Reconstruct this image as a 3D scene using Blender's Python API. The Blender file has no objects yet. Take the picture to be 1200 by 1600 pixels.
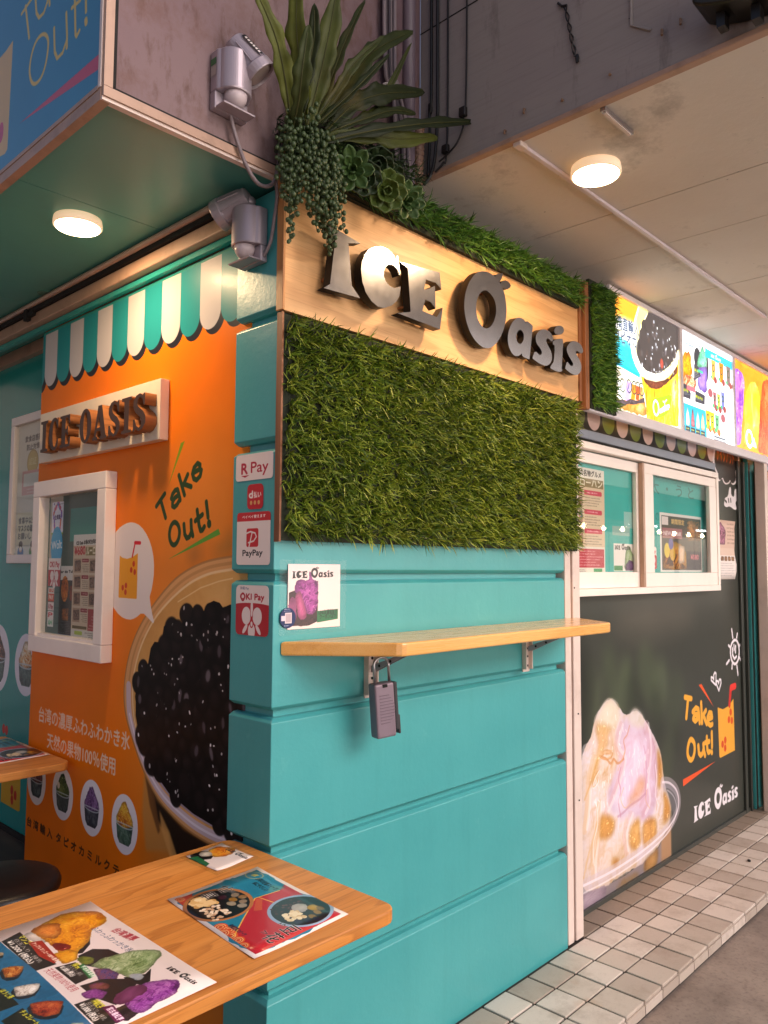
import bpy, bmesh, math, random
import numpy as np
from mathutils import Vector, Matrix
R = math.radians
random.seed(7)
SC = bpy.context.scene
COL = SC.collection

# ---------------------------------------------------------------- camera, light, exposure
cam_data = bpy.data.cameras.new('camera')
cam = bpy.data.objects.new('camera', cam_data)
COL.objects.link(cam)
cam_data.sensor_fit = 'VERTICAL'
cam_data.sensor_height = 36.0
cam_data.lens = 27.549
cam_data.clip_start = 0.05
cam_data.clip_end = 400.0
cam.matrix_world = Matrix((
    (0.68745, -0.05527, -0.72412, -1.34346),
    (-0.72621, -0.04422, -0.68605, -1.68419),
    (0.00589, 0.99749, -0.07054, 1.5),
    (0, 0, 0, 1)))
SC.camera = cam

W = bpy.data.worlds.new('World')
SC.world = W
W.use_nodes = True
wn = W.node_tree
bg = wn.nodes['Background']
sky = wn.nodes.new('ShaderNodeTexSky')
sky.sky_type = 'NISHITA'
sky.sun_disc = False
SUN_EL, SUN_AZ = R(28), R(-66)          # azimuth measured from +X towards +Y
sky.sun_elevation = SUN_EL
sky.sun_rotation = R(90) - SUN_AZ
sky.dust_density = 3.0
warm = wn.nodes.new('ShaderNodeMix')
warm.data_type = 'RGBA'
warm.blend_type = 'MULTIPLY'
warm.inputs['Factor'].default_value = 1.0
warm.inputs['B'].default_value = (1.0, 0.88, 0.88, 1)
wn.links.new(sky.outputs['Color'], warm.inputs['A'])
wn.links.new(warm.outputs['Result'], bg.inputs['Color'])
bg.inputs['Strength'].default_value = 0.075

sun = bpy.data.lights.new('sun', 'SUN')
sun.energy = 1.5
sun.angle = R(45)
sun.color = (1.0, 0.93, 0.92)
sun_o = bpy.data.objects.new('sun', sun)
COL.objects.link(sun_o)
sd = Vector((math.cos(SUN_EL) * math.cos(SUN_AZ), math.cos(SUN_EL) * math.sin(SUN_AZ), math.sin(SUN_EL)))
sun_o.rotation_euler = sd.to_track_quat('Z', 'Y').to_euler()

SC.view_settings.view_transform = 'Standard'
SC.view_settings.look = 'None'
SC.view_settings.exposure = 1.0
SC.view_settings.gamma = 1.0
SC.view_settings.use_curve_mapping = False
SC.cycles.use_denoising = True
SC.cycles.max_bounces = 6
SC.cycles.transparent_max_bounces = 12
SC.cycles.sample_clamp_indirect = 4.0
SC.cycles.caustics_reflective = False
SC.cycles.caustics_refractive = False

# ---------------------------------------------------------------- objects
def thing(name, label, cat, loc=(0, 0, 0), group=None):
    o = bpy.data.objects.new(name, None)
    o.empty_display_size = 0.05
    o.location = loc
    o['label'] = label
    o['category'] = cat
    if group:
        o['group'] = group
    COL.objects.link(o)
    return o

def link(name, me, mat, parent=None, label=None, kind=None, smooth=False, bevel=0, seg=2):
    """meshes are written in world coordinates; a child is shifted back by its thing's location"""
    o = bpy.data.objects.new(name, me)
    if mat is not None:
        me.materials.clear()
        for m in (mat if isinstance(mat, (list, tuple)) else [mat]):
            me.materials.append(m)
    COL.objects.link(o)
    if parent is not None:
        o.parent = parent
        if parent.parent is None:
            o.location = -parent.location
    if label:
        o['label'] = label
    if kind:
        o['kind'] = kind
    if smooth:
        for p in me.polygons:
            p.use_smooth = True
    if bevel:
        b = o.modifiers.new('bevel', 'BEVEL')
        b.width = bevel
        b.segments = seg
        b.limit_method = 'ANGLE'
        b.angle_limit = R(40)
    return o

def tag(o, label, cat, group=None):
    o['label'] = label
    o['category'] = cat
    if group:
        o['group'] = group
    return o

class MB:
    def __init__(s):
        s.v, s.f = [], []
    def add(s, vs, fs, M=None):
        n = len(s.v)
        for p in vs:
            s.v.append(tuple(M @ Vector(p)) if M is not None else tuple(p))
        s.f += [tuple(i + n for i in f) for f in fs]
        return s
    def box(s, x0, x1, y0, y1, z0, z1, M=None):
        return s.add([(x0, y0, z0), (x1, y0, z0), (x1, y1, z0), (x0, y1, z0), (x0, y0, z1), (x1, y0, z1), (x1, y1, z1), (x0, y1, z1)],
                     [(0, 3, 2, 1), (4, 5, 6, 7), (0, 1, 5, 4), (1, 2, 6, 5), (2, 3, 7, 6), (3, 0, 4, 7)], M)
    def prism(s, pts, d0, d1, ax, M=None):
        """convex or simple polygon pts (a,b) extruded along axis ax from d0 to d1"""
        mk = {'x': lambda a, b, d: (d, a, b), 'y': lambda a, b, d: (a, d, b), 'z': lambda a, b, d: (a, b, d)}[ax]
        n = len(pts)
        vs = [mk(a, b, d0) for a, b in pts] + [mk(a, b, d1) for a, b in pts]
        fs = [tuple(range(n))[::-1], tuple(range(n, 2 * n))] + [(i, (i + 1) % n, n + (i + 1) % n, n + i) for i in range(n)]
        return s.add(vs, fs, M)
    def tube(s, path, r, n=8, cap=True, M=None):
        P = [Vector(p) for p in path]
        rs = r if isinstance(r, (list, tuple)) else [r] * len(P)
        t0 = (P[1] - P[0]).normalized()
        nrm = t0.orthogonal().normalized()
        vs, fs = [], []
        for i, p in enumerate(P):
            t = (P[min(i + 1, len(P) - 1)] - P[max(i - 1, 0)]).normalized()
            nrm = (nrm - t * nrm.dot(t)).normalized()
            b = t.cross(nrm)
            for k in range(n):
                a = 2 * math.pi * k / n
                vs.append(p + (nrm * math.cos(a) + b * math.sin(a)) * rs[i])
        for i in range(len(P) - 1):
            for k in range(n):
                fs.append((i * n + k, i * n + (k + 1) % n, (i + 1) * n + (k + 1) % n, (i + 1) * n + k))
        if cap:
            fs.append(tuple(range(n))[::-1])
            fs.append(tuple(range((len(P) - 1) * n, len(P) * n)))
        return s.add(vs, fs, M)
    def lathe(s, prof, n=24, M=None):
        """profile of (radius, height) turned about Z"""
        vs, fs = [], []
        for r, z in prof:
            for k in range(n):
                a = 2 * math.pi * k / n
                vs.append((r * math.cos(a), r * math.sin(a), z))
        for i in range(len(prof) - 1):
            for k in range(n):
                fs.append((i * n + k, i * n + (k + 1) % n, (i + 1) * n + (k + 1) % n, (i + 1) * n + k))
        fs.append(tuple(range(n))[::-1])
        fs.append(tuple(range((len(prof) - 1) * n, len(prof) * n)))
        return s.add(vs, fs, M)
    def mesh(s, name='mesh'):
        me = bpy.data.meshes.new(name)
        me.from_pydata(s.v, [], s.f)
        me.update()
        return me
    def obj(s, name, mat, parent=None, **k):
        return link(name, s.mesh(name), mat, parent, **k)

def box(name, x0, x1, y0, y1, z0, z1, mat, parent=None, **k):
    return MB().box(x0, x1, y0, y1, z0, z1).obj(name, mat, parent, **k)

def smooth_path(pts, n=8):
    P = [Vector(p) for p in pts]
    out = []
    for i in range(len(P) - 1):
        a, b, c, d = P[max(i - 1, 0)], P[i], P[i + 1], P[min(i + 2, len(P) - 1)]
        for k in range(n):
            t = k / n
            out.append(0.5 * ((2 * b) + (c - a) * t + (2 * a - 5 * b + 4 * c - d) * t * t + (3 * b - a - 3 * c + d) * t ** 3))
    out.append(P[-1])
    return out

def chaikin(pts, it=2):
    for _ in range(it):
        q = []
        for i in range(len(pts)):
            a, b = pts[i], pts[(i + 1) % len(pts)]
            q += [(a[0] * .75 + b[0] * .25, a[1] * .75 + b[1] * .25), (a[0] * .25 + b[0] * .75, a[1] * .25 + b[1] * .75)]
        pts = q
    return pts

def outline_mesh(polys, depth, bevel=0.0):
    """filled 2D outlines with holes, extruded; local x,y = outline, local z = -depth/2..depth/2"""
    c = bpy.data.curves.new('outline', 'CURVE')
    c.dimensions = '2D'
    c.fill_mode = 'BOTH'
    c.extrude = depth / 2 - bevel
    c.bevel_depth = bevel
    c.bevel_resolution = 0
    if bevel:
        c.offset = -bevel
    for p in polys:
        sp = c.splines.new('POLY')
        sp.points.add(len(p) - 1)
        for i, q in enumerate(p):
            sp.points[i].co = (q[0], q[1], 0, 1)
        sp.use_cyclic_u = True
    o = bpy.data.objects.new('outline', c)
    COL.objects.link(o)
    dg = bpy.context.evaluated_depsgraph_get()
    me = bpy.data.meshes.new_from_object(o.evaluated_get(dg))
    bpy.data.objects.remove(o)
    bpy.data.curves.remove(c)
    return me

# ---------------------------------------------------------------- materials
def rgb(h):
    """sRGB hex to linear"""
    h = h.lstrip('#')
    c = [int(h[i:i + 2], 16) / 255 for i in (0, 2, 4)]
    return tuple(x / 12.92 if x <= .04045 else ((x + .055) / 1.055) ** 2.4 for x in c)

def srgb(h):
    h = h.lstrip('#')
    return np.array([int(h[i:i + 2], 16) / 255 for i in (0, 2, 4)], np.float32)

class NT:
    def __init__(s, name):
        s.m = bpy.data.materials.new(name)
        s.m.use_nodes = True
        s.t = s.m.node_tree
        s.b = s.t.nodes['Principled BSDF']
        s.co = s.t.nodes.new('ShaderNodeTexCoord')
    def n(s, kind, **k):
        x = s.t.nodes.new('ShaderNode' + kind)
        for a, v in k.items():
            setattr(x, a, v)
        return x
    def l(s, a, b):
        s.t.links.new(a, b)
    def noise(s, scale, detail=4, rough=.55, stretch=None, src='Object', rot=None):
        t = s.n('TexNoise')
        t.inputs['Scale'].default_value = scale
        t.inputs['Detail'].default_value = detail
        t.inputs['Roughness'].default_value = rough
        if stretch or rot:
            mp = s.n('Mapping')
            mp.inputs['Scale'].default_value = stretch or (1, 1, 1)
            mp.inputs['Rotation'].default_value = rot or (0, 0, 0)
            s.l(s.co.outputs[src], mp.inputs['Vector'])
            s.l(mp.outputs[0], t.inputs['Vector'])
        else:
            s.l(s.co.outputs[src], t.inputs['Vector'])
        return t.outputs['Fac']
    def ramp(s, fac, stops):
        r = s.n('ValToRGB')
        e = r.color_ramp.elements
        while len(e) < len(stops):
            e.new(0.5)
        for i, (p, c) in enumerate(stops):
            e[i].position = p
            e[i].color = (*c, 1) if len(c) == 3 else c
        s.l(fac, r.inputs[0])
        return r.outputs[0]
    def mix(s, fac, a, b, mode='MIX'):
        x = s.n('Mix', data_type='RGBA', blend_type=mode)
        for sock, v in ((x.inputs['Factor'], fac), (x.inputs['A'], a), (x.inputs['B'], b)):
            if hasattr(v, 'links') or hasattr(v, 'is_linked'):
                s.l(v, sock)
            elif isinstance(v, (int, float)):
                sock.default_value = v
            else:
                sock.default_value = (*v, 1)
        return x.outputs['Result']
    def base(s, c):
        if isinstance(c, tuple):
            s.b.inputs['Base Color'].default_value = (*c, 1)
        else:
            s.l(c, s.b.inputs['Base Color'])
        return s
    def rough(s, v, fac=None, lo=None, hi=None):
        if fac is None:
            s.b.inputs['Roughness'].default_value = v
        else:
            m = s.n('MapRange')
            m.inputs['To Min'].default_value = lo
            m.inputs['To Max'].default_value = hi
            s.l(fac, m.inputs['Value'])
            s.l(m.outputs[0], s.b.inputs['Roughness'])
        return s
    def bump(s, fac, strength=.2, dist=.002):
        b = s.n('Bump')
        b.inputs['Strength'].default_value = strength
        b.inputs['Distance'].default_value = dist
        s.l(fac, b.inputs['Height'])
        s.l(b.outputs[0], s.b.inputs['Normal'])
        return s

def plain(name, col, rough=.5, metal=0.0, var=.12, vscale=9, bump=0, bscale=120, spec=None, dirt=0, dirtcol='#3a2a20', bdist=.001):
    t = NT(name)
    c = rgb(col)
    f = t.noise(vscale, 5)
    a = t.mix(f, tuple(x * (1 - var) for x in c), tuple(min(1, x * (1 + var)) for x in c))
    if dirt:
        g = t.noise(vscale * .6, 8, .7)
        r = t.ramp(g, [(.5, (0, 0, 0)), (.72, (dirt, dirt, dirt))])
        a = t.mix(r, a, rgb(dirtcol))
    t.base(a)
    t.rough(rough, f, rough * .8, min(1, rough * 1.2))
    t.b.inputs['Metallic'].default_value = metal
    if spec is not None:
        t.b.inputs['Specular IOR Level'].default_value = spec
    if bump:
        t.bump(t.noise(bscale, 3), bump, bdist)
    return t.m

def emis(name, col, strength):
    t = NT(name)
    t.base((.8, .75, .65))
    t.b.inputs['Emission Color'].default_value = (*col, 1)
    t.b.inputs['Emission Strength'].default_value = strength
    return t.m

def wood(name, dark, mid, light, axis=0, scale=1.0, rough=.35, coat=.0, rings=9.0, lines=.55):
    """growth-ring contours and fine pores along one axis"""
    t = NT(name)
    def st(across, along):
        v = [across * scale] * 3
        v[axis] = along * scale
        return tuple(v)
    n1 = t.noise(1.0, 3, .5, stretch=st(4.2, .55))
    mul = t.n('Math', operation='MULTIPLY')
    t.l(n1, mul.inputs[0])
    mul.inputs[1].default_value = rings
    jit = t.noise(1.0, 2, .5, stretch=st(60, 3))
    mad = t.n('Math', operation='MULTIPLY_ADD')
    t.l(jit, mad.inputs[0])
    mad.inputs[1].default_value = .35
    t.l(mul.outputs[0], mad.inputs[2])
    fr = t.n('Math', operation='FRACT')
    t.l(mad.outputs[0], fr.inputs[0])
    ring = t.ramp(fr.outputs[0], [(0, (0, 0, 0)), (.55, (.12, .12, .12)), (.92, (lines, lines, lines)), (1, (.02, .02, .02))])
    n2 = t.noise(1.0, 3, .6, stretch=st(260, 7))
    n3 = t.noise(1.0, 3, .55, stretch=st(9, .9))
    a = t.ramp(n3, [(.3, rgb(mid)), (.7, rgb(light))])
    b = t.mix(ring, a, rgb(dark))
    c = t.mix(t.ramp(n2, [(.52, (0, 0, 0)), (.74, (.45, .45, .45))]), b, rgb(dark))
    t.base(c)
    t.rough(rough, n2, rough * .85, rough * 1.3)
    t.b.inputs['Coat Weight'].default_value = coat
    t.b.inputs['Coat Roughness'].default_value = .12
    t.bump(n2, .1, .0004)
    return t.m

def glass_mat(name, tint=(.97, .985, .98), refl=.04):
    t = NT(name)
    t.t.nodes.remove(t.b)
    out = t.t.nodes['Material Output']
    tr = t.n('BsdfTransparent')
    tr.inputs['Color'].default_value = (*tint, 1)
    gl = t.n('BsdfGlossy')
    gl.inputs['Roughness'].default_value = .02
    lw = t.n('LayerWeight')
    lw.inputs['Blend'].default_value = .5
    pw = t.n('Math', operation='POWER')
    t.l(lw.outputs['Facing'], pw.inputs[0])
    pw.inputs[1].default_value = 5.0
    fr = t.n('MapRange')
    t.l(pw.outputs[0], fr.inputs['Value'])
    fr.inputs['To Min'].default_value = refl
    fr.inputs['To Max'].default_value = .6
    mx = t.n('MixShader')
    t.l(fr.outputs[0], mx.inputs[0])
    t.l(tr.outputs[0], mx.inputs[1])
    t.l(gl.outputs[0], mx.inputs[2])
    t.l(mx.outputs[0], out.inputs['Surface'])
    return t.m

# ---------------------------------------------------------------- flat print: painted in code into images that lie on the printed sheets
_glyphs = {}
def glyph_edges(s, gap=1.0):
    key = (s, gap)
    if key in _glyphs:
        return _glyphs[key]
    c = bpy.data.curves.new('lettering', 'FONT')
    c.body = s
    c.resolution_u = 3
    c.space_character = gap
    o = bpy.data.objects.new('lettering', c)
    COL.objects.link(o)
    dg = bpy.context.evaluated_depsgraph_get()
    me = bpy.data.meshes.new_from_object(o.evaluated_get(dg))
    bpy.data.objects.remove(o)
    n = len(me.vertices)
    co = np.zeros(n * 3, np.float32)
    me.vertices.foreach_get('co', co)
    co = co.reshape(-1, 3)[:, :2]
    cnt = {}
    for p in me.polygons:
        for e in p.edge_keys:
            cnt[e] = cnt.get(e, 0) + 1
    ed = np.array([e for e, k in cnt.items() if k % 2], int).reshape(-1, 2)
    bpy.data.meshes.remove(me)
    _glyphs[key] = (co[ed[:, 0]], co[ed[:, 1]]) if len(ed) else (np.zeros((0, 2)), np.zeros((0, 2)))
    return _glyphs[key]

def fbm(h, w, sy, sx, seed, oct=4, gain=.55):
    """smooth value noise; sy, sx = cells over the height and the width"""
    rs = np.random.RandomState(seed)
    out = np.zeros((h, w), np.float32)
    amp, tot = 1.0, 0.0
    for _ in range(oct):
        gy, gx = max(2, int(sy) + 2), max(2, int(sx) + 2)
        g = rs.rand(gy, gx).astype(np.float32)
        y = np.linspace(0, gy - 1.001, h)
        x = np.linspace(0, gx - 1.001, w)
        iy, ix = y.astype(int), x.astype(int)
        fy, fx = (y - iy), (x - ix)
        fy, fx = (fy * fy * (3 - 2 * fy))[:, None], (fx * fx * (3 - 2 * fx))[None]
        a = g[iy][:, ix] * (1 - fx) + g[iy][:, ix + 1] * fx
        b = g[iy + 1][:, ix] * (1 - fx) + g[iy + 1][:, ix + 1] * fx
        out += amp * (a * (1 - fy) + b * fy)
        tot += amp
        amp *= gain
        sy, sx = sy * 2, sx * 2
        if sy > h or sx > w:
            break
    return out / tot

class Canvas:
    """colours in sRGB; coordinates are the metric coordinates (u,v) of the plane the sheet lies in"""
    def __init__(s, u0, u1, v0, v1, ppm, col, flip=False):
        s.u0, s.u1, s.v0, s.v1, s.ppm, s.flip = u0, u1, v0, v1, ppm, flip
        s.W, s.H = max(8, int((u1 - u0) * ppm)), max(8, int((v1 - v0) * ppm))
        s.a = np.ones((s.H, s.W, 3), np.float32) * srgb(col)
    def px(s, p):
        return (p[0] - s.u0) * s.ppm, (p[1] - s.v0) * s.ppm
    def put(s, mask, r0, c0, col, a=1.0, soft=0):
        h, w = mask.shape
        y0, x0, y1, x1 = max(r0, 0), max(c0, 0), min(r0 + h, s.H), min(c0 + w, s.W)
        if y1 <= y0 or x1 <= x0:
            return
        m = (mask[y0 - r0:y1 - r0, x0 - c0:x1 - c0] * a)[..., None]
        c = srgb(col) if isinstance(col, str) else (col[y0 - r0:y1 - r0, x0 - c0:x1 - c0] if getattr(col, 'ndim', 1) == 3 else np.array(col, np.float32))
        s.a[y0:y1, x0:x1] = s.a[y0:y1, x0:x1] * (1 - m) + c * m
    def edges_mask(s, A, B, pad=2, ss=3):
        """A,B: arrays of edge ends in pixel space; even-odd"""
        lo = np.floor(np.minimum(A.min(0), B.min(0))).astype(int) - pad
        hi = np.ceil(np.maximum(A.max(0), B.max(0))).astype(int) + pad
        lo = np.maximum(lo, [-4, -4])
        hi = np.minimum(hi, [s.W + 4, s.H + 4])
        w, h = hi - lo
        if w <= 0 or h <= 0:
            return np.zeros((1, 1), np.float32), 0, 0
        tg = np.zeros((h * ss, w * ss + 1), np.int32)
        for (ax, ay), (bx, by) in zip((A - lo) * ss, (B - lo) * ss):
            if ay == by:
                continue
            if ay > by:
                ax, ay, bx, by = bx, by, ax, ay
            r0, r1 = max(0, int(math.ceil(ay - .5))), min(h * ss - 1, int(math.ceil(by - .5)) - 1)
            if r1 < r0:
                continue
            rr = np.arange(r0, r1 + 1)
            x = ax + (rr + .5 - ay) * (bx - ax) / (by - ay)
            cc = np.clip(np.ceil(x - .5).astype(int), 0, w * ss)
            tg[rr, cc] += 1
        m = (np.cumsum(tg, 1)[:, :-1] % 2).astype(np.float32)
        return m.reshape(h, ss, w, ss).mean((1, 3)), lo[1], lo[0]
    def pmask(s, pts):
        P = np.array([s.px(p) for p in pts], float)
        return s.edges_mask(P, np.roll(P, -1, 0))
    def poly(s, pts, col, a=1.0, blur=0):
        m, r, c = s.pmask(pts)
        if blur:
            k = max(1, int(blur * s.ppm))
            m = np.pad(m, k)
            r, c = r - k, c - k
            m = blurred(m, k)
        s.put(m, r, c, col, a)
    def multi(s, polys, col, a=1.0):
        A = np.concatenate([np.array([s.px(p) for p in q], float) for q in polys])
        B = np.concatenate([np.roll(np.array([s.px(p) for p in q], float), -1, 0) for q in polys])
        m, r, c = s.edges_mask(A, B)
        s.put(m, r, c, col, a)
    def rect(s, u0, u1, v0, v1, col, a=1.0, rad=0):
        if rad:
            pts = []
            for cu, cv, a0 in ((u1 - rad, v1 - rad, 0), (u0 + rad, v1 - rad, 90), (u0 + rad, v0 + rad, 180), (u1 - rad, v0 + rad, 270)):
                pts += [(cu + rad * math.cos(R(a0 + t)), cv + rad * math.sin(R(a0 + t))) for t in (0, 30, 60, 90)]
        else:
            pts = [(u0, v0), (u1, v0), (u1, v1), (u0, v1)]
        s.poly(pts, col, a)
    def ell(s, cu, cv, ru, rv, col, a=1.0, rot=0, n=40, blur=0):
        cr, sr = math.cos(rot), math.sin(rot)
        s.poly([(cu + ru * math.cos(t) * cr - rv * math.sin(t) * sr, cv + ru * math.cos(t) * sr + rv * math.sin(t) * cr)
                for t in np.linspace(0, 2 * math.pi, n, endpoint=False)], col, a, blur)
    def ring(s, cu, cv, ru, rv, w, col, a=1.0):
        T = np.linspace(0, 2 * math.pi, 60, endpoint=False)
        s.multi([[(cu + ru * math.cos(t), cv + rv * math.sin(t)) for t in T], [(cu + (ru - w) * math.cos(t), cv + (rv - w) * math.sin(t)) for t in T]], col, a)
    def line(s, pts, w, col, a=1.0, closed=False):
        P = np.array([s.px(p) for p in pts], float)
        if closed:
            P = np.concatenate([P, P[:1]])
        r = w * s.ppm / 2
        lo = np.floor(P.min(0) - r - 2).astype(int)
        hi = np.ceil(P.max(0) + r + 2).astype(int)
        yy, xx = np.mgrid[lo[1]:hi[1], lo[0]:hi[0]] + .5
        d = np.full(xx.shape, 1e9)
        for a0, b0 in zip(P[:-1], P[1:]):
            v = b0 - a0
            t = np.clip(((xx - a0[0]) * v[0] + (yy - a0[1]) * v[1]) / (v @ v + 1e-9), 0, 1)
            d = np.minimum(d, np.hypot(xx - a0[0] - t * v[0], yy - a0[1] - t * v[1]))
        s.put(np.clip(r - d + .5, 0, 1).astype(np.float32), lo[1], lo[0], col, a)
    def text(s, txt, p0, p1, h, col, a=1.0, bold=0, gap=1.0):
        """baseline from p0 to p1; h = height of a capital in metres"""
        A, B = glyph_edges(txt, gap)
        if not len(A):
            return
        x0, x1 = min(A[:, 0].min(), B[:, 0].min()), max(A[:, 0].max(), B[:, 0].max())
        d = np.array([p1[0] - p0[0], p1[1] - p0[1]], float)
        L = np.hypot(*d)
        up = np.array([-d[1], d[0]]) / L * h / .72
        if s.flip:
            up = -up
        f = lambda E: ((np.array(p0) + np.outer((E[:, 0] - x0) / (x1 - x0), d) + np.outer(E[:, 1], up)) - [s.u0, s.v0]) * s.ppm
        A, B = f(A), f(B)
        m, r, c = s.edges_mask(A, B, pad=3 + int(bold * s.ppm))
        if bold:
            k = bold * s.ppm
            m = np.clip(blurred(m, max(1, int(round(k)))) * 2.2, 0, 1)
        s.put(m, r, c, col, a)
    def scribble(s, u0, u1, v0, v1, rows, col, a=.8, seed=0, fill=.55, vertical=False):
        """rows of tiny characters too small to read"""
        rs = np.random.RandomState(seed)
        rh = (v1 - v0) / rows
        for i in range(rows):
            v = v0 + (i + .5) * rh
            u = u0
            end = u1 - (u1 - u0) * (rs.rand() * .35)
            while u < end:
                w = rh * (.35 + .4 * rs.rand())
                s.rect(u, min(u + w, u1), v - rh * fill * .5 * (.5 + .5 * rs.rand()), v + rh * fill * .5 * (.5 + .5 * rs.rand()), col, a * (.5 + .5 * rs.rand()))
                u += w + rh * .18
    def food(s, pts, pal, seed=0, cell=.03, ani=(1, 1), spec=.0, edge=.35, blur=0, ridge=True, a=1.0, rag=.5):
        """a photographed heap of food: folded shreds in a palette from deep to light, with ragged edges"""
        m, r, c = s.pmask(pts)
        k = int(max(2, cell * s.ppm * .7))
        if rag:
            m = np.pad(m, k)
            r, c = r - k, c - k
        h, w = m.shape
        px = cell * s.ppm
        if rag:
            e = blurred(blurred(m, max(1, k // 2)), max(1, k // 3))
            nz = fbm(h, w, h / px * 1.6, w / px * 1.6, seed + 31, 4, .65) - .5
            m = np.clip((e + nz * rag * 1.1 - .5) * max(2.0, px * .35) + .5, 0, 1) * np.clip(e * 6, 0, 1)
        if blur:
            m = blurred(m, max(1, int(blur * s.ppm)))
        sy, sx = h / px * ani[1], w / px * ani[0]
        yy, xx = np.mgrid[0:h, 0:w]
        wx = fbm(h, w, sy * .6, sx * .6, seed + 5, 3) - .5
        wy = fbm(h, w, sy * .6, sx * .6, seed + 6, 3) - .5
        n = fbm(h, w, sy, sx, seed, 6, .62)
        n = n[np.clip(yy + (wx * px * 2.2).astype(int), 0, h - 1), np.clip(xx + (wy * px * 2.2).astype(int), 0, w - 1)]
        if ridge:
            n = 1 - np.abs(n - .5) * 4.2
            n = np.clip(n, -.3, 1)
        else:
            n = (n - .5) * 2.0 + .5
        big = fbm(h, w, max(1.5, sy * .35), max(1.5, sx * .35), seed + 9, 3)
        d = max(1, int(px * .12))
        rel = (n - np.roll(np.roll(n, -d, 0), d, 1)) * .55 + (big - np.roll(np.roll(big, -d * 3, 0), d * 3, 1)) * .8
        n = np.clip(n * .42 + big * .75 - .12 + rel * .5, 0, 1)
        P = np.array([srgb(x) for x in pal])
        t = n * (len(P) - 1)
        i = np.minimum(t.astype(int), len(P) - 2)
        col = P[i] * (1 - (t - i))[..., None] + P[i + 1] * (t - i)[..., None]
        if edge:
            e = blurred(m, max(2, int(px * .8)))
            col = col * (1 - edge * np.clip(1.6 - e * 1.7, 0, 1))[..., None]
        if spec:
            sp = fbm(h, w, sy * 4, sx * 4, seed + 77, 2)
            col = np.clip(col + (np.clip(sp - .74, 0, 1) * 8 * spec)[..., None], 0, 1)
        s.put(m.astype(np.float32), r, c, col.astype(np.float32), a)
    def tint(s, f):
        s.a = np.clip(f(s.a), 0, 1)
    def grain(s, amt, scale, seed):
        n = fbm(s.H, s.W, s.H / (scale * s.ppm), s.W / (scale * s.ppm), seed, 4)
        s.a = np.clip(s.a * (1 + (n - .5)[..., None] * amt), 0, 1)
    def image(s, name):
        im = bpy.data.images.new(name, s.W, s.H, alpha=False)
        px = np.ones((s.H, s.W, 4), np.float32)
        px[..., :3] = np.clip(s.a, 0, 1)
        im.pixels.foreach_set(px.ravel())
        im.update()
        im.pack()
        return im

def blurred(m, k):
    for ax in (0, 1):
        c = np.cumsum(np.pad(m, [(k + 1, k) if i == ax else (0, 0) for i in (0, 1)]), ax)
        n = m.shape[ax]
        lo = np.take(c, np.arange(n), ax)
        hi = np.take(c, np.arange(n) + 2 * k + 1, ax)
        m = (hi - lo) / (2 * k + 1)
    return m.astype(np.float32)

def print_mat(name, cv, rough=.4, emit=0.0, coat=0.0, bump=0.0, dirt=0.0, spec=.3):
    t = NT(name)
    im = t.n('TexImage')
    im.image = cv.image(name)
    im.extension = 'EXTEND'
    uv = t.n('UVMap')
    t.l(uv.outputs[0], im.inputs[0])
    col = im.outputs['Color']
    if emit:
        t.base((.05, .05, .05))
        t.l(col, t.b.inputs['Emission Color'])
        t.b.inputs['Emission Strength'].default_value = emit
    else:
        if dirt:
            g = t.noise(3.5, 8, .65)
            col = t.mix(t.ramp(g, [(.45, (0, 0, 0)), (.8, (dirt, dirt, dirt))]), col, rgb('#4a3a30'))
        t.l(col, t.b.inputs['Base Color'])
    t.rough(rough)
    t.b.inputs['Specular IOR Level'].default_value = spec
    t.b.inputs['Coat Weight'].default_value = coat
    t.b.inputs['Coat Roughness'].default_value = .12
    if bump:
        t.bump(t.noise(5, 2), bump, .004)
    return t.m

def uv_plane(me, ax, cv):
    """metric planar UV so that print keeps its place on the sheet"""
    ia, ib = {'x': (1, 2), 'y': (0, 2), 'z': (0, 1)}[ax]
    uv = me.uv_layers.new(name='UVMap')
    n = len(me.loops)
    vi = np.zeros(n, np.int32)
    me.loops.foreach_get('vertex_index', vi)
    co = np.zeros(len(me.vertices) * 3, np.float32)
    me.vertices.foreach_get('co', co)
    co = co.reshape(-1, 3)[vi]
    out = np.stack([(co[:, ia] - cv.u0) / (cv.u1 - cv.u0), (co[:, ib] - cv.v0) / (cv.v1 - cv.v0)], 1)
    uv.data.foreach_set('uv', out.astype(np.float32).ravel())

def sheet(name, cv, ax, d0, d1, mat, parent=None, pts=None, **k):
    """a thin printed sheet: its outline pts (or the whole canvas) from depth d0 to d1 along ax"""
    pts = pts or [(cv.u0, cv.v0), (cv.u1, cv.v0), (cv.u1, cv.v1), (cv.u0, cv.v1)]
    me = MB().prism(pts, d0, d1, ax).mesh(name)
    uv_plane(me, ax, cv)
    return link(name, me, mat, parent, **k)

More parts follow.
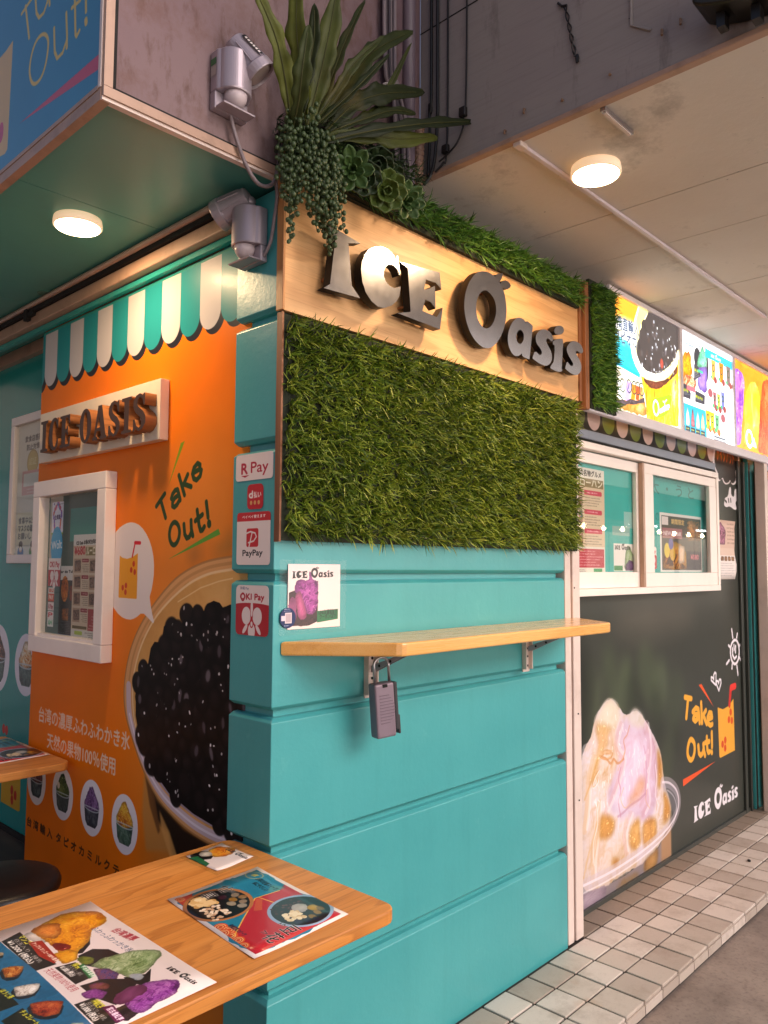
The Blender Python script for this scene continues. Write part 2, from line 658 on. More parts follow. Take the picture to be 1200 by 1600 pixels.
# ---------------------------------------------------------------- shared materials
M_teal = plain('teal_paint', '#38b3b2', .30, var=.06, vscale=4, bump=.4, bscale=48, dirt=.12, dirtcol='#1f5f5c', bdist=.0015)
def teal_paint():
    t = NT('scuffed_teal_paint')
    a = t.ramp(t.noise(2.5, 5, .6), [(.3, rgb('#40999c')), (.7, rgb('#4aa3a5'))])
    st = t.noise(2.2, 6, .62, stretch=(7, 7, .5))
    a = t.mix(t.ramp(st, [(.52, (0, 0, 0)), (.75, (.28, .28, .28))]), a, rgb('#388a8a'))
    sc = t.noise(9, 8, .75)
    a = t.mix(t.ramp(sc, [(.60, (0, 0, 0)), (.70, (.22, .22, .22))]), a, rgb('#6dbcb9'))
    ch = t.noise(34, 3, .55)
    a = t.mix(t.ramp(ch, [(.755, (0, 0, 0)), (.775, (.7, .7, .7))]), a, rgb('#1d6c6c'))
    sx = t.noise(3, 3, .5, stretch=(40, 40, 2.2))
    a = t.mix(t.ramp(sx, [(.76, (0, 0, 0)), (.79, (.35, .35, .35))]), a, rgb('#20787a'))
    t.base(a).rough(.3, sc, .26, .42).bump(t.noise(46, 4, .6), .45, .0015)
    return t.m
M_teal = teal_paint()
M_teal2 = plain('teal_board', '#2f9d96', .22, var=.05, vscale=3)
M_soffit = plain('green_soffit', '#57a097', .35, var=.08, vscale=2, dirt=.2, dirtcol='#4a6a58')
M_white = plain('white_paint', '#f2e6de', .4, var=.04, vscale=7, bump=.08, bscale=40, dirt=.12, dirtcol='#8a7568')
M_jamb = plain('pink_white_frame', '#decbc2', .38, var=.05, vscale=6, dirt=.25, dirtcol='#7a6355')
M_tan = plain('tan_trim', '#b4917c', .45, var=.12, vscale=12, dirt=.4, dirtcol='#4a3528')
M_brown = plain('brown_edge', '#8a6a52', .6, var=.2, vscale=20)
M_dark = plain('dark_gap', '#15110f', .8)
M_darkgrey = plain('dark_grey_board', '#3d403c', .3, var=.06)
M_black = plain('black_rubber', '#121111', .5, var=.2)
M_blackplastic = plain('black_plastic', '#1b1817', .35)
M_cable = plain('grey_cable', '#86777a', .5, var=.1)
M_silver = plain('silver_plastic', '#a79aa2', .34, metal=.35, var=.06)
M_steel = plain('steel', '#b9b3b6', .3, metal=.9, var=.1)
M_gun = plain('brushed_dark_metal', '#a4a5ac', .21, metal=1.0, var=.06, vscale=30, dirt=.1, dirtcol='#2a2522')
M_gunside = plain('dark_letter_return', '#171313', .5, metal=.3)
M_lampbody = emis('lamp_housing', (1.0, .62, .34), .30)
M_ply = wood('plywood_board', '#b0733f', '#e0a76c', '#edbd84', 0, 1.0, .45, rings=7, lines=.4)
M_oak = wood('oak_tabletop', '#8a4a18', '#c87e34', '#d8924a', 0, 1.35, .42, coat=.0, rings=14, lines=.45)
M_shelf = wood('shelf_wood', '#c4823a', '#dfa050', '#ecb86e', 0, .9, .26, coat=.4, rings=5, lines=.3)
M_brownwood = wood('brown_strip_wood', '#5a3018', '#8a5431', '#a46a42', 2, 1, .5)
M_letterwood = wood('letter_wood', '#5a3014', '#8e5428', '#a56a3a', 0, 2, .5)
M_letterface = plain('dark_stained_face', '#3a261d', .5, var=.25, vscale=40)
M_paper = plain('paper', '#efe2dc', .5, var=.02)

def stucco():
    t = NT('pink_stained_stucco')
    n = t.noise(5, 9, .72)
    n2 = t.noise(26, 6, .7, stretch=(1, 1, .35))
    n3 = t.noise(1.4, 3, .5)
    a = t.ramp(n3, [(.3, rgb('#745c62')), (.7, rgb('#8a7372'))])
    b = t.mix(t.ramp(n2, [(.52, (0, 0, 0)), (.68, (.75, .75, .75))]), a, rgb('#5d4136'))
    c = t.mix(t.ramp(n, [(.5, (0, 0, 0)), (.7, (.8, .8, .8))]), b, rgb('#6b4b40'))
    sp = t.noise(90, 2, .5)
    c = t.mix(t.ramp(sp, [(.74, (0, 0, 0)), (.78, (.8, .8, .8))]), c, rgb('#2a1b16'))
    t.base(c).rough(.75).bump(t.noise(130, 4, .7), .5, .002)
    return t.m
M_stucco = stucco()

def beam_mat():
    t = NT('grey_painted_beam')
    n3 = t.noise(.9, 3, .5)
    a = t.ramp(n3, [(.3, rgb('#8c7d80')), (.7, rgb('#a39a92'))])
    ln = t.noise(3, 5, .6, stretch=(1, 2, 45), rot=(R(8), 0, 0))
    b = t.mix(t.ramp(ln, [(.5, (0, 0, 0)), (.75, (.18, .18, .18))]), a, rgb('#4f4540'))
    st = t.noise(4, 8, .7, stretch=(1, 2.2, .6))
    c = t.mix(t.ramp(st, [(.58, (0, 0, 0)), (.75, (.6, .6, .6))]), b, rgb('#463a36'))
    sp = t.noise(60, 2, .5)
    c = t.mix(t.ramp(sp, [(.76, (0, 0, 0)), (.79, (.9, .9, .9))]), c, rgb('#2a1d18'))
    t.base(c).rough(.7).bump(ln, .25, .002)
    return t.m
M_beam = beam_mat()

def ceiling_mat():
    t = NT('stained_concrete_ceiling')
    n3 = t.noise(1.1, 4, .55)
    a = t.ramp(n3, [(.3, rgb('#d0c4b8')), (.7, rgb('#e2d8ce'))])
    st = t.noise(2.2, 9, .72)
    b = t.mix(t.ramp(st, [(.56, (0, 0, 0)), (.74, (.7, .7, .7))]), a, rgb('#6f6257'))
    ru = t.noise(3.1, 8, .75)
    b = t.mix(t.ramp(ru, [(.64, (0, 0, 0)), (.76, (.5, .5, .5))]), b, rgb('#8a5c36'))
    sp = t.noise(45, 3, .6)
    b = t.mix(t.ramp(sp, [(.72, (0, 0, 0)), (.76, (.7, .7, .7))]), b, rgb('#3a2c22'))
    t.base(b).rough(.7).bump(t.noise(22, 8, .7), .45, .004)
    return t.m
M_ceiling = ceiling_mat()

def tile_mat():
    t = NT('cream_floor_tile')
    oi = t.n('ObjectInfo')
    r1 = t.ramp(oi.outputs['Random'], [(0, rgb('#ac9d91')), (.5, rgb('#c4b6aa')), (1, rgb('#d4c7bd'))])
    gp = t.n('NewGeometry')
    n = t.noise(5, 9, .7)
    t.l(gp.outputs['Position'], n.node.inputs['Vector'])
    c = t.mix(t.ramp(n, [(.5, (0, 0, 0)), (.74, (.62, .62, .62))]), r1, rgb('#8d7868'))
    f = t.noise(150, 3, .6)
    t.l(gp.outputs['Position'], f.node.inputs['Vector'])
    c = t.mix(t.ramp(f, [(.58, (0, 0, 0)), (.8, (.3, .3, .3))]), c, rgb('#5a483c'))
    ru = t.noise(2.3, 3, .6)
    t.l(gp.outputs['Position'], ru.node.inputs['Vector'])
    c = t.mix(t.ramp(ru, [(.66, (0, 0, 0)), (.74, (.45, .45, .45))]), c, rgb('#a5713c'))
    t.base(c).rough(.42, n, .35, .6).bump(f, .12, .001)
    return t.m
M_tile = tile_mat()
M_tilerow = plain('speckled_edge_tile', '#8a7a6c', .6, var=.25, vscale=60, bump=.3, bscale=200)
M_grout = plain('grout', '#352c27', .85, var=.2, vscale=30)

def street_mat():
    t = NT('worn_concrete_street')
    a = t.ramp(t.noise(3, 8, .65), [(.3, rgb('#73665e')), (.55, rgb('#918278')), (.75, rgb('#a59588'))])
    c = t.mix(t.ramp(t.noise(60, 4, .7), [(.5, (0, 0, 0)), (.75, (.5, .5, .5))]), a, rgb('#473b34'))
    c = t.mix(t.ramp(t.noise(1.7, 5, .6), [(.55, (0, 0, 0)), (.7, (.5, .5, .5))]), c, rgb('#4d4038'))
    t.base(c).rough(.65).bump(t.noise(90, 5, .7), .35, .002)
    return t.m
M_street = street_mat()

def leafy(name, cols, rough=.45, seed=0, sub=.0):
    t = NT(name)
    g = t.n('NewGeometry')
    c = t.ramp(g.outputs['Random Per Island'], [(i / (len(cols) - 1), rgb(x)) for i, x in enumerate(cols)])
    c = t.mix(t.ramp(t.noise(2.0, 3), [(.35, (0, 0, 0)), (.7, (.5, .5, .5))]), c, rgb(cols[0]))
    t.base(c).rough(rough)
    return t.m
M_grass = leafy('artificial_grass_blades', ['#263c0a', '#547218', '#849a2a', '#b0b846', '#688624'], .45)
M_grassdark = leafy('artificial_grass_dark', ['#2f541e', '#4a7a2c', '#669438', '#85a844'], .42)
M_grassback = plain('grass_mat_backing', '#1c2210', .9)
M_fern = None

# ---------------------------------------------------------------- the ground
def ground():
    me = MB().add([(-60, -60, -.062), (60, -60, -.062), (60, 60, -.062), (-60, 60, -.062)], [(0, 1, 2, 3)]).mesh('street')
    link('street', me, M_street, kind='structure')
    # tiled step along the shop front
    px = .1405
    rows = [(-.400, -.254), (-.252, -.130), (-.128, -.010), (-.008, .097)]
    root = box('tiled_pavement', -.6, 6.2, -.392, .30, -.06, -.006, M_grout, kind='structure')
    rs = random.Random(3)
    xs = [2.613 - px * (k + .5) for k in range(-12, 24)]
    for r, (ya, yb) in enumerate(rows):
        me = MB().box(-px / 2 + .0045, px / 2 - .0045, (ya - yb) / 2 + .003, (yb - ya) / 2 - .003, -.012, 0).mesh('tile')
        me.materials.append(M_tilerow if r == 3 else M_tile)
        for x in xs:
            if x < 1.56 and r == 3 or x < .1 or x > 4.25:
                continue
            o = bpy.data.objects.new('tile', me)
            COL.objects.link(o)
            o.parent = root
            o.location = (x, (ya + yb) / 2, rs.uniform(-.0012, .0012))
            o.rotation_euler = (rs.uniform(-.004, .004), rs.uniform(-.004, .004), 0)
            bv = o.modifiers.new('bevel', 'BEVEL')
            bv.width = .003
            bv.segments = 2
    me2 = MB().box(-px / 2 + .003, px / 2 - .003, -.008, 0, -.046, -.0135).mesh('kerb_tile')
    me2.materials.append(M_tile)
    for x in xs:
        if .1 < x < 4.25:
            o = bpy.data.objects.new('kerb_tile', me2)
            COL.objects.link(o)
            o.parent = root
            o.location = (x, -.392, rs.uniform(-.001, .001))
    box('threshold_strip', 1.64, 4.1, .098, .13, -.004, .02, M_darkgrey, root)
    # raised dark floor at the back of the left bay
    box('dark_floor', -.9, .16, 1.66, 4.2, -.06, .285, plain('dark_floor_concrete', '#3b3532', .6, var=.3, vscale=6, dirt=.4, dirtcol='#15110f'), kind='structure')
    sky_back = None
ground()

# ---------------------------------------------------------------- the teal corner pillar: courses of rendered blocks with deep joints
pillar = thing('corner_pillar', 'teal painted corner pillar of broad rendered blocks carrying the grass sign wall', 'pillar', (0.75, .1, 0))
box('core', .026, 1.49, .026, .30, -.05, 2.585, M_teal, pillar)
def block(z0, z1):
    g, c = .009, .012
    b = MB()
    x0, x1, y0, y1 = 0, 1.514, 0, .193
    prof = [(z0 + g, .024), (z0 + g + .002, .012), (z0 + g + c, 0), (z1 - g - c, 0), (z1 - g - .002, .012), (z1 - g, .024)]
    vs, fs = [], []
    for z, d in prof:
        vs += [(x0 + d, y0 + d, z), (x1, y0 + d, z), (x1, y1 - d * .5, z), (x0 + d, y1 - d * .5, z)]
    for i in range(len(prof) - 1):
        for k in range(4):
            fs.append((4 * i + k, 4 * i + (k + 1) % 4, 4 * i + 4 + (k + 1) % 4, 4 * i + 4 + k))
    fs += [(3, 2, 1, 0), tuple(4 * (len(prof) - 1) + k for k in range(4))]
    b.add(vs, fs)
    return b.obj('block', M_teal, pillar, bevel=.004)
JZ = [-.05, .371, .740, 1.101, 1.471, 1.838, 2.204, 2.585]
for a, b_ in zip(JZ[:-1], JZ[1:]):
    block(a, b_)

# ---------------------------------------------------------------- upper wall, left canopy and right slab
upper = thing('upper_wall', 'pink stained rendered wall above the pillar, behind the fern', 'wall', (0, .1, 2.6))
box('render_face', -.515, .60, 0.0, .5, 2.615, 6, M_stucco, upper)
box('bottom_trim', -.53, .03, -.012, .02, 2.588, 2.612, M_tan, upper)
box('dark_gap', -.515, .0, -.004, .02, 2.612, 2.622, M_dark, upper)
box('corner_trim', -.53, -.508, -.012, .012, 2.613, 6, M_tan, upper)
box('corner_channel', -.506, -.497, -.006, .01, 2.622, 6, M_dark, upper)
MB().tube([(.53, -.012, 2.62), (.53, -.012, 5.5)], .022, 10).obj('corner_pipe', plain('mauve_pipe', '#7d6f7c', .4), upper, smooth=True)

canopy = thing('left_canopy', 'low green soffit with rails over the orange wall bay', 'canopy', (-.25, 1.2, 2.585))
for y0, y1 in ((.002, .549), (.552, 1.606), (1.609, 3.2)):
    box('soffit_panel', -.512, .03, y0, y1, 2.590, 2.612, M_soffit, canopy)
box('edge_trim', -.532, -.508, -.0, 3.2, 2.580, 2.608, M_tan, canopy)
box('edge_trim', -.5305, .02, -.006, .012, 2.5802, 2.588, M_jamb, canopy)
MB().tube([(-.045, .205, 2.575), (-.045, 3.0, 2.575)], .011, 8).obj('rail_lip', plain('aluminium_rail', '#b59a88', .35, metal=.3, var=.1, dirt=.3), canopy, smooth=True)
box('rail_gap', -.04, .0, .2, 3.0, 2.548, 2.586, M_dark, canopy)
box('rail', -.030, .012, .2, 3.0, 2.500, 2.546, M_tan, canopy, bevel=.004)
box('rail_strip', .0, .02, .2, 3.0, 2.478, 2.498, M_teal2, canopy)
box('closing_strip', .021, .19, 1.594, 3.4, 2.532, 2.589, M_teal2, canopy)
b = MB()
b.box(-.05, -.03, 1.60, 1.63, 2.52, 2.57)
b.box(-.046, -.03, 1.55, 1.63, 2.532, 2.55)
b.obj('broken_clip', M_dark, canopy)
MB().lathe([(.03, -.0), (.03, .003)], 20, Matrix.Translation((-.05, 1.42, 2.5865))).obj('round_cap', plain('cap_green', '#54806f', .5), canopy)

slab = thing('concrete_ceiling', 'stained concrete ceiling slab over the shop front at right', 'ceiling', (2.5, 0, 2.8))
js = [-1.9, -.84, .05 - .0, .4]
# cast panels with narrow joints, running across the ceiling
xs = [.615, 1.254, 1.648, 2.28, 2.9, 3.55, 4.3, 6.0]
for a, c in zip(xs[:-1], xs[1:]):
    box('ceiling_panel', a + .0025, c - .0025, -1.9, .4, 2.80 + .0008 * random.random(), 2.85, M_ceiling, slab)
box('ceiling_core', .612, 6.0, -1.9, .4, 2.806, 2.9, plain('joint_fill', '#5a4a3c', .9), slab)
beam = thing('ceiling_beam', 'grey purple painted beam face above the concrete ceiling edge', 'beam', (.65, -1, 3))
box('beam_face', .60, .9, -2.4, -.002, 2.815, 6, M_beam, beam)
box('beam_lip', .588, .615, -2.4, -.002, 2.795, 2.812, M_tan, beam, bevel=.003)
box('beam_seam', .5985, .602, -2.4, -.002, 3.322, 3.326, M_dark, beam)
for (y, z, l) in ((-.42, 2.885, .018), (-.35, 2.845, .014), (-.85, 2.925, .02), (-.90, 2.93, .02), (-.55, 2.86, .01), (-.70, 2.87, .008)):
    MB().tube([(.602, y, z), (.592, y - .002, z - .002), (.588, y - .004, z - l)], .0035, 6).obj('hook', M_brown, beam)
MB().tube([(.597, -.77, 3.3), (.597, -.765, 2.98), (.597, -.80, 2.955), (.597, -.82, 2.94)], .004, 6).obj('stain_ridge', M_beam, beam)
# conduit and stub under the slab
t = thing('ceiling_conduit', 'thin white conduit running along the concrete ceiling to the round lamp', 'conduit', (1.7, -.39, 2.79))
box('channel', .612, 2.86, -.398, -.382, 2.788, 2.7995, plain('white_conduit', '#d8cbd2', .4), t, bevel=.002)
box('end_clip', .600, .640, -.405, -.375, 2.782, 2.799, M_jamb, t, bevel=.004)
t = thing('conduit_stub', 'short cut white conduit stub by the beam edge', 'conduit', (.7, -.67, 2.79))
box('channel', .615, .79, -.675, -.66, 2.786, 2.7995, M_steel, t)
box('cover', .625, .78, -.672, -.663, 2.782, 2.787, M_jamb, t)

# ---------------------------------------------------------------- lamps
M_lampglow = emis('warm_diffuser', (1.0, .74, .42), 9.0)
def lamp(x, y, ztop, r, h, label, power):
    t = thing('ceiling_lamp', label, 'ceiling lamp', (x, y, ztop), 'round ceiling lamps')
    M = Matrix.Translation((x, y, 0))
    MB().lathe([(r * .97, ztop - .001), (r, ztop - h * .5), (r, ztop - h + .004), (r - .004, ztop - h), (r - .008, ztop - h + .003)], 40, M).obj('housing', M_lampbody, t, smooth=True)
    MB().lathe([(r - .006, ztop - h + .004), (r - .008, ztop - h - .002), (r * .5, ztop - h - .006), (.004, ztop - h - .007)], 40, M).obj('diffuser', M_lampglow, t, smooth=True)
    L = bpy.data.lights.new('lamp_light', 'AREA')
    L.shape = 'DISK'
    L.size = r * 1.7
    L.energy = power
    L.color = (1.0, .66, .36)
    o = bpy.data.objects.new('lamp_light', L)
    COL.objects.link(o)
    o.parent = t
    o.location = (0, 0, -h - .012)
lamp(-.268, .672, 2.590, .074, .028, 'round warm lit lamp under the green soffit', 4.5)
lamp(.905, -.490, 2.800, .080, .032, 'round warm lit lamp under the concrete ceiling', 6.5)

# ---------------------------------------------------------------- the lit shop across the lane (seen in the window glass and the metal letters)
op = thing('opposite_shop', 'lit shop front across the lane, seen only as reflections in the glass', 'shop', (2, -6.2, 0))
M_opwall = plain('opposite_wall', '#8d7f78', .7, var=.1)
box('wall', -5, 24, -6.6, -6.2, -.06, 3.3, M_opwall, op)
M_lit = emis('lit_shop_window', (1.0, .90, .84), 2.0)
M_dim = emis('dim_shop_window', (1.0, .80, .66), .55)
M_tube = emis('fluorescent_tube', (.92, .96, 1.0), 9.0)
k = 0
for x in [-4.6 + 2.2 * i for i in range(13)]:
    f = box('window', x, x + 2.0, -6.199, -6.12, .55, 2.35, M_darkgrey, op)
    for i in range(2):
        g = box('pane', x + .06 + .96 * i, x + .98 + .96 * i, -6.119, -6.112, .62, 2.28, M_lit if x < 7 else M_dim, None)
        g.parent = f
box('sign_band', -5, 24, -6.199, -6.05, 2.55, 3.1, plain('sign_band', '#2d8a86', .4), op)
for x in (-3.5, -.5, 2.5, 5.5, 10, 14.5, 18):
    box('tube_lamp', x, x + 1.2, -5.9, -5.86, 2.44, 2.48, M_tube, op)
st_ = thing('string_lights', 'string of warm bulbs hung along the opposite shop front', 'string lights', (2, -5.6, 2.4))
M_bulb = emis('warm_bulb', (1.0, .76, .46), 45.0)
MB().tube([(-4 + .4 * i, -5.6, 2.42 - .05 * abs(math.sin(i * .8))) for i in range(70)], .006, 5).obj('wire', M_black, st_)
for i in range(34):
    MB().lathe([(.012, .06), (.02, .045), (.033, .01), (.03, -.015), (.015, -.035), (.003, -.04)], 12, Matrix.Translation((-4 + .8 * i, -5.6, 2.33 - .05 * abs(math.sin(i * 1.6))))).obj('bulb', M_bulb, st_, smooth=True)

lb = thing('lane_building', 'plain shuttered building further up the lane behind the left bay', 'building', (-5, 7.2, 0))
box('wall', -12, 1.5, 7.0, 7.6, -.06, 4.6, plain('lane_wall', '#7d726c', .75, var=.15), lb)
M_shut = plain('shutter_grey', '#8d8f92', .45, metal=.4, var=.08)
for x in (-11, -8.2, -5.4, -2.6):
    f = box('shutter_frame', x, x + 2.4, 6.94, 6.999, -.05, 2.5, M_darkgrey, lb)
    for i in range(14):
        o = box('slat', x + .08, x + 2.32, 6.925, 6.9395, .02 + .17 * i, .02 + .17 * i + .155, M_shut, None)
        o.parent = f

# ---------------------------------------------------------------- sign wall on the pillar
def grass_blades(regions, seed, spacing, per, length, depth_axis=-1, y_of=lambda x, z: -.035, width=.0038, droop=.35):
    """curved tapering blades in tufts; regions = list of (x0,x1,z0,z1)"""
    rs = np.random.RandomState(seed)
    X, Z = [], []
    for x0, x1, z0, z1 in regions:
        nx, nz = max(1, int((x1 - x0) / spacing)), max(1, int((z1 - z0) / spacing))
        gx, gz = np.meshgrid((np.arange(nx) + .5) / nx, (np.arange(nz) + .5) / nz)
        X.append(x0 + (x1 - x0) * gx.ravel() + rs.uniform(-.5, .5, nx * nz) * spacing)
        Z.append(z0 + (z1 - z0) * gz.ravel() + rs.uniform(-.5, .5, nx * nz) * spacing)
    X, Z = np.concatenate(X), np.concatenate(Z)
    tuft = np.stack([X, np.array([y_of(a, b) for a, b in zip(X, Z)]), Z], 1)
    lean = rs.uniform(-.55, .55, (len(X), 2))
    n = len(X) * per
    root = np.repeat(tuft, per, 0) + rs.uniform(-.003, .003, (n, 3))
    ln = np.repeat(lean, per, 0)
    ang = rs.uniform(0, 2 * np.pi, n)
    spread = rs.uniform(.25, 1.25, n)
    d = np.stack([np.cos(ang) * spread + ln[:, 0], -np.ones(n) * rs.uniform(.6, 1.25, n), np.sin(ang) * spread + ln[:, 1]], 1)
    d /= np.linalg.norm(d, axis=1)[:, None]
    L = length * rs.uniform(.6, 1.25, n)
    side = np.cross(d, rs.normal(size=(n, 3)))
    side /= np.linalg.norm(side, axis=1)[:, None]
    bend = np.stack([rs.uniform(-.5, .5, n), rs.uniform(-.1, .3, n), -rs.uniform(.0, 1.0, n)], 1) * droop
    w = width * rs.uniform(.7, 1.2, n)
    vs = []
    for t, wf in ((0, .75), (.38, 1.0), (.74, .62)):
        c = root + d * (L * t)[:, None] + bend * (L * t * t)[:, None]
        vs += [c - side * (w * wf / 2)[:, None], c + side * (w * wf / 2)[:, None]]
    vs.append(root + d * L[:, None] + bend * L[:, None])
    V = np.stack(vs, 1).reshape(-1, 3)
    base = (np.arange(n) * 7)[:, None]
    quads = np.concatenate([base + [0, 1, 3, 2], base + [2, 3, 5, 4]], 0)
    tris = base + [4, 5, 6]
    me = bpy.data.meshes.new('blades')
    nq, nt = len(quads), len(tris)
    me.vertices.add(len(V))
    me.vertices.foreach_set('co', V.astype(np.float32).ravel())
    me.loops.add(nq * 4 + nt * 3)
    me.loops.foreach_set('vertex_index', np.concatenate([quads.ravel(), tris.ravel()]).astype(np.int32))
    me.polygons.add(nq + nt)
    me.polygons.foreach_set('loop_start', np.concatenate([np.arange(nq) * 4, nq * 4 + np.arange(nt) * 3]).astype(np.int32))
    me.update()
    me.validate()
    for p in me.polygons:
        p.use_smooth = True
    return me

t = thing('artificial_grass', 'large artificial grass panel under the metal letters', 'grass panel', (.75, 0, 1.57))
box('backing', .004, 1.585, -.022, -.003, 1.572, 2.200, M_grassback, t)
box('edge_strip', -.003, .0035, -.024, -.002, 1.568, 2.203, M_brownwood, t)
link('blades', grass_blades([(.012, 1.578, 1.585, 2.192)], 1, .0180, 8, .048, y_of=lambda x, z: -.022, width=.0042), M_grass, t, kind='stuff')
t = thing('artificial_grass', 'long strip of artificial grass along the top of the plywood board', 'grass strip', (1, 0, 2.58))
box('backing', .18, 1.58, -.045, -.03, 2.60, 2.715, M_grassback, t)
link('blades', grass_blades([(.16, 1.59, 2.615, 2.715)], 2, .0185, 10, .048, y_of=lambda x, z: -.045, width=.0042), M_grassdark, t, kind='stuff')
t = thing('artificial_grass', 'narrow upright column of artificial grass beside the light box', 'grass column', (1.7, 0, 2.17))
box('backing', 1.66, 1.895, -.050, -.035, 2.185, 2.75, M_grassback, t)
link('blades', grass_blades([(1.665, 1.885, 2.20, 2.74)], 3, .0185, 10, .046, y_of=lambda x, z: -.050, width=.0042), M_grassdark, t, kind='stuff')

sign = thing('sign_board', 'pale plywood sign board carrying the raised metal letters', 'sign board', (.75, 0, 2.2))
box('board', .0005, 1.597, -.028, -.012, 2.2065, 2.72, M_ply, sign)
box('end_strip', -.008, .0, -.031, -.001, 2.2065, 2.60, wood('orange_strip_wood', '#8a4f26', '#c07c40', '#d89a5c', 2, 1, .4), sign, bevel=.002)
box('end_strip', 1.598, 1.618, -.036, -.012, 2.2065, 2.73, M_brownwood, sign, bevel=.002)
box('end_strip', 1.6195, 1.650, -.052, -.012, 2.175, 2.73, M_brownwood, sign, bevel=.002)

# lettering outlines of the raised sign, metric in the plane of the letter faces
LET = {
 'I': [[(0.106,2.467),(0.237,2.452),(0.188,2.437),(0.203,2.315),(0.238,2.287),(0.094,2.279),(0.118,2.297),(0.136,2.433)]],
 'C': [[(0.317,2.467),(0.338,2.471),(0.358,2.470),(0.375,2.464),(0.388,2.455),(0.394,2.445),(0.399,2.464),(0.402,2.464),(0.415,2.412),(0.410,2.404),(0.402,2.418),(0.387,2.427),(0.369,2.427),(0.355,2.422),(0.343,2.410),(0.337,2.393),(0.338,2.379),(0.346,2.368),(0.364,2.358),(0.388,2.358),(0.415,2.371),(0.412,2.343),(0.398,2.320),(0.371,2.298),(0.339,2.283),(0.310,2.280),(0.281,2.290),(0.256,2.310),(0.242,2.338),(0.236,2.372),(0.239,2.394),(0.250,2.420),(0.267,2.442),(0.292,2.458)]],
 'E': [[(0.409,2.447),(0.604,2.468),(0.613,2.413),(0.584,2.428),(0.535,2.425),(0.525,2.390),(0.545,2.396),(0.580,2.417),(0.583,2.341),(0.559,2.357),(0.531,2.358),(0.518,2.318),(0.589,2.315),(0.620,2.354),(0.606,2.278),(0.400,2.282),(0.461,2.301),(0.447,2.437)]],
 'O': [chaikin([(0.824,2.536),(0.879,2.542),(0.929,2.526),(0.965,2.495),(0.986,2.439),(0.981,2.381),(0.958,2.332),(0.927,2.296),(0.886,2.274),(0.836,2.276),(0.785,2.303),(0.752,2.344),(0.736,2.389),(0.738,2.435),(0.755,2.478),(0.784,2.514)]),
       chaikin([(0.854,2.476),(0.889,2.468),(0.914,2.447),(0.923,2.415),(0.914,2.382),(0.896,2.356),(0.871,2.342),(0.843,2.344),(0.817,2.363),(0.805,2.389),(0.802,2.418),(0.812,2.446),(0.830,2.466)])],
 'leaf': [[(0.915,2.538),(0.926,2.553),(0.970,2.571),(0.963,2.551),(0.941,2.519)], chaikin([(0.949,2.527),(0.981,2.549),(1.010,2.547),(1.022,2.534),(0.995,2.515),(0.958,2.514)], 1)],
 'a': [chaikin([(1.051,2.426),(1.086,2.428),(1.100,2.420),(1.103,2.414),(1.108,2.424),(1.116,2.425),(1.151,2.417),(1.151,2.414),(1.147,2.291),(1.144,2.288),(1.098,2.290),(1.094,2.301),(1.089,2.297),(1.069,2.284),(1.038,2.283),(1.008,2.305),(0.995,2.337),(1.001,2.373),(1.020,2.404)], 1),
       chaikin([(1.070,2.386),(1.090,2.380),(1.100,2.364),(1.094,2.342),(1.076,2.330),(1.055,2.336),(1.047,2.355),(1.054,2.374)])],
 's': [chaikin([(1.236,2.423),(1.274,2.421),(1.296,2.403),(1.299,2.393),(1.286,2.385),(1.265,2.394),(1.252,2.389),(1.248,2.379),(1.264,2.366),(1.294,2.346),(1.303,2.320),(1.289,2.298),(1.263,2.285),(1.221,2.285),(1.168,2.295),(1.165,2.299),(1.179,2.329),(1.209,2.317),(1.222,2.321),(1.228,2.331),(1.214,2.344),(1.183,2.357),(1.174,2.381),(1.186,2.401),(1.211,2.416)], 1)],
 'i': [chaikin([(1.349,2.465),(1.376,2.466),(1.388,2.454),(1.379,2.438),(1.352,2.427),(1.322,2.425),(1.312,2.437),(1.325,2.454)]), chaikin([(1.312,2.396),(1.357,2.414),(1.388,2.419),(1.390,2.366),(1.391,2.314),(1.400,2.296),(1.390,2.288),(1.367,2.283),(1.310,2.286),(1.309,2.293),(1.319,2.305),(1.331,2.316),(1.330,2.381),(1.312,2.382)], 1)],
 's2': [chaikin([(1.457,2.425),(1.504,2.424),(1.532,2.403),(1.528,2.390),(1.508,2.384),(1.487,2.392),(1.474,2.384),(1.479,2.375),(1.512,2.357),(1.530,2.336),(1.526,2.311),(1.501,2.292),(1.459,2.290),(1.408,2.301),(1.404,2.305),(1.414,2.335),(1.436,2.323),(1.455,2.321),(1.465,2.331),(1.451,2.341),(1.414,2.362),(1.400,2.383),(1.415,2.405),(1.436,2.419)], 1)],
}
_all = [q for L in LET.values() for p in L for q in p]
LX0, LX1 = min(q[0] for q in LET['I'][0]), max(q[0] for q in LET['s2'][0])
LZ0 = min(q[1] for q in LET['I'][0])
def logo_polys(p0, p1, flip=False, squash=1.0):
    """the same lettering laid flat between two points of another sheet"""
    d = np.array([p1[0] - p0[0], p1[1] - p0[1]])
    up = np.array([-d[1], d[0]]) * (-1 if flip else 1) * squash
    k = LX1 - LX0
    out = []
    for key, L in LET.items():
        for p in L:
            out.append([tuple(np.array(p0) + d * (q[0] - LX0) / k + up * (q[1] - LZ0) / k) for q in p])
    return out

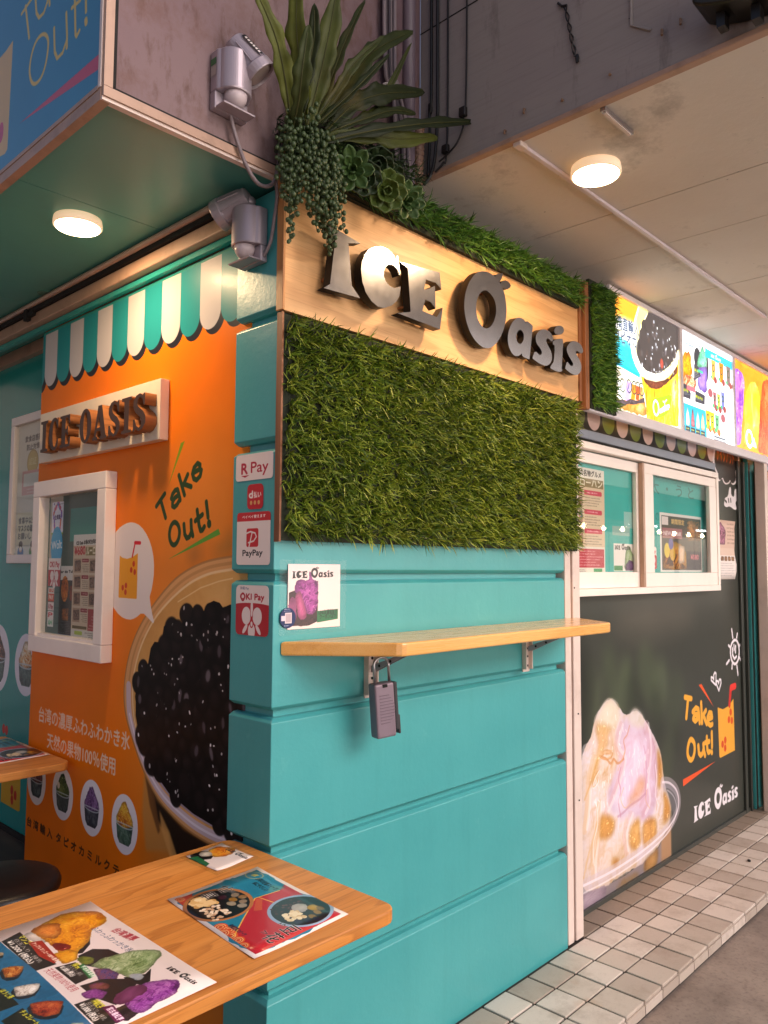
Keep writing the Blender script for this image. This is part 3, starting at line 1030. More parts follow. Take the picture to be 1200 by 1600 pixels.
def letter(key, label, depth=.030, yc=-.070, tilt=0, lean=0):
    P = LET[key]
    cx = sum(q[0] for q in P[0]) / len(P[0])
    cz = sum(q[1] for q in P[0]) / len(P[0])
    t = thing('sign_letter', label, 'letter', (cx, yc, cz), 'raised metal letters of the sign')
    me = outline_mesh([[(q[0] - cx, q[1] - cz) for q in p] for p in P], depth)
    me.transform(Matrix.Rotation(R(90), 4, 'X'))
    me.materials.clear()
    me.materials.append(M_gun)
    me.materials.append(M_gunside)
    for p in me.polygons:
        p.material_index = 0 if p.normal.y < -.7 else 1
    o = bpy.data.objects.new('letter_body', me)
    COL.objects.link(o)
    o.parent = t
    t.rotation_euler = (lean, 0, tilt)
    xs = [q[0] for q in P[0]]
    zs = [q[1] for q in P[0]]
    for fx, fz in ((.3, .25), (.65, .78)):
        px, pz = min(xs) + (max(xs) - min(xs)) * fx, min(zs) + (max(zs) - min(zs)) * fz
        s = MB().tube([(px - cx, depth / 2 - .002, pz - cz), (px - cx, -.028 - yc + .003, pz - cz)], .0055, 8).mesh('standoff_peg')
        s.materials.append(M_brownwood)
        po = bpy.data.objects.new('standoff_peg', s)
        COL.objects.link(po)
        po.parent = t
    return t
letter('I', 'raised metal capital letter I, first on the plywood board')
letter('C', 'raised metal capital letter C with a warm lamp glint', tilt=R(2.0))
letter('E', 'raised metal capital letter E after the C on the plywood board')
t_O = letter('O', 'large raised metal capital letter O of the plywood board sign', lean=R(5))
letter('leaf', 'small raised metal leaf sprout on top of the large letter O', depth=.024)
letter('a', 'raised metal small letter a beside the large O', lean=R(6))
letter('s', 'raised metal small letter s between the a and the dotted i', lean=R(6))
ti = letter('i', 'raised metal small letter i with round dot', lean=R(6))
letter('s2', 'raised metal small letter s last on the board, by the brown strip', lean=R(6.5))

# ---------------------------------------------------------------- plants on top of the sign
def fern_mat():
    t = NT('fern_leaf')
    oi = t.n('ObjectInfo')
    a = t.ramp(oi.outputs['Random'], [(0, rgb('#232a12')), (.5, rgb('#39411a')), (1, rgb('#666b2a'))])
    st = t.noise(6, 5, .6)
    b = t.mix(t.ramp(st, [(.45, (0, 0, 0)), (.7, (.6, .6, .6))]), a, rgb('#232b16'))
    st2 = t.noise(3, 4, .6)
    b = t.mix(t.ramp(st2, [(.58, (0, 0, 0)), (.75, (.5, .5, .5))]), b, rgb('#7d6a2e'))
    t.base(b).rough(.5).bump(t.noise(40, 3), .2, .002)
    t.b.inputs['Specular IOR Level'].default_value = .25
    return t.m
M_fern = fern_mat()
fern = thing('birds_nest_fern', 'dark broad leaved fern fanning out above the sign corner', 'fern', (.08, -.08, 2.72))
def leaf(pts, width, roll=0, seed=0, taper=.9):
    width *= .62
    rs = random.Random(seed)
    path = smooth_path(pts, 7)
    n = len(path)
    vs, fs = [], []
    for i, p in enumerate(path):
        t = i / (n - 1)
        tan = (path[min(i + 1, n - 1)] - path[max(i - 1, 0)]).normalized()
        view = Vector((-.72, -.69, 0.05))
        view = Matrix.Rotation(roll, 3, tan) @ view
        side = tan.cross(view).normalized()
        nrm = side.cross(tan).normalized()
        w = width * (.22 + .78 * math.sin(math.pi * min(1, (t + .02) ** 1.15 * 1.0)) ** .75) if t < .98 else width * .02
        if t > .98:
            w = width * .03
        wave = math.sin(i * 1.35 + seed) * .15 + math.sin(i * .7 + seed * 2) * .1
        for k in range(-2, 3):
            e = k / 2
            off = side * (w / 2 * e * (1 + (wave if abs(k) == 2 else 0))) + nrm * (abs(e) * w * .16 + (math.sin(i * 1.6 + k + seed) * w * .15 if abs(k) == 2 else 0))
            vs.append(p + off)
    for i in range(n - 1):
        for k in range(4):
            fs.append((i * 5 + k, i * 5 + k + 1, (i + 1) * 5 + k + 1, (i + 1) * 5 + k))
    o = MB().add(vs, fs).obj('leaf', M_fern, fern, smooth=True)
    s = o.modifiers.new('thick', 'SOLIDIFY')
    s.thickness = .0016
    rib = MB().tube([p - Vector((-.72, -.69, 0.05)) * -.0022 for p in path[:-2]], [.0024 * (1 - .75 * i / n) for i in range(n - 2)], 5).mesh('midrib')
    r = bpy.data.objects.new('midrib', rib)
    rib.materials.append(plain_rib)
    COL.objects.link(r)
    r.parent = o
plain_rib = plain('fern_midrib', '#4a4a20', .5)
def F3(ya, L):
    return [(a[0], y, a[1]) for a, y in zip(L, ya)]
leaf(F3((-.09, -.11, -.13, -.14), [(-0.037,2.706),(-0.072,2.786),(-0.124,2.879),(-0.202,2.966)]), .075, .2, 1)
leaf(F3((-.09, -.13, -.16, -.19), [(0.014,2.734),(-0.034,2.811),(-0.080,2.915),(-0.101,3.042)]), .085, -.3, 2)
leaf(F3((-.10, -.15, -.19, -.21), [(-0.038,2.674),(-0.059,2.729),(-0.080,2.801),(-0.080,2.898)]), .072, .1, 3)
leaf(F3((-.09, -.10, -.10, -.10), [(0.026,2.722),(0.034,2.823),(0.002,2.888),(-0.001,2.954)]), .025, .3, 4)
leaf(F3((-.09, -.11, -.13, -.16), [(0.022,2.718),(0.044,2.844),(0.058,2.962),(0.071,3.133)]), .095, .2, 5)
leaf(F3((-.08, -.09, -.10, -.10), [(0.063,2.756),(0.106,2.888),(0.154,3.028),(0.232,3.195)]), .055, -.3, 6)
leaf(F3((-.08, -.11, -.13, -.13), [(0.073,2.752),(0.154,2.890),(0.241,3.023),(0.417,3.181)]), .095, .1, 7)
leaf(F3((-.08, -.14, -.18, -.20), [(0.041,2.716),(0.100,2.797),(0.162,2.882),(0.236,2.982)]), .045, -.2, 8)
leaf(F3((-.08, -.10, -.12, -.13), [(0.102,2.740),(0.189,2.848),(0.297,2.923),(0.474,3.005)]), .095, .35, 9)
leaf(F3((-.08, -.10, -.10, -.10), [(0.133,2.755),(0.227,2.831),(0.299,2.899),(0.444,3.170)]), .035, .2, 10)
leaf(F3((-.09, -.15, -.19, -.22), [(0.068,2.687),(0.227,2.767),(0.436,2.863),(0.633,2.940)]), .060, .1, 11)
leaf(F3((-.09, -.13, -.15, -.16), [(0.095,2.717),(0.223,2.758),(0.342,2.788),(0.503,2.858)]), .082, .5, 12)

leaf(F3((-.09, -.12, -.14, -.16), [(-0.006,2.702),(-0.015,2.800),(-0.002,2.927),(-0.019,3.016)]), .06, -.1, 14)
leaf(F3((-.08, -.11, -.13, -.15), [(0.048,2.731),(0.120,2.863),(0.161,2.946),(0.266,3.078)]), .05, .2, 15)
leaf(F3((-.08, -.11, -.12, -.13), [(0.106,2.735),(0.207,2.804),(0.335,2.887),(0.433,2.916)]), .05, .2, 16)
M_pearl = plain('bead_leaves', '#3c4d2a', .42, var=.25, vscale=40)
pearls = thing('string_of_pearls', 'trailing string of pearls plant hanging over the sign board corner', 'hanging plant', (.03, -.1, 2.7))
_ico = bmesh.new()
bmesh.ops.create_icosphere(_ico, subdivisions=2, radius=1)
ICO_V = [tuple(v.co) for v in _ico.verts]
ICO_F = [tuple(v.index for v in f.verts) for f in _ico.faces]
_ico.free()
rs = random.Random(5)
for k in range(46):
    u = rs.random()
    x = -.075 + u * .20
    y = -.075 - rs.random() * .075
    ztop = 2.665 + .04 * math.sin(u * 5) + rs.uniform(-.02, .05)
    zmean = 2.50 if k % 3 else 2.41
    if .35 < u < .62:
        zmean += .05
    if u > .85:
        zmean = 2.47
    zbot = zmean + rs.uniform(-.06, .06)
    n = int((ztop - zbot) / .0105)
    mb = MB()
    path = []
    sx, sy = rs.uniform(-.12, .12), rs.uniform(-.05, .05)
    for i in range(n):
        z = ztop - (i + .5) * .0105
        px = x + sx * (ztop - z) * .5 + .004 * math.sin(i * .6 + k)
        pyy = y + sy * (ztop - z) * .5
        path.append((px, pyy, z))
        r = .0066 * rs.uniform(.75, 1.15)
        a = i * 2.4 + k
        M = Matrix.Translation((px + .0078 * math.cos(a), pyy + .0078 * math.sin(a), z)) @ Matrix.Diagonal((r, r, r * 1.15, 1))
        mb.add(ICO_V, ICO_F, M)
    if len(path) > 2:
        mb.tube(path, .0011, 4)
    mb.obj('strand', M_pearl, pearls, smooth=True)

M_succ = [leafy('succulent_%s' % n, c, .5) for n, c in (('green', ['#2c4220', '#3b552a', '#4e6a34', '#43602d']), ('dark', ['#1f2e18', '#2a3d21', '#344a29']), ('olive', ['#3f5020', '#55682a', '#667834']))]
def rosette(c, r, n, mat, label, tiltx=0, tiltz=0, slim=.42, layers=3):
    t = thing('succulent', label, 'succulent', c, 'succulent rosettes on the sign top')
    r *= .88
    base = Matrix.Rotation(tiltz, 4, 'Z') @ Matrix.Rotation(R(90) + tiltx, 4, 'X')
    k = 0
    for ly in range(layers):
        f = 1 - ly * .27
        m = n - ly * 2
        for i in range(m):
            a = 2 * math.pi * (i + .5 * (ly % 2)) / m + ly * .3
            L, w = r * f, r * f * slim
            lift = R(18 + 24 * ly)
            vs, fs = [], []
            prof = [(0, .35), (.35, .8), (.65, 1.0), (.85, .72), (1.0, .06)]
            for tt, ww in prof:
                for e in (-1, -.5, 0, .5, 1):
                    vs.append((L * tt, w * ww * e, L * .13 * (1 - abs(e)) * -1 * ww + L * .10 * tt * tt + abs(e) * .02 * L))
            N = len(prof)
            for p in range(N - 1):
                for q in range(4):
                    fs.append((p * 5 + q, p * 5 + q + 1, (p + 1) * 5 + q + 1, (p + 1) * 5 + q))
            M = base @ Matrix.Rotation(a, 4, 'Z') @ Matrix.Translation((r * .06, 0, r * .05 * ly)) @ Matrix.Rotation(-lift, 4, 'Y')
            me = MB().add([M @ Vector(v) for v in vs], fs).mesh('leaf')
            me.materials.append(mat)
            o = bpy.data.objects.new('leaf', me)
            COL.objects.link(o)
            o.parent = t
            for pz in me.polygons:
                pz.use_smooth = True
            sm = o.modifiers.new('thick', 'SOLIDIFY')
            sm.thickness = r * .05
            k += 1
    return t
rosette((.300, -.125, 2.622), .074, 8, M_succ[2], 'largest olive green rosette succulent, lowest on the sign top', .45, -.55, .40, 4)
rosette((.165, -.12, 2.635), .075, 7, M_succ[0], 'pale pointed green succulent beside the pearl strands', .3, -.7, .3)
rosette((.395, -.12, 2.625), .070, 7, M_succ[0], 'pointed green succulent at the start of the grass strip', .3, -.3, .32)
rosette((.225, -.11, 2.640), .06, 8, M_succ[1], 'dark green rosette succulent between two pointed ones', .6, -.5, .5)
rosette((.285, -.10, 2.715), .062, 8, M_succ[1], 'dark upper rosette succulent behind the largest one', .8, -.5, .5)
rosette((.355, -.09, 2.70), .052, 7, M_succ[1], 'small dark succulent rosette under the fern leaf tips', .7, -.3, .45)
t = thing('artificial_grass', 'thin wispy artificial grass tufts around the succulents', 'grass tufts', (.25, -.08, 2.68))
box('planting_board', .0, .44, -.06, -.03, 2.605, 2.76, M_grassback, t)
link('blades', grass_blades([(.10, .52, 2.66, 2.80)], 9, .022, 9, .055, y_of=lambda x, z: -.06, width=.0034, droop=.6), leafy('wispy_grass', ['#26381c', '#3b5528', '#4e6b33'], .5), t, kind='stuff')
link('moss', grass_blades([(-.06, .13, 2.60, 2.74)], 10, .02, 9, .04, y_of=lambda x, z: -.05, width=.0034, droop=.6), leafy('dark_moss', ['#1a2612', '#2c3f1e'], .6), t, kind='stuff')

# ---------------------------------------------------------------- orange mural wall in the left bay
MX = .022
def mid(q):
    """(left, right, top, bottom) -> centre and radii"""
    return (q[0][0] + q[1][0]) / 2, (q[2][1] + q[3][1]) / 2, abs(q[0][0] - q[1][0]) / 2, abs(q[2][1] - q[3][1]) / 2

def cup_of_ice(c, cu, cv, r, pal, seed, k=1, cupcol='#5d6a66', topping=None):
    """small round product picture: clear tub with a heap of shaved ice"""
    c.ell(cu, cv, r * 1.0, r * 1.12, '#ece4ea')
    bowl_ = [(cu - .64 * r, cv + .02 * r), (cu + .64 * r, cv + .02 * r), (cu + .52 * r, cv - .58 * r), (cu + .34 * r, cv - .76 * r), (cu - .34 * r, cv - .76 * r), (cu - .52 * r, cv - .58 * r)]
    c.poly(bowl_, cupcol)
    c.food(bowl_, ['#343c3e', cupcol, '#8f9c98'], seed + 3, r * .3, a=.8, rag=0)
    c.food([(cu - .66 * r, cv + .02 * r), (cu - .60 * r, cv + .28 * r), (cu - .34 * r, cv + .52 * r), (cu - .08 * r, cv + .86 * r), (cu + .2 * r, cv + .80 * r), (cu + .42 * r, cv + .46 * r), (cu + .64 * r, cv + .16 * r), (cu + .62 * r, cv - .04 * r), (cu, cv - .16 * r)], pal, seed, r * .2, spec=.4)
    T = np.linspace(0, 2 * math.pi, 40)
    c.line([(cu + .64 * r * math.cos(t), cv + .0 * r + .14 * r * math.sin(t)) for t in T if math.sin(t) < .1], r * .05, '#c9cfd4', .8)
    if topping:
        c.ell(cu + k * .42 * r, cv + .28 * r, .13 * r, .15 * r, topping)

def pearls_fill(c, pts, n, seed, r0, region):
    """a pile of dark tapioca pearls with wet glints"""
    c.poly(pts, '#0b0708')
    rs = random.Random(seed)
    u0, u1, v0, v1 = region
    P = np.array(pts)
    def inside(u, v):
        ins = False
        for i in range(len(P)):
            a, b = P[i], P[i - 1]
            if (a[1] > v) != (b[1] > v) and u < (b[0] - a[0]) * (v - a[1]) / (b[1] - a[1]) + a[0]:
                ins = not ins
        return ins
    spots = []
    row = 0
    v = v1
    while v > v0:
        u = u0 + (row % 2) * r0 * .9
        while u < u1:
            spots.append((u + rs.uniform(-.4, .4) * r0, v + rs.uniform(-.4, .4) * r0))
            u += r0 * 1.75
        v -= r0 * 1.35
        row += 1
    rs.shuffle(spots)
    for u, v in spots:
        if not inside(u, v):
            continue
        r = r0 * rs.uniform(.85, 1.15)
        k = rs.uniform(.8, 1.1)
        rot = rs.uniform(-.6, .6)
        c.ell(u, v, r * 1.04, r * k * 1.04, '#060405', .85, rot, blur=r * .08)
        c.ell(u + r * .05, v + r * .05, r * .86, r * k * .86, rs.choice(['#120c0d', '#160f10', '#110b0c', '#1a1213']), .95, rot, blur=r * .22)
        c.ell(u + r * .12, v + r * .18, r * .5, r * k * .42, rs.choice(['#211819', '#281f21', '#1c1415']), .8, rot, blur=r * .25)
        if rs.random() < .26:
            c.ell(u + r * rs.uniform(-.3, .3), v + r * rs.uniform(-.1, .35), r * rs.uniform(.2, .34), r * rs.uniform(.4, .62), rs.choice(['#5d525a', '#6d626c', '#4c4249', '#7b7078']), .8, rs.uniform(-.4, .4), blur=r * .1)
        if rs.random() < .5:
            for _k in range(rs.choice([1, 1, 2, 3])):
                c.ell(u + rs.uniform(-.55, .55) * r, v + rs.uniform(-.4, .6) * r, r * rs.uniform(.05, .14), r * rs.uniform(.06, .20), '#f8f0f2', rs.uniform(.6, 1), rs.uniform(-.6, .6))

def paint_mural():
    c = Canvas(.12, 1.60, .02, 2.475, 640, '#f0780f', flip=True)
    # photographic ground: orange, softening to amber and brown round the cup
    c.ell(.35, 1.18, .42, .75, '#e08a3c', .7, blur=.16)
    c.ell(.22, .55, .40, .45, '#b97838', .7, blur=.14)
    c.poly([(0.453,1.550),(0.387,1.565),(0.377,1.536),(0.413,1.510),(0.456,1.515)], '#96643a', .6, blur=.03)
    c.poly([(0.332,1.548),(0.283,1.558),(0.254,1.598),(0.204,1.604),(0.201,1.535),(0.295,1.522)], '#a2743a', .6, blur=.03)
    c.grain(.10, .25, 4)
    c.poly([(0.684,0.821),(0.637,0.817),(0.509,0.721),(0.473,0.627),(0.660,0.581),(0.689,0.693)], '#c28a4a', .8, blur=.01)
    c.poly([(0.648,0.803),(0.599,0.754),(0.444,0.701),(0.294,0.687),(0.166,0.702),(0.163,0.601),(0.468,0.517),(0.528,0.671),(0.596,0.690)], '#1d130e', .95, blur=.01)
    c.poly([(0.678,0.816),(0.630,0.801),(0.578,0.665),(0.589,0.651),(0.644,0.727)], '#6d4626', .9, blur=.006)
    c.poly([(0.587,0.727),(0.523,0.672),(0.472,0.605),(0.514,0.594),(0.567,0.662)], '#d9a05a', .8, blur=.006)
    rim = [(0.139,1.533),(0.225,1.529),(0.375,1.510),(0.521,1.461),(0.654,1.372),(0.746,1.287),(0.804,1.195),(0.830,1.091),(0.818,1.003),(0.763,0.917),(0.685,0.827),(0.588,0.756),(0.445,0.707),(0.314,0.690),(0.220,0.694),(0.098,0.709)]
    inner = [(0.138,1.498),(0.224,1.491),(0.353,1.474),(0.476,1.432),(0.617,1.349),(0.708,1.258),(0.756,1.173),(0.773,1.097),(0.761,0.998),(0.714,0.919),(0.639,0.847),(0.534,0.790),(0.395,0.756),(0.297,0.745),(0.222,0.745),(0.099,0.749)]
    sm = lambda L: [(p.x, p.y) for p in smooth_path([(a, b, 0) for a, b in L], 5)]
    band = [((a[0] + b[0]) / 2, (a[1] + b[1]) / 2) for a, b in zip(rim, inner)]
    b1, b2, b3, i9 = sm(band[:8]), sm(band[7:]), sm(band[8:]), sm(inner[9:])
    rim, inner = sm(rim), sm(inner)
    c.poly(rim, '#d9a169')
    c.poly(inner, '#dba45e')
    c.food(inner, ['#c98f4d', '#dba560', '#e6b878'], 4, .12, ridge=False, edge=.1, a=.6)
    c.line(rim, .007, '#a87848', .8)
    c.line(inner, .008, '#f0d0a4', .8)
    c.line(b1, .010, '#c08a55', .8)
    c.line(b2, .030, '#cfbccb', .9)
    c.line(b3, .008, '#efe4ee', .8)
    c.line(i9, .010, '#9d8a9c', .9)
    c.line([(0.218,1.465),(0.284,1.456),(0.382,1.434),(0.507,1.387)], .004, '#f0cf98', .8)
    pl = [(0.117,1.397),(0.230,1.388),(0.262,1.378),(0.280,1.392),(0.311,1.397),(0.345,1.386),(0.359,1.365),(0.415,1.365),(0.457,1.353),(0.482,1.319),(0.515,1.321),(0.559,1.320),(0.587,1.305),(0.599,1.253),(0.642,1.252),(0.664,1.230),(0.679,1.176),(0.713,1.175),(0.726,1.151),(0.753,1.086),(0.749,1.000),(0.714,0.919),(0.639,0.847),(0.534,0.790),(0.395,0.756),(0.297,0.745),(0.222,0.746),(0.099,0.749)]
    us, vs = [q[0] for q in pl], [q[1] for q in pl]
    pearls_fill(c, pl, 300, 11, .037, (min(us), max(us), min(vs), max(vs)))
    # speech bubble with the drink
    c.poly(chaikin([(0.807,1.652),(0.750,1.637),(0.698,1.597),(0.666,1.548),(0.654,1.488),(0.665,1.428),(0.679,1.400)] + [(0.679,1.395),(0.666,1.353),(0.642,1.306),(0.684,1.327),(0.724,1.345)] + [(0.768,1.323),(0.813,1.314),(0.877,1.325),(0.934,1.360),(0.970,1.407),(0.993,1.480),(0.984,1.540),(0.954,1.592),(0.907,1.631),(0.854,1.648)], 1), '#e6d8d4')
    c.poly([(0.888,1.536),(0.868,1.528),(0.836,1.524),(0.800,1.530),(0.764,1.543),(0.763,1.390),(0.768,1.388),(0.884,1.389),(0.889,1.392)], '#e69a24')
    c.line([(0.801,1.531),(0.784,1.580)], .008, '#c8202c')
    c.line([(0.785,1.579),(0.751,1.578)], .012, '#cc2230')
    for q in [(0.790,1.507),(0.806,1.486),(0.782,1.479),(0.839,1.432),(0.861,1.424),(0.841,1.409)]:
        c.ell(q[0], q[1], .0085, .0100, '#c43a1c')
    # Take Out!
    g = '#2f4626'
    w = .0165
    for s in ([(0.652,1.698),(0.602,1.737)], [(0.625,1.716),(0.593,1.658)],
              [(0.561,1.719),(0.554,1.733),(0.540,1.744),(0.525,1.746),(0.517,1.731),(0.508,1.711)], [(0.517,1.728),(0.540,1.720),(0.553,1.707),(0.553,1.694),(0.541,1.690),(0.526,1.697),(0.512,1.711)],
              [(0.519,1.791),(0.484,1.726)], [(0.468,1.790),(0.496,1.753)], [(0.489,1.761),(0.447,1.750)],
              [(0.435,1.793),(0.401,1.802),(0.400,1.815),(0.414,1.821),(0.433,1.809),(0.441,1.791),(0.433,1.774),(0.417,1.769),(0.398,1.780),(0.392,1.798)],
              [(0.483,1.632),(0.477,1.601),(0.465,1.588),(0.450,1.592),(0.440,1.606)], [(0.443,1.643),(0.440,1.616),(0.431,1.595)],
              [(0.410,1.674),(0.398,1.628),(0.389,1.610),(0.379,1.611),(0.369,1.621)], [(0.419,1.641),(0.381,1.659)],
              [(0.361,1.697),(0.350,1.650)], [(0.344,1.632),(0.343,1.627)]):
        c.line(s, w, g)
    O = [(0.539,1.643),(0.518,1.634),(0.507,1.615),(0.508,1.594),(0.520,1.575),(0.538,1.566),(0.556,1.573),(0.567,1.592),(0.567,1.614),(0.557,1.633)]
    c.line(chaikin(O, 2), w, g, closed=True)
    c.line([(0.344,1.632),(0.343,1.627)], .022, g)
    c.poly([(0.512,1.895),(0.490,1.900),(0.578,1.765)], '#7d9a20')
    c.poly([(0.294,1.613),(0.284,1.596),(0.569,1.522)], '#5f9c3a')
    # Japanese lines
    a, b = [(1.504,0.883),(0.783,0.884)]
    c.text('台湾の濃厚ふわふわかき氷', a, b, .047, '#f2d9cc', .9, bold=.0016)
    a, b = [(1.420,0.793),(0.877,0.785)]
    c.text('天然の果物100％使用', a, b, .047, '#f2d9cc', .9, bold=.0016)
    a, b = [(1.578,0.460),(0.831,0.457)]
    c.text('台 湾 輸 入  タ ピ オ カ ミ ル ク テ', a, b, .028, '#3d2413', .95, bold=.0014)
    # four round pictures
    for q, pal, sd, cc, tp in (([(1.594,0.649),(1.416,0.682),(1.509,0.743),(1.493,0.555)], ['#2c1418', '#54242a', '#80504c', '#a5827a'], 21, '#39424a', '#e9d8cc'),
                       ([(1.361,0.626),(1.180,0.662),(1.287,0.735),(1.254,0.549)], ['#1f2a12', '#3f4f22', '#66733a', '#93995a'], 22, '#4a504c', '#e5d8c6'),
                       ([(1.130,0.618),(0.946,0.657),(1.056,0.730),(1.013,0.546)], ['#3f2748', '#6d4a7c', '#94709f', '#b595bc'], 23, '#3e3d48', None),
                       ([(0.895,0.611),(0.711,0.652),(0.817,0.727),(0.784,0.540)], ['#a5501e', '#d98a30', '#e8b83e', '#f1d65a'], 24, '#4c6a56', None)):
        cu, cv, ru, rv = mid(q)
        cup_of_ice(c, cu, cv, (ru + rv / 1.12) / 2, pal, sd, 1, cc, tp)
    # printed awning
    u1, w = 1.568, .1148
    sh, tl, wh = '#25262f', '#278c92', '#c4bfc1'
    for off, cols in ((.022, (sh, sh)), (0, (tl, wh))):
        for i in range(-1, 13):
            cu = u1 - w * (i + .5) - off
            zt = 2.238 - (off * .9) + .058
            col = cols[i % 2 == 0]
            c.rect(cu - w / 2, cu + w / 2, zt, 2.466, col)
            c.ell(cu, zt, w / 2, .058, col)
    c.rect(.12, 1.60, 2.464, 2.475, '#2f8c84')
    return c
cv = paint_mural()
mural = thing('mural_wall', 'glossy orange wall with the big bubble tea cup print and striped awning print', 'wall', (MX, .9, 0))
M_mural = print_mat('orange_mural_print', cv, .36, coat=.03, bump=.04, spec=.12)
sheet('printed_panel', cv, 'x', MX, MX + .006, M_mural, mural, pts=[(.15, .02), (1.592, .02), (1.592, 2.475), (.15, 2.475)])
box('wall_body', MX + .007, .145, .30, 1.590, -.05, 2.59, plain('mural_wall_body', '#c8752a', .5), mural)

# ---------------------------------------------------------------- wooden ICE OASIS sign on the orange wall
sg = thing('wooden_name_sign', 'cream board with thick brown wooden letters on the orange wall', 'sign', (0, 1.07, 2.0))
q = [(1.515,2.117),(0.589,2.112),(0.587,1.913),(1.513,1.912)]
SY0, SY1, SZ0, SZ1 = (q[1][0] + q[2][0]) / 2, (q[0][0] + q[3][0]) / 2, (q[2][1] + q[3][1]) / 2, (q[0][1] + q[1][1]) / 2
box('board', -.012, MX - .001, SY0, SY1, SZ0, SZ1, plain('cream_board', '#e8d8c0', .45, var=.06, vscale=10, dirt=.15, dirtcol='#a08468'), sg, bevel=.002)
def slab_letter(ch):
    """heavy slab-serif capitals in a unit box: width w, height 1"""
    def arc(cx, cy, rx, ry, a0, a1, n=18):
        return [(cx + rx * math.cos(R(a0 + (a1 - a0) * i / n)), cy + ry * math.sin(R(a0 + (a1 - a0) * i / n))) for i in range(n + 1)]
    if ch == 'I':
        return .46, [[(0, 0), (.46, 0), (.46, .08), (.34, .1), (.34, .9), (.46, .92), (.46, 1), (0, 1), (0, .92), (.12, .9), (.12, .1), (0, .08)]]
    if ch == 'E':
        return .62, [[(0, 0), (.6, 0), (.62, .3), (.55, .3), (.5, .09), (.33, .09), (.33, .46), (.40, .44), (.42, .36), (.48, .36), (.48, .66), (.42, .66), (.40, .57), (.33, .55), (.33, .91), (.48, .91), (.53, .72), (.6, .72), (.58, 1), (0, 1), (0, .92), (.1, .9), (.1, .1), (0, .08)]]
    if ch == 'O':
        return .66, [arc(.33, .5, .33, .52, 0, 360, 36)[:-1], arc(.33, .5, .11, .42, 0, 360, 36)[:-1]]
    if ch == 'C':
        return .62, [arc(.34, .5, .34, .52, 52, 310, 30) + [(.6, .33), (.54, .32)] + arc(.36, .5, .13, .42, 300, 62, 24) + [(.52, .68), (.58, .68), (.58, 1.0), (.52, 1.0)]]
    if ch == 'A':
        return .74, [[(0, 0), (.26, 0), (.26, .08), (.19, .1), (.22, .25), (.42, .25), (.46, .1), (.39, .08), (.39, 0), (.74, 0), (.74, .08), (.69, .1), (.48, 1), (.28, 1), (.08, .1), (0, .08)], [(.24, .35), (.40, .35), (.32, .72)]]
    if ch == 'S':
        return .60, [[(.02, 0), (.08, 0), (.13, .06), (.28, -.02), (.45, .03), (.58, .18), (.58, .36), (.48, .5), (.24, .66), (.19, .76), (.22, .87), (.31, .92), (.42, .86), (.48, .68), (.54, .68), (.54, 1), (.48, 1), (.44, .95), (.30, 1.02), (.13, .97), (.02, .84), (.02, .66), (.11, .52), (.34, .36), (.40, .25), (.38, .13), (.29, .07), (.17, .14), (.09, .33), (.02, .33)]]
lx = 1.402
LH = .121
sc = .802 / 6.96
zb = 1.942
for i, ch in enumerate('ICE OASIS'):
    if ch == ' ':
        lx -= sc * .55
        continue
    w, P = slab_letter(ch)
    w *= 1.22
    me = outline_mesh([[(-p[0] * sc * 1.22, p[1] * LH) for p in pp] for pp in P], .042)
    # outline x -> -Y (reading direction on this wall), outline y -> Z, extrusion -> X
    me.transform(Matrix(((0, 0, 1, -.012 - .0215), (1, 0, 0, lx), (0, 1, 0, zb), (0, 0, 0, 1))))
    me.materials.clear()
    me.materials.append(M_letterface)
    me.materials.append(M_letterwood)
    o = bpy.data.objects.new('letter', me)
    COL.objects.link(o)
    o.parent = sg
    o.location = -sg.location
    for p in me.polygons:
        p.material_index = 0 if abs(p.normal.x) > .7 and p.center.x < -.05 else 1
    lx -= sc * (w + .085)

# ---------------------------------------------------------------- white framed hatch on the orange wall
M_glass = glass_mat('window_glass', refl=.03)
M_film = glass_mat('clear_film', refl=.012)
M_film.node_tree.nodes['Map Range'].inputs['To Max'].default_value = .25
q = [(1.527,1.833),(0.924,1.839),(0.918,1.161),(1.534,1.160)]
WY0, WY1, WZ0, WZ1 = (q[1][0] + q[2][0]) / 2, (q[0][0] + q[3][0]) / 2, (q[2][1] + q[3][1]) / 2, (q[0][1] + q[1][1]) / 2
hat = thing('wall_hatch', 'white framed glass hatch full of stickers on the orange wall', 'window', (0, (WY0 + WY1) / 2, WZ0))
fw = .062
def frame4(y0, y1, z0, z1, w, xa, xb, mat, parent, nm='frame_bar'):
    box(nm, xa, xb, y0, y1, z1 - w, z1, mat, parent, bevel=.003)
    box(nm, xa, xb, y0, y1, z0, z0 + w, mat, parent, bevel=.003)
    box(nm, xa, xb, y0, y0 + w, z0 + w + .0005, z1 - w - .0005, mat, parent, bevel=.003)
    box(nm, xa, xb, y1 - w, y1, z0 + w + .0005, z1 - w - .0005, mat, parent, bevel=.003)
frame4(WY0, WY1, WZ0, WZ1, fw, -.022, MX - .0005, M_white, hat)
gy0, gy1, gz0, gz1 = WY0 + fw, WY1 - fw, WZ0 + fw, WZ1 - fw
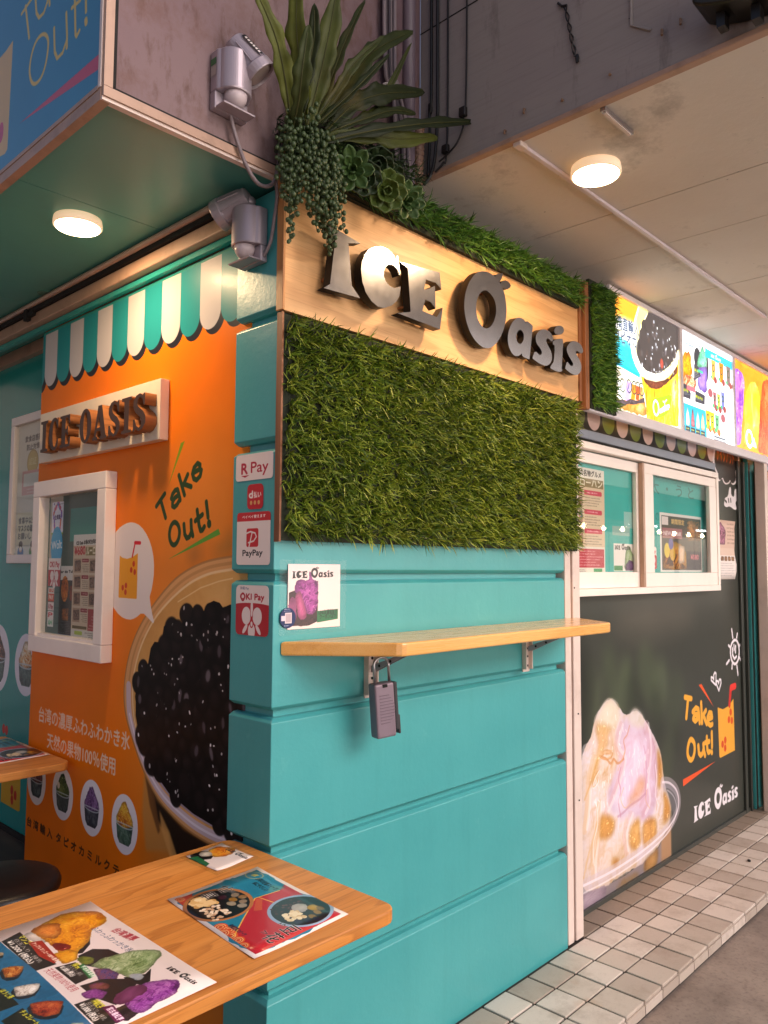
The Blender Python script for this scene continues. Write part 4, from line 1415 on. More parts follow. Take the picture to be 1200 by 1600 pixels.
def paint_hatch():
    c = Canvas(gy0, gy1, gz0, gz1, 900, '#4a605a', flip=True)
    W_, H_ = gy1 - gy0, gz1 - gz0
    P = lambda a, b: (gy1 - a * W_, gz1 - b * H_)
    def rc(a0, a1, b0, b1, col, al=1):
        c.rect(P(a1, 0)[0], P(a0, 0)[0], P(0, b1)[1], P(0, b0)[1], col, al)
    rc(0, 1, 0, 1, '#3f5a54')
    rc(.36, .84, .10, .33, '#2f8a80')
    rc(.03, .26, 0, .5, '#b9ab98')
    rc(.26, .40, 0, .5, '#4b5a54')
    rc(.84, 1, .02, .35, '#b6a58e')
    rc(.24, .54, .52, 1, '#26282e')
    rc(.26, .56, .50, .60, '#d9d3ce')
    c.text('Bar de Tulum', P(.24, .55), P(.54, .545), .010, '#2a2628', bold=.0006)
    c.ell(*P(.34, .66), .03, .05, '#d07a28')
    c.food([P(.28, .60), P(.38, .58), P(.40, .72), P(.30, .74)], ['#5a2a10', '#b85a1c', '#e08a2c'], 3, .01)
    c.food([P(.42, .64), P(.53, .62), P(.54, .74), P(.43, .74)], ['#301410', '#7a2a1c', '#a5402a'], 4, .01)
    c.food([P(.30, .80), P(.42, .79), P(.42, .88), P(.30, .88)], ['#1b1c1f', '#8a4a20', '#c07a40'], 5, .01)
    c.scribble(P(.52, 0)[0], P(.26, 0)[0], P(0, .97)[1], P(0, .88)[1], 8, '#8a8a90', .7, 5)
    rc(.24, .54, .975, 1, '#3a5f9a')
    # menu sheet at right
    rc(.47, 1, .30, 1, '#cdb9a2')
    rc(.47, 1, .285, .36, '#d8d6d2')
    c.text('ICE Oasis 本場の町台湾の名物グルメ', P(.52, .355), P(.99, .342), .013, '#1f1c1c', bold=.001)
    c.text('¥680', P(.49, .425), P(.67, .42), .032, '#b5222c', bold=.002)
    rc(.68, 1, .372, .428, '#7a6a3a')
    c.text('ルーローハン', P(.69, .422), P(.99, .415), .026, '#e9dfc8', bold=.002)
    k = 0
    for r in range(4):
        for col in range(2):
            a, b = .50 + .255 * col, .45 + .112 * r
            if r == 3 and col == 1:
                rc(a - .01, 1, b + .0, b + .17, '#a03038')
                c.scribble(P(.99, 0)[0], P(a, 0)[0], P(0, b + .16)[1], P(0, b + .02)[1], 7, '#e0b8b0', .8, 60)
                continue
            c.rect(P(a + .11, 0)[0], P(a - .01, 0)[0], P(0, b + .095)[1], P(0, b)[1], '#a88a76')
            c.food([P(a, b + .015), P(a + .1, b + .01), P(a + .105, b + .08), P(a + .01, b + .085)], ['#2a1a18', '#5f3f36', '#94705c', '#5a5f68'], 70 + k, .012)
            c.rect(P(a + .235, 0)[0], P(a + .12, 0)[0], P(0, b + .025)[1], P(0, b)[1], '#8a2430', rad=.004)
            c.scribble(P(a + .225, 0)[0], P(a + .125, 0)[0], P(0, b + .021)[1], P(0, b + .005)[1], 1, '#e5c8c0', .8, 90 + k)
            c.scribble(P(a + .235, 0)[0], P(a + .125, 0)[0], P(0, b + .095)[1], P(0, b + .032)[1], 5, '#4a3a34', .75, 40 + k)
            k += 1
    rc(.49, .73, .905, .925, '#5a4a20')
    rc(.47, 1, .93, 1, '#d2cdc6')
    c.rect(P(.66, 0)[0], P(.53, 0)[0], P(0, .965)[1], P(0, .94)[1], '#aabf4a', rad=.004)
    c.scribble(P(.94, 0)[0], P(.70, 0)[0], P(0, .98)[1], P(0, .94)[1], 3, '#3c3a3a', .8, 8)
    # stickers down the left
    rc(.06, .27, .04, .265, '#ece4ee')
    rc(.06, .27, .262, .275, '#8fae2c')
    cu, cvv = P(.165, .155)
    for i in range(42):
        a = i * .6
        c.ell(cu + .033 * math.cos(a) * (1 + .12 * math.sin(i * 3)), cvv + .052 * math.sin(a) * (1 + .12 * math.cos(i * 2)), .006, .008, ['#c8325a', '#7a4ab0', '#e0602c', '#d24a8a', '#5a6ac0'][i % 5])
    c.text('企業版', P(.11, .165), P(.22, .163), .014, '#4a2a5a', bold=.001)
    c.text('●', P(.09, .062), P(.105, .062), .008, '#4a2f7a')
    c.scribble(P(.26, 0)[0], P(.12, 0)[0], P(0, .065)[1], P(0, .05)[1], 1, '#4a4a5a', .8, 3)
    cu, cvv = P(.165, .36)
    c.ell(cu, cvv, .052, .078, '#2a9fd0')
    c.text('Wolt', P(.075, .385), P(.26, .372), .034, '#f0f4f6', bold=.0012)
    c.scribble(P(.22, 0)[0], P(.11, 0)[0], P(0, .325)[1], P(0, .315)[1], 1, '#e0eef2', .8, 4)
    def pay(a0, a1, b0, b1):
        rc(a0, a1, b0, b1, '#efe2e0')
        rc(a0, a1, b0 + (b1 - b0) * .42, b1, '#b8202e')
        c.text('OKI Pay', P(a0 + .02, b0 + (b1 - b0) * .32), P(a1 - .02, b0 + (b1 - b0) * .31), .022, '#b8202e', bold=.001)
        orchid(c, *P((a0 + a1) / 2, b0 + (b1 - b0) * .72), .032)
    pay(.03, .25, .445, .645)
    for b0, b1, bg, tx, tc in ((.655, .70, '#e5d5cf', 'au', '#d04a28'), (.70, .755, '#cf4426', 'PAY', '#f2ddd0'), (.76, .82, '#ead8d6', 'R Pay', '#a52a3c'), (.825, .88, '#e9dfde', 'P', '#c8202c'), (.88, .935, '#e5e5e2', 'メルペイ', '#2fa35a')):
        rc(.04, .15, b0, b1, bg)
        c.text(tx, P(.055, b1 - .014), P(.135, b1 - .014), .018, tc, bold=.0012)
    return c
def orchid(c, cu, cv_, r, white='#ecdcda', red='#b8202e'):
    """white orchid flower mark"""
    for s in (-1, 1):
        c.ell(cu + s * r * .62, cv_ + r * .30, r * .52, r * .62, white)
        c.ell(cu + s * r * .75, cv_ - r * .62, r * .16, r * .42, white, rot=s * .7)
    c.ell(cu, cv_ + r * .85, r * .14, r * .6, white)
    c.ell(cu, cv_ - r * .75, r * .40, r * .55, white)
    c.ell(cu, cv_ - r * .25, r * .20, r * .28, red)
    c.ell(cu, cv_ - r * .25, r * .12, r * .18, white)
    for s in (-1, 1):
        c.line([(cu + s * r * .12, cv_ + r * .6), (cu + s * r * .1, cv_ - r * .1)], r * .05, red)
cv = paint_hatch()
sheet('backing_posters', cv, 'x', .0185, .0212, print_mat('hatch_posters', cv, .45), hat)
box('glass_pane', .0, .003, gy0 - .002, gy1 + .002, gz0 - .002, gz1 + .002, M_glass, hat)
box('inner_sill', -.012, .018, gy0, gy1, gz0 + .0005, gz0 + .012, M_white, hat)

# ---------------------------------------------------------------- payment stickers on the pillar's left side
def sticker(name, label, cat, y0, y1, z0, z1, paint, bg, rad=.010, x=-.0018):
    c = Canvas(y0, y1, z0, z1, 1500, bg, flip=True)
    paint(c, lambda a, b: (y1 - a * (y1 - y0), z1 - b * (z1 - z0)), y1 - y0, z1 - z0)
    pts = []
    for cu, cvv, a0 in ((y1 - rad, z1 - rad, 0), (y0 + rad, z1 - rad, 90), (y0 + rad, z0 + rad, 180), (y1 - rad, z0 + rad, 270)):
        pts += [(cu + rad * math.cos(R(a0 + t)), cvv + rad * math.sin(R(a0 + t))) for t in (0, 30, 60, 90)]
    o = sheet(name, c, 'x', x, -.0004, print_mat(label[:40].replace(' ', '_'), c, .3, coat=.3), pts=pts)
    return tag(o, label, cat, 'payment stickers on the pillar')
def p1(c, P, w, h):
    c.text('R', P(.16, .74), P(.33, .74), h * .42, '#b01c38', bold=.0022)
    c.poly([P(.15, .80), P(.38, .80), P(.26, .88)], '#b01c38')
    c.text('Pay', P(.42, .72), P(.88, .72), h * .42, '#b01c38', bold=.0004)
def p2(c, P, w, h):
    c.text('d', P(.12, .55), P(.36, .55), h * .30, '#f2e4e0', bold=.0022)
    c.text('払い', P(.42, .54), P(.88, .53), h * .20, '#f2e4e0', bold=.0012)
    for a in (.26, .5, .74):
        c.ell(*P(a, .74), w * .075, w * .085, '#d9a060')
def p3(c, P, w, h):
    c.rect(P(1, 0)[0], P(0, 0)[0], P(0, .17)[1], P(0, 0)[1], '#c4202a')
    c.text('ペイペイ使えます', P(.16, .115), P(.86, .105), h * .05, '#f4e2de', bold=.0008)
    c.rect(P(.66, 0)[0], P(.30, 0)[0], P(0, .66)[1], P(0, .31)[1], '#c4202a', rad=.006)
    c.line([P(.30, .40), P(.42, .37), P(.56, .40), P(.60, .47), P(.52, .55), P(.36, .58)], .0045, '#eadcd8')
    c.line([P(.47, .39), P(.38, .66)], .0045, '#eadcd8')
    c.text('PayPay', P(.19, .83), P(.79, .82), h * .115, '#231d20', bold=.0008)
def p4(c, P, w, h):
    c.rect(P(1, 0)[0], P(0, 0)[0], P(0, 1)[1], P(0, .42)[1], '#b51c2b')
    c.ell(*P(.5, .43), w * .62, h * .075, '#b51c2b')
    c.text('沖縄 Pay', P(.12, .09), P(.40, .09), h * .05, '#4a5a80')
    c.text('OKI Pay', P(.13, .29), P(.87, .29), h * .125, '#b01c2c', bold=.0012)
    c.ring(P(.215, .24)[0], P(.215, .24)[1], .010, .0125, .004, '#b01c2c')
    orchid(c, *P(.5, .70), w * .27)
sticker('payment_sticker', 'white sticker reading R Pay, topmost on the pillar side', 'sticker', .008, .178, 1.744, 1.819, p1, '#ead9d6')
sticker('payment_sticker', 'small red rounded sticker reading d払い', 'sticker', .050, .122, 1.661, 1.732, p2, '#bf1a28', .014)
sticker('payment_sticker', 'white sticker reading PayPay with red band on top', 'sticker', .016, .168, 1.505, 1.653, p3, '#ecdcd8')
sticker('payment_sticker', 'red and white orchid sticker reading OKI Pay, lowest on the pillar side', 'sticker', .018, .166, 1.309, 1.448, p4, '#ecdcd8', .015)

# ---------------------------------------------------------------- teal wall deeper in the left bay
BX = .15
def paint_back():
    c = Canvas(1.55, 3.4, .28, 2.55, 420, '#2a958e', flip=True)
    c.grain(.08, .5, 3)
    for q, pal, sd in (([(2.084,1.042),(1.834,1.064),(1.973,1.185),(1.948,0.915)], ['#a8602c', '#d98c40', '#efe0c0', '#fff4e0'], 31), ([(2.435,1.043),(2.147,1.067),(2.275,1.188),(2.247,0.920)], ['#2c1712', '#54302a', '#8a5a48', '#b08a78'], 32)):
        cu, cvv, ru, rv = mid(q)
        cup_of_ice(c, cu, cvv, max(ru, rv / 1.12), pal, sd, 1, '#4a625c')
    a = [(2.186,0.500),(1.972,0.556),(1.966,0.404),(1.985,0.396),(2.184,0.400)]
    c.poly(a, '#e0a830')
    for q in [(2.062,0.475),(2.023,0.459),(2.057,0.433)]:
        c.ell(q[0], q[1], .016, .022, '#c8381c')
    for q in [(2.183,0.734),(2.150,0.731)]:
        c.ell(q[0], q[1], .018, .022, '#c42a2a')
    return c
cv = paint_back()
bw = thing('teal_wall', 'glossy teal wall panel deeper in the bay left of the orange wall', 'wall', (BX, 2.4, .28))
sheet('printed_panel', cv, 'x', BX, BX + .02, print_mat('teal_wall_print', cv, .2, coat=.3, bump=.05), bw)
box('head_trim', BX - .03, BX, 1.593, 3.4, 2.475, 2.53, M_tan, bw)
box('skirting', BX - .012, BX - .001, 1.593, 3.4, .286, .31, M_dark, bw)
# framed notice board on it
q = [(2.169,2.199),(1.894,2.214),(1.832,1.510),(2.154,1.509)]
nb = thing('notice_board', 'white framed notice board behind the edge of the orange wall', 'notice board', (.13, 1.9, 1.5))
NY1, NZ1, NZ0 = (q[0][0] + q[3][0]) / 2, q[0][1], q[3][1]
NY0 = NY1 - .52
frame4(NY0, NY1, NZ0, NZ1, .040, .122, .1495, M_white, nb)
def paint_notice():
    c = Canvas(NY0, NY1, NZ0, NZ1, 620, '#d8cfc0', flip=True)
    P = lambda a, b: (NY1 - a, NZ1 - b)
    def rc(a0, a1, b0, b1, col):
        c.rect(NY1 - a1, NY1 - a0, NZ1 - b1, NZ1 - b0, col)
    rc(.06, .45, .05, .38, '#ddd5c6')
    c.text('飲食店感染', P(.12, .125), P(.30, .125), .022, '#3c3836', bold=.001)
    c.text('防止対策', P(.14, .165), P(.28, .165), .022, '#3c3836', bold=.001)
    c.ell(*P(.21, .225), .062, .058, '#c8aa5a')
    c.ring(*P(.21, .225), .062, .058, .006, '#a88838')
    c.text('認証', P(.17, .235), P(.25, .235), .026, '#efe0a8')
    rc(.10, .40, .262, .375, '#d89a94')
    rc(.115, .38, .275, .335, '#e8e2d8')
    c.scribble(NY1 - .36, NY1 - .12, NZ1 - .37, NZ1 - .342, 2, '#f2e4e0', .7, 2)
    rc(.06, .45, .455, .605, '#e2d8b8')
    for i, s in enumerate(('食事中以外は', 'マスクの着用を', 'お願いします')):
        c.text(s, P(.075, .505 + .036 * i), P(.30, .505 + .036 * i), .024, '#3a342e', bold=.001)
    rc(.06, .45, .612, .66, '#eae2d4')
    for a, sk, cl in ((.11, '#d9a888', '#2f6aa8'), (.24, '#d9a888', '#4f8a3a')):
        c.ell(*P(a, .64), .034, .030, cl)
        c.ell(*P(a, .615), .020, .024, sk)
        c.ell(*P(a, .603), .022, .016, '#4a3226')
        c.ell(*P(a, .622), .013, .010, '#eef0f0')
    return c
cv = paint_notice()
sheet('notices', cv, 'x', .143, .149, print_mat('notice_sheets', cv, .35, coat=.3), nb)
box('glass_pane', .133, .135, NY0 + .04, NY1 - .04, NZ0 + .04, NZ1 - .04, M_glass, nb)

# ---------------------------------------------------------------- blue sign on the outer face of the canopy
def paint_blue():
    c = Canvas(.0, 1.6, 2.61, 3.5, 520, '#2a7fa6', flip=True)
    c.grain(.10, .3, 8)
    y = '#d9b34c'
    w = .011
    for s in ([(0.492,3.036),(0.400,3.050)], [(0.466,3.046),(0.432,2.937)],
              [(0.399,3.032),(0.389,2.987),(0.370,2.964),(0.341,2.963),(0.321,2.982),(0.315,3.005)], [(0.315,3.005),(0.305,2.967)],
              [(0.272,2.887),(0.263,2.819),(0.246,2.793),(0.215,2.794),(0.194,2.817)], [(0.202,2.893),(0.193,2.829),(0.192,2.796)],
              [(0.156,2.912),(0.145,2.809),(0.138,2.800),(0.124,2.808)], [(0.171,2.890),(0.125,2.887)],
              [(0.096,2.890),(0.091,2.840)], [(0.091,2.819),(0.088,2.811)]):
        c.line(s, w, y)
    c.line(chaikin([(0.332,2.903),(0.304,2.874),(0.305,2.839),(0.320,2.800),(0.350,2.779),(0.392,2.785),(0.417,2.818),(0.422,2.853),(0.405,2.892),(0.373,2.910)], 2), w, y, closed=True)
    c.line([(0.091,2.819),(0.088,2.810)], .016, y)
    c.poly([(-0.010,2.697),(-0.013,2.657),(0.478,2.712)], '#c8405a')
    c.poly([(0.546,2.985),(0.555,2.669),(0.571,2.661),(0.714,2.682),(0.833,2.724),(0.875,3.082),(0.749,3.002),(0.637,2.976),(0.594,2.977)], '#d8ae66')
    c.ell(*[(0.608,2.738)][0], .018, .03, '#c8325a')
    return c
cv = paint_blue()
bs = thing('blue_canopy_sign', 'blue take out sign with thin yellow lettering on the canopy side', 'sign', (-.53, .8, 2.61))
sheet('printed_face', cv, 'x', -.531, -.515, print_mat('blue_sign_print', cv, .3, coat=.2), bs, pts=[(.012, 2.61), (1.6, 2.61), (1.6, 3.5), (.012, 3.5)])
box('edge_bar', -.5335, -.517, -.0, .0115, 2.612, 3.5, M_jamb, bs)
box('bottom_bar', -.5338, -.517, .012, 1.6, 2.6085, 2.6195, M_tan, bs)

# ---------------------------------------------------------------- security lights
def security_light(loc, label, M, head_dir, labelled):
    """sensor box with a dome below and a hooded lamp head on a swivel; local -Y is away from the wall, Z up"""
    t = thing('security_light', label, 'security light', loc, 'grey sensor lights at the corner')
    def put(b, name, mat, parent=t, **k):
        me = b.mesh(name)
        me.materials.append(mat)
        o = bpy.data.objects.new(name, me)
        COL.objects.link(o)
        o.parent = parent
        if k.get('smooth'):
            for p in me.polygons:
                p.use_smooth = True
        if k.get('bevel'):
            bv = o.modifiers.new('bevel', 'BEVEL')
            bv.width = k['bevel']
            bv.segments = 2
            bv.limit_method = 'ANGLE'
        return o
    prof = [(-.052, 0), (.052, 0), (.052, -.030)] + [(.046 * math.cos(R(a)), -.034 - .042 * math.sin(R(a))) for a in range(6, 175, 7)] + [(-.052, -.030)]
    b = MB()
    n = len(prof)
    vs = [(x, y, .075) for x, y in prof] + [(x, y, -.035) for x, y in prof]
    b.add([M @ Vector(v) for v in vs], [tuple(range(n))[::-1], tuple(range(n, 2 * n))] + [(i, (i + 1) % n, n + (i + 1) % n, n + i) for i in range(n)])
    put(b, 'body', M_silver, bevel=.004)
    b = MB()
    b.box(-.052, .052, -.024, 0, -.082, -.0352, M)
    b.box(-.050, .050, -.062, -.0245, -.082, -.076, M)
    put(b, 'terminal_base', M_silver, bevel=.004)
    b = MB().lathe([(.031, .0), (.029, -.014), (.022, -.026), (.010, -.033), (.002, -.0345)], 20, M @ Matrix.Translation((0, -.040, -.0355)))
    put(b, 'sensor_dome', plain('milky_dome', '#c9b8bb', .3), smooth=True)
    b = MB().tube([M @ Vector(p) for p in ((0, -.03, .074), (0, -.032, .094))], .016, 12)
    b.tube([M @ Vector((-.02, -.032, .097)), M @ Vector((.02, -.032, .097))], .013, 12)
    put(b, 'swivel', M_silver, smooth=True)
    d = Vector(head_dir).normalized()
    H = Matrix.Translation(M @ Vector((0, -.036, .108)) + d * .040) @ d.to_track_quat('Z', 'Y').to_matrix().to_4x4()
    head = put(MB().lathe([(.020, -.050), (.031, -.046), (.034, -.02), (.041, .034), (.046, .037), (.046, .062), (.043, .064), (.040, .058)], 28, H), 'lamp_head', M_silver, smooth=False, bevel=.0015)
    for k in range(8):
        a = R(45 * k + 20)
        c0, c1 = H @ Vector((.033 * math.cos(a), .033 * math.sin(a), -.03)), H @ Vector((.042 * math.cos(a), .042 * math.sin(a), .034))
        put(MB().tube([c0, c1], .0028, 5), 'rib', M_silver, head)
    put(MB().lathe([(.041, .057), (.030, .0605), (.003, .062)], 28, H), 'lens', plain('clear_lens', '#b9a79f', .12, metal=.4), head, smooth=True)
    if labelled:
        lb = H @ Matrix.Rotation(R(labelled), 4, 'Z')
        put(MB().add([lb @ Vector(v) for v in ((.0365, -.008, -.035), (.0365, .008, -.035), (.0435, .008, .03), (.0435, -.008, .03))], [(0, 1, 2, 3)]), 'nameplate', M_black, head)
        for k in range(6):
            z = -.028 + k * .0095
            x = .0372 + (z + .035) * .1077
            put(MB().add([lb @ Vector(v) for v in ((x, -.004, z), (x, .004, z), (x + .0006, .004, z + .006), (x + .0006, -.004, z + .006))], [(0, 1, 2, 3)]), 'nameplate_character', M_paper, head)
        put(MB().add([M @ Vector(v) for v in ((-.0535, -.004, .052), (-.0535, -.028, .052), (-.0535, -.028, .034), (-.0535, -.004, .034))], [(0, 1, 2, 3)]), 'green_label', plain('green_label', '#2f6a3c', .4))
        put(MB().add([M @ Vector(v) for v in ((-.0535, -.004, .032), (-.0535, -.028, .032), (-.0535, -.028, .004), (-.0535, -.004, .004))], [(0, 1, 2, 3)]), 'rating_label', plain('rating_label', '#a89a94', .5))
    return t
security_light((-.185, -.002, 2.765), 'grey sensor light high on the pink wall, lamp turned down right', Matrix.Identity(4), (.42, -.25, -.55), 150)
security_light((-.002, .100, 2.442), 'grey sensor light on the teal pillar, lamp turned to the left', Matrix.Rotation(R(-90), 4, 'Z'), (-.35, .80, -.36), 0)
t = thing('sensor_cable', 'grey cable looping from the upper sensor light to the lower one', 'cable', (-.1, -.02, 2.6))
MB().tube(smooth_path([(-.185, -.02, 2.69), (-.17, -.022, 2.64), (-.135, -.024, 2.57), (-.09, -.02, 2.535), (-.045, -.02, 2.548), (-.022, -.016, 2.60), (-.014, -.016, 2.66), (-.01, -.012, 2.70)], 8), .0055, 8).obj('cable', M_cable, t, smooth=True)
MB().tube(smooth_path([(-.030, -.018, 2.575), (-.014, -.006, 2.53), (-.010, .010, 2.47), (-.012, .022, 2.41), (-.014, .055, 2.372), (-.018, .085, 2.375), (-.02, .10, 2.395)], 8), .005, 8).obj('cable', M_cable, t, smooth=True)
box('clip', -.02, .004, -.024, -.004, 2.694, 2.712, M_black, t)

# ---------------------------------------------------------------- right shop front
PX0, PX1, PY = 1.62, 3.93, .10
def paint_front():
    c = Canvas(PX0, PX1, .02, 2.30, 500, '#3a3d38')
    # blurred foliage behind the dessert
    for i, q in enumerate([(2.279,0.938),(2.216,0.907),(2.340,0.854),(1.871,0.945),(2.098,0.994),(2.613,0.883),(2.800,0.654),(2.693,0.505),(2.478,0.977),(1.942,0.865),(2.584,0.745),(2.807,0.799)]):
        c.ell(q[0], q[1], .05 + .03 * (i % 3), .16, ['#4a5540', '#56624a', '#2c322a', '#434c3c'][i % 4], .55, rot=.3 * (-1) ** i, blur=.05)
    c.ell(2.6, 1.25, .5, .10, '#6a6258', .45, blur=.08)
    c.ell(1.75, .95, .16, .3, '#202420', .6, blur=.06)
    c.grain(.12, .3, 11)
    # reflected floor tone stays out; dessert heap
    Zp = 0
    heap = [(1.817,0.738),(1.844,0.735),(1.857,0.705),(1.909,0.749),(1.931,0.829),(1.990,0.867),(2.062,0.901),(2.118,0.892),(2.154,0.873),(2.203,0.813),(2.224,0.785),(2.254,0.790),(2.324,0.823),(2.385,0.804),(2.447,0.746),(2.494,0.697),(2.557,0.631),(2.614,0.578),(2.636,0.495),(2.637,0.422),(2.715,0.312),(2.739,0.255),(2.727,0.178),(2.638,0.140),(2.568,0.093),(2.404,0.072),(2.192,0.062),(2.024,0.063),(1.801,0.089)]
    c.food(heap, ['#c99f70', '#dcc0a4', '#e2d0d2', '#e6dae6', '#efe6f2'], 51, .17, ridge=False, edge=.12, rag=.25)
    c.food(heap, ['#cc9f6c', '#e2d0cc', '#efe6f2'], 151, .07, ani=(1.1, .7), edge=.1, rag=.25, a=.45)
    c.food([(2.143,0.761),(2.231,0.782),(2.336,0.734),(2.462,0.723),(2.573,0.614),(2.586,0.504),(2.563,0.364),(2.541,0.255),(2.412,0.256),(2.290,0.311),(2.172,0.337),(2.034,0.406),(2.079,0.527),(2.181,0.601),(2.140,0.681)], ['#cc94a6', '#d8b0c8', '#dfc4de', '#e6d4ec', '#f0e4f4'], 52, .15, ridge=False, edge=.1, blur=.02, a=.9)
    c.food([(1.916,0.760),(1.992,0.863),(2.065,0.897),(2.132,0.879),(2.195,0.814),(2.179,0.756),(2.086,0.755),(1.976,0.765)], ['#e8d6b0', '#f2e8d2', '#f3ead8'], 53, .12, edge=.1, blur=.02, a=.85, ridge=False, rag=.2)
    c.food([(2.246,0.787),(2.324,0.822),(2.385,0.802),(2.447,0.746),(2.494,0.697),(2.367,0.736),(2.275,0.742)], ['#e0d2c0', '#f0e6e2', '#f5eef0'], 54, .10, edge=.1, blur=.02, a=.8, ridge=False, rag=.2)
    for k, L in enumerate(([(2.186,0.755),(2.140,0.668),(2.210,0.596),(2.164,0.511),(2.076,0.423),(2.033,0.387)], [(2.462,0.723),(2.489,0.591),(2.452,0.457),(2.463,0.342),(2.413,0.297)], [(1.920,0.645),(1.879,0.564),(1.863,0.455),(1.835,0.355)], [(1.967,0.439),(1.951,0.329),(1.915,0.212),(1.906,0.121)], [(2.275,0.321),(2.213,0.248),(2.225,0.165)])):
        P_ = [(p.x, p.y) for p in smooth_path([(a, b, 0) for a, b in L], 6)]
        c.line(P_, .045, ['#d9a9a8', '#d2a4b6', '#dcae74', '#dfb98c', '#d8b0b4'][k], .35)
        c.line([(a + .02, b) for a, b in P_], .02, '#f8f0f6', .45)
    for k, (q, w_, col, al) in enumerate((
        ([(2.000,0.658),(2.041,0.664),(2.097,0.645),(2.082,0.624),(2.027,0.627),(1.989,0.643),(2.020,0.651),(2.082,0.644)], .010, '#c98a4a', .55), ([(1.980,0.648),(2.040,0.625),(2.081,0.598),(2.110,0.613),(2.152,0.586),(2.210,0.596)], .012, '#c77c3c', .55),
        ([(1.965,0.586),(1.924,0.562),(1.910,0.527),(1.936,0.525),(1.964,0.555)], .008, '#cfa26a', .7), ([(2.180,0.561),(2.156,0.512),(2.176,0.455),(2.153,0.407),(2.172,0.337)], .010, '#c88ca6', .6), ([(2.426,0.623),(2.447,0.556),(2.453,0.485),(2.434,0.418),(2.439,0.347)], .009, '#c493b4', .6),
        ([(2.275,0.742),(2.251,0.705),(2.213,0.683),(2.226,0.634),(2.203,0.597)], .010, '#d08a6a', .55), ([(2.524,0.643),(2.555,0.566),(2.543,0.497),(2.557,0.423)], .008, '#bf8f9e', .6), ([(1.838,0.485),(1.904,0.559),(1.959,0.639)], .014, '#d2a060', .5),
        ([(1.818,0.145),(1.857,0.227),(1.897,0.279),(1.945,0.361)], .014, '#d6ab74', .5), ([(2.144,0.343),(2.202,0.350),(2.277,0.368),(2.369,0.376),(2.433,0.390)], .012, '#b9829e', .5))):
        c.line([(p.x, p.y) for p in smooth_path([(a, b, 0) for a, b in q], 6)], w_, col, al)
    rs_ = random.Random(44)
    for k in range(70):
        tt = rs_.uniform(0, 1)
        a, b = 1.92 + .56 * tt, rs_.uniform(.42, .86 - .25 * abs(tt - .25))
        c.line([(a, b), (a + rs_.uniform(-.012, .012), b - rs_.uniform(.008, .03))], .006, '#fffafc', rs_.uniform(.3, .8))
    for q, s in (([(1.979,0.395),(2.060,0.368),(2.122,0.328),(2.092,0.270),(2.030,0.265),(1.956,0.286),(1.965,0.344)], 61), ([(2.258,0.264),(2.319,0.287),(2.366,0.294),(2.384,0.166),(2.314,0.143),(2.255,0.171)], 62), ([(2.404,0.258),(2.476,0.266),(2.549,0.250),(2.562,0.158),(2.487,0.134),(2.407,0.126),(2.386,0.200)], 63), ([(2.068,0.182),(2.110,0.162),(2.152,0.161),(2.148,0.126),(2.094,0.113),(2.078,0.144)], 64),
                 ([(2.631,0.380),(2.706,0.306),(2.727,0.251),(2.693,0.207),(2.623,0.201),(2.645,0.290)], 66), ([(1.937,0.809),(2.086,0.769),(2.114,0.738),(2.043,0.735),(2.084,0.696),(1.986,0.647),(1.944,0.552),(1.865,0.511),(1.905,0.597),(1.961,0.696)], 67), ([(2.574,0.621),(2.636,0.495),(2.633,0.423),(2.579,0.361),(2.577,0.505)], 68)):
        c.food(q, ['#b06c22', '#c98430', '#d99a40', '#e4b060'], s, .05, edge=.15, spec=.3, blur=.016, a=.8 if s != 67 else .5, rag=.2, ridge=False)
    c.food([(2.225,0.378),(2.325,0.439),(2.373,0.482),(2.436,0.467),(2.431,0.419),(2.369,0.382),(2.247,0.364)], ['#d9875a', '#e6a27c', '#efbd9e'], 69, .06, edge=.1, blur=.025, a=.8, rag=.2)
    for k, L in enumerate(([(1.973,0.656),(2.027,0.660),(2.082,0.637),(2.040,0.625),(1.986,0.644),(2.014,0.655),(2.097,0.655)], [(1.971,0.585),(1.931,0.554),(1.910,0.520),(1.956,0.530),(1.970,0.560)], [(2.151,0.553),(2.196,0.599),(2.226,0.634)], [(2.552,0.509),(2.566,0.435),(2.546,0.368),(2.577,0.304)], [(2.206,0.463),(2.175,0.416),(2.217,0.367),(2.277,0.381)], [(1.941,0.451),(1.952,0.360),(1.910,0.275),(1.914,0.181)], [(2.449,0.401),(2.439,0.354),(2.478,0.311)])):
        c.line(smooth_path([(a, b, 0) for a, b in L], 5) and [(p.x, p.y) for p in smooth_path([(a, b, 0) for a, b in L], 5)], .006, '#fff6fa' if k % 2 else '#e0b487', .6)
    # clear plastic tub
    c.poly([(1.792,0.092),(2.024,0.063),(2.207,0.058),(2.404,0.072),(2.568,0.093),(2.718,0.180),(2.722,0.004),(2.530,-0.003),(2.190,-0.003),(1.802,0.022)], '#c7aeb8', .55)
    c.food([(2.404,0.069),(2.572,0.103),(2.556,0.012),(2.466,0.008),(2.396,0.006)], ['#b97a3a', '#cf934a', '#dba868'], 70, .06, blur=.012, a=.85)
    c.food([(2.163,0.050),(2.341,0.041),(2.402,0.018),(2.190,0.009),(2.064,0.020)], ['#c08a4e', '#d8ab72', '#c9b0b4'], 71, .06, blur=.012, a=.8)
    c.poly([(2.603,0.120),(2.727,0.185),(2.722,0.004),(2.597,0.001)], '#c78a4a', .55, blur=.015)
    c.food([(1.792,0.092),(2.024,0.069),(2.022,-0.012),(1.790,0.020)], ['#a58aa8', '#c4a8c0', '#dcc6d8'], 72, .06, ani=(.5, 1.5), a=.7)
    c.poly([(1.790,0.020),(2.022,0.006),(2.020,-0.050)], '#b58a8e', .5, blur=.01)
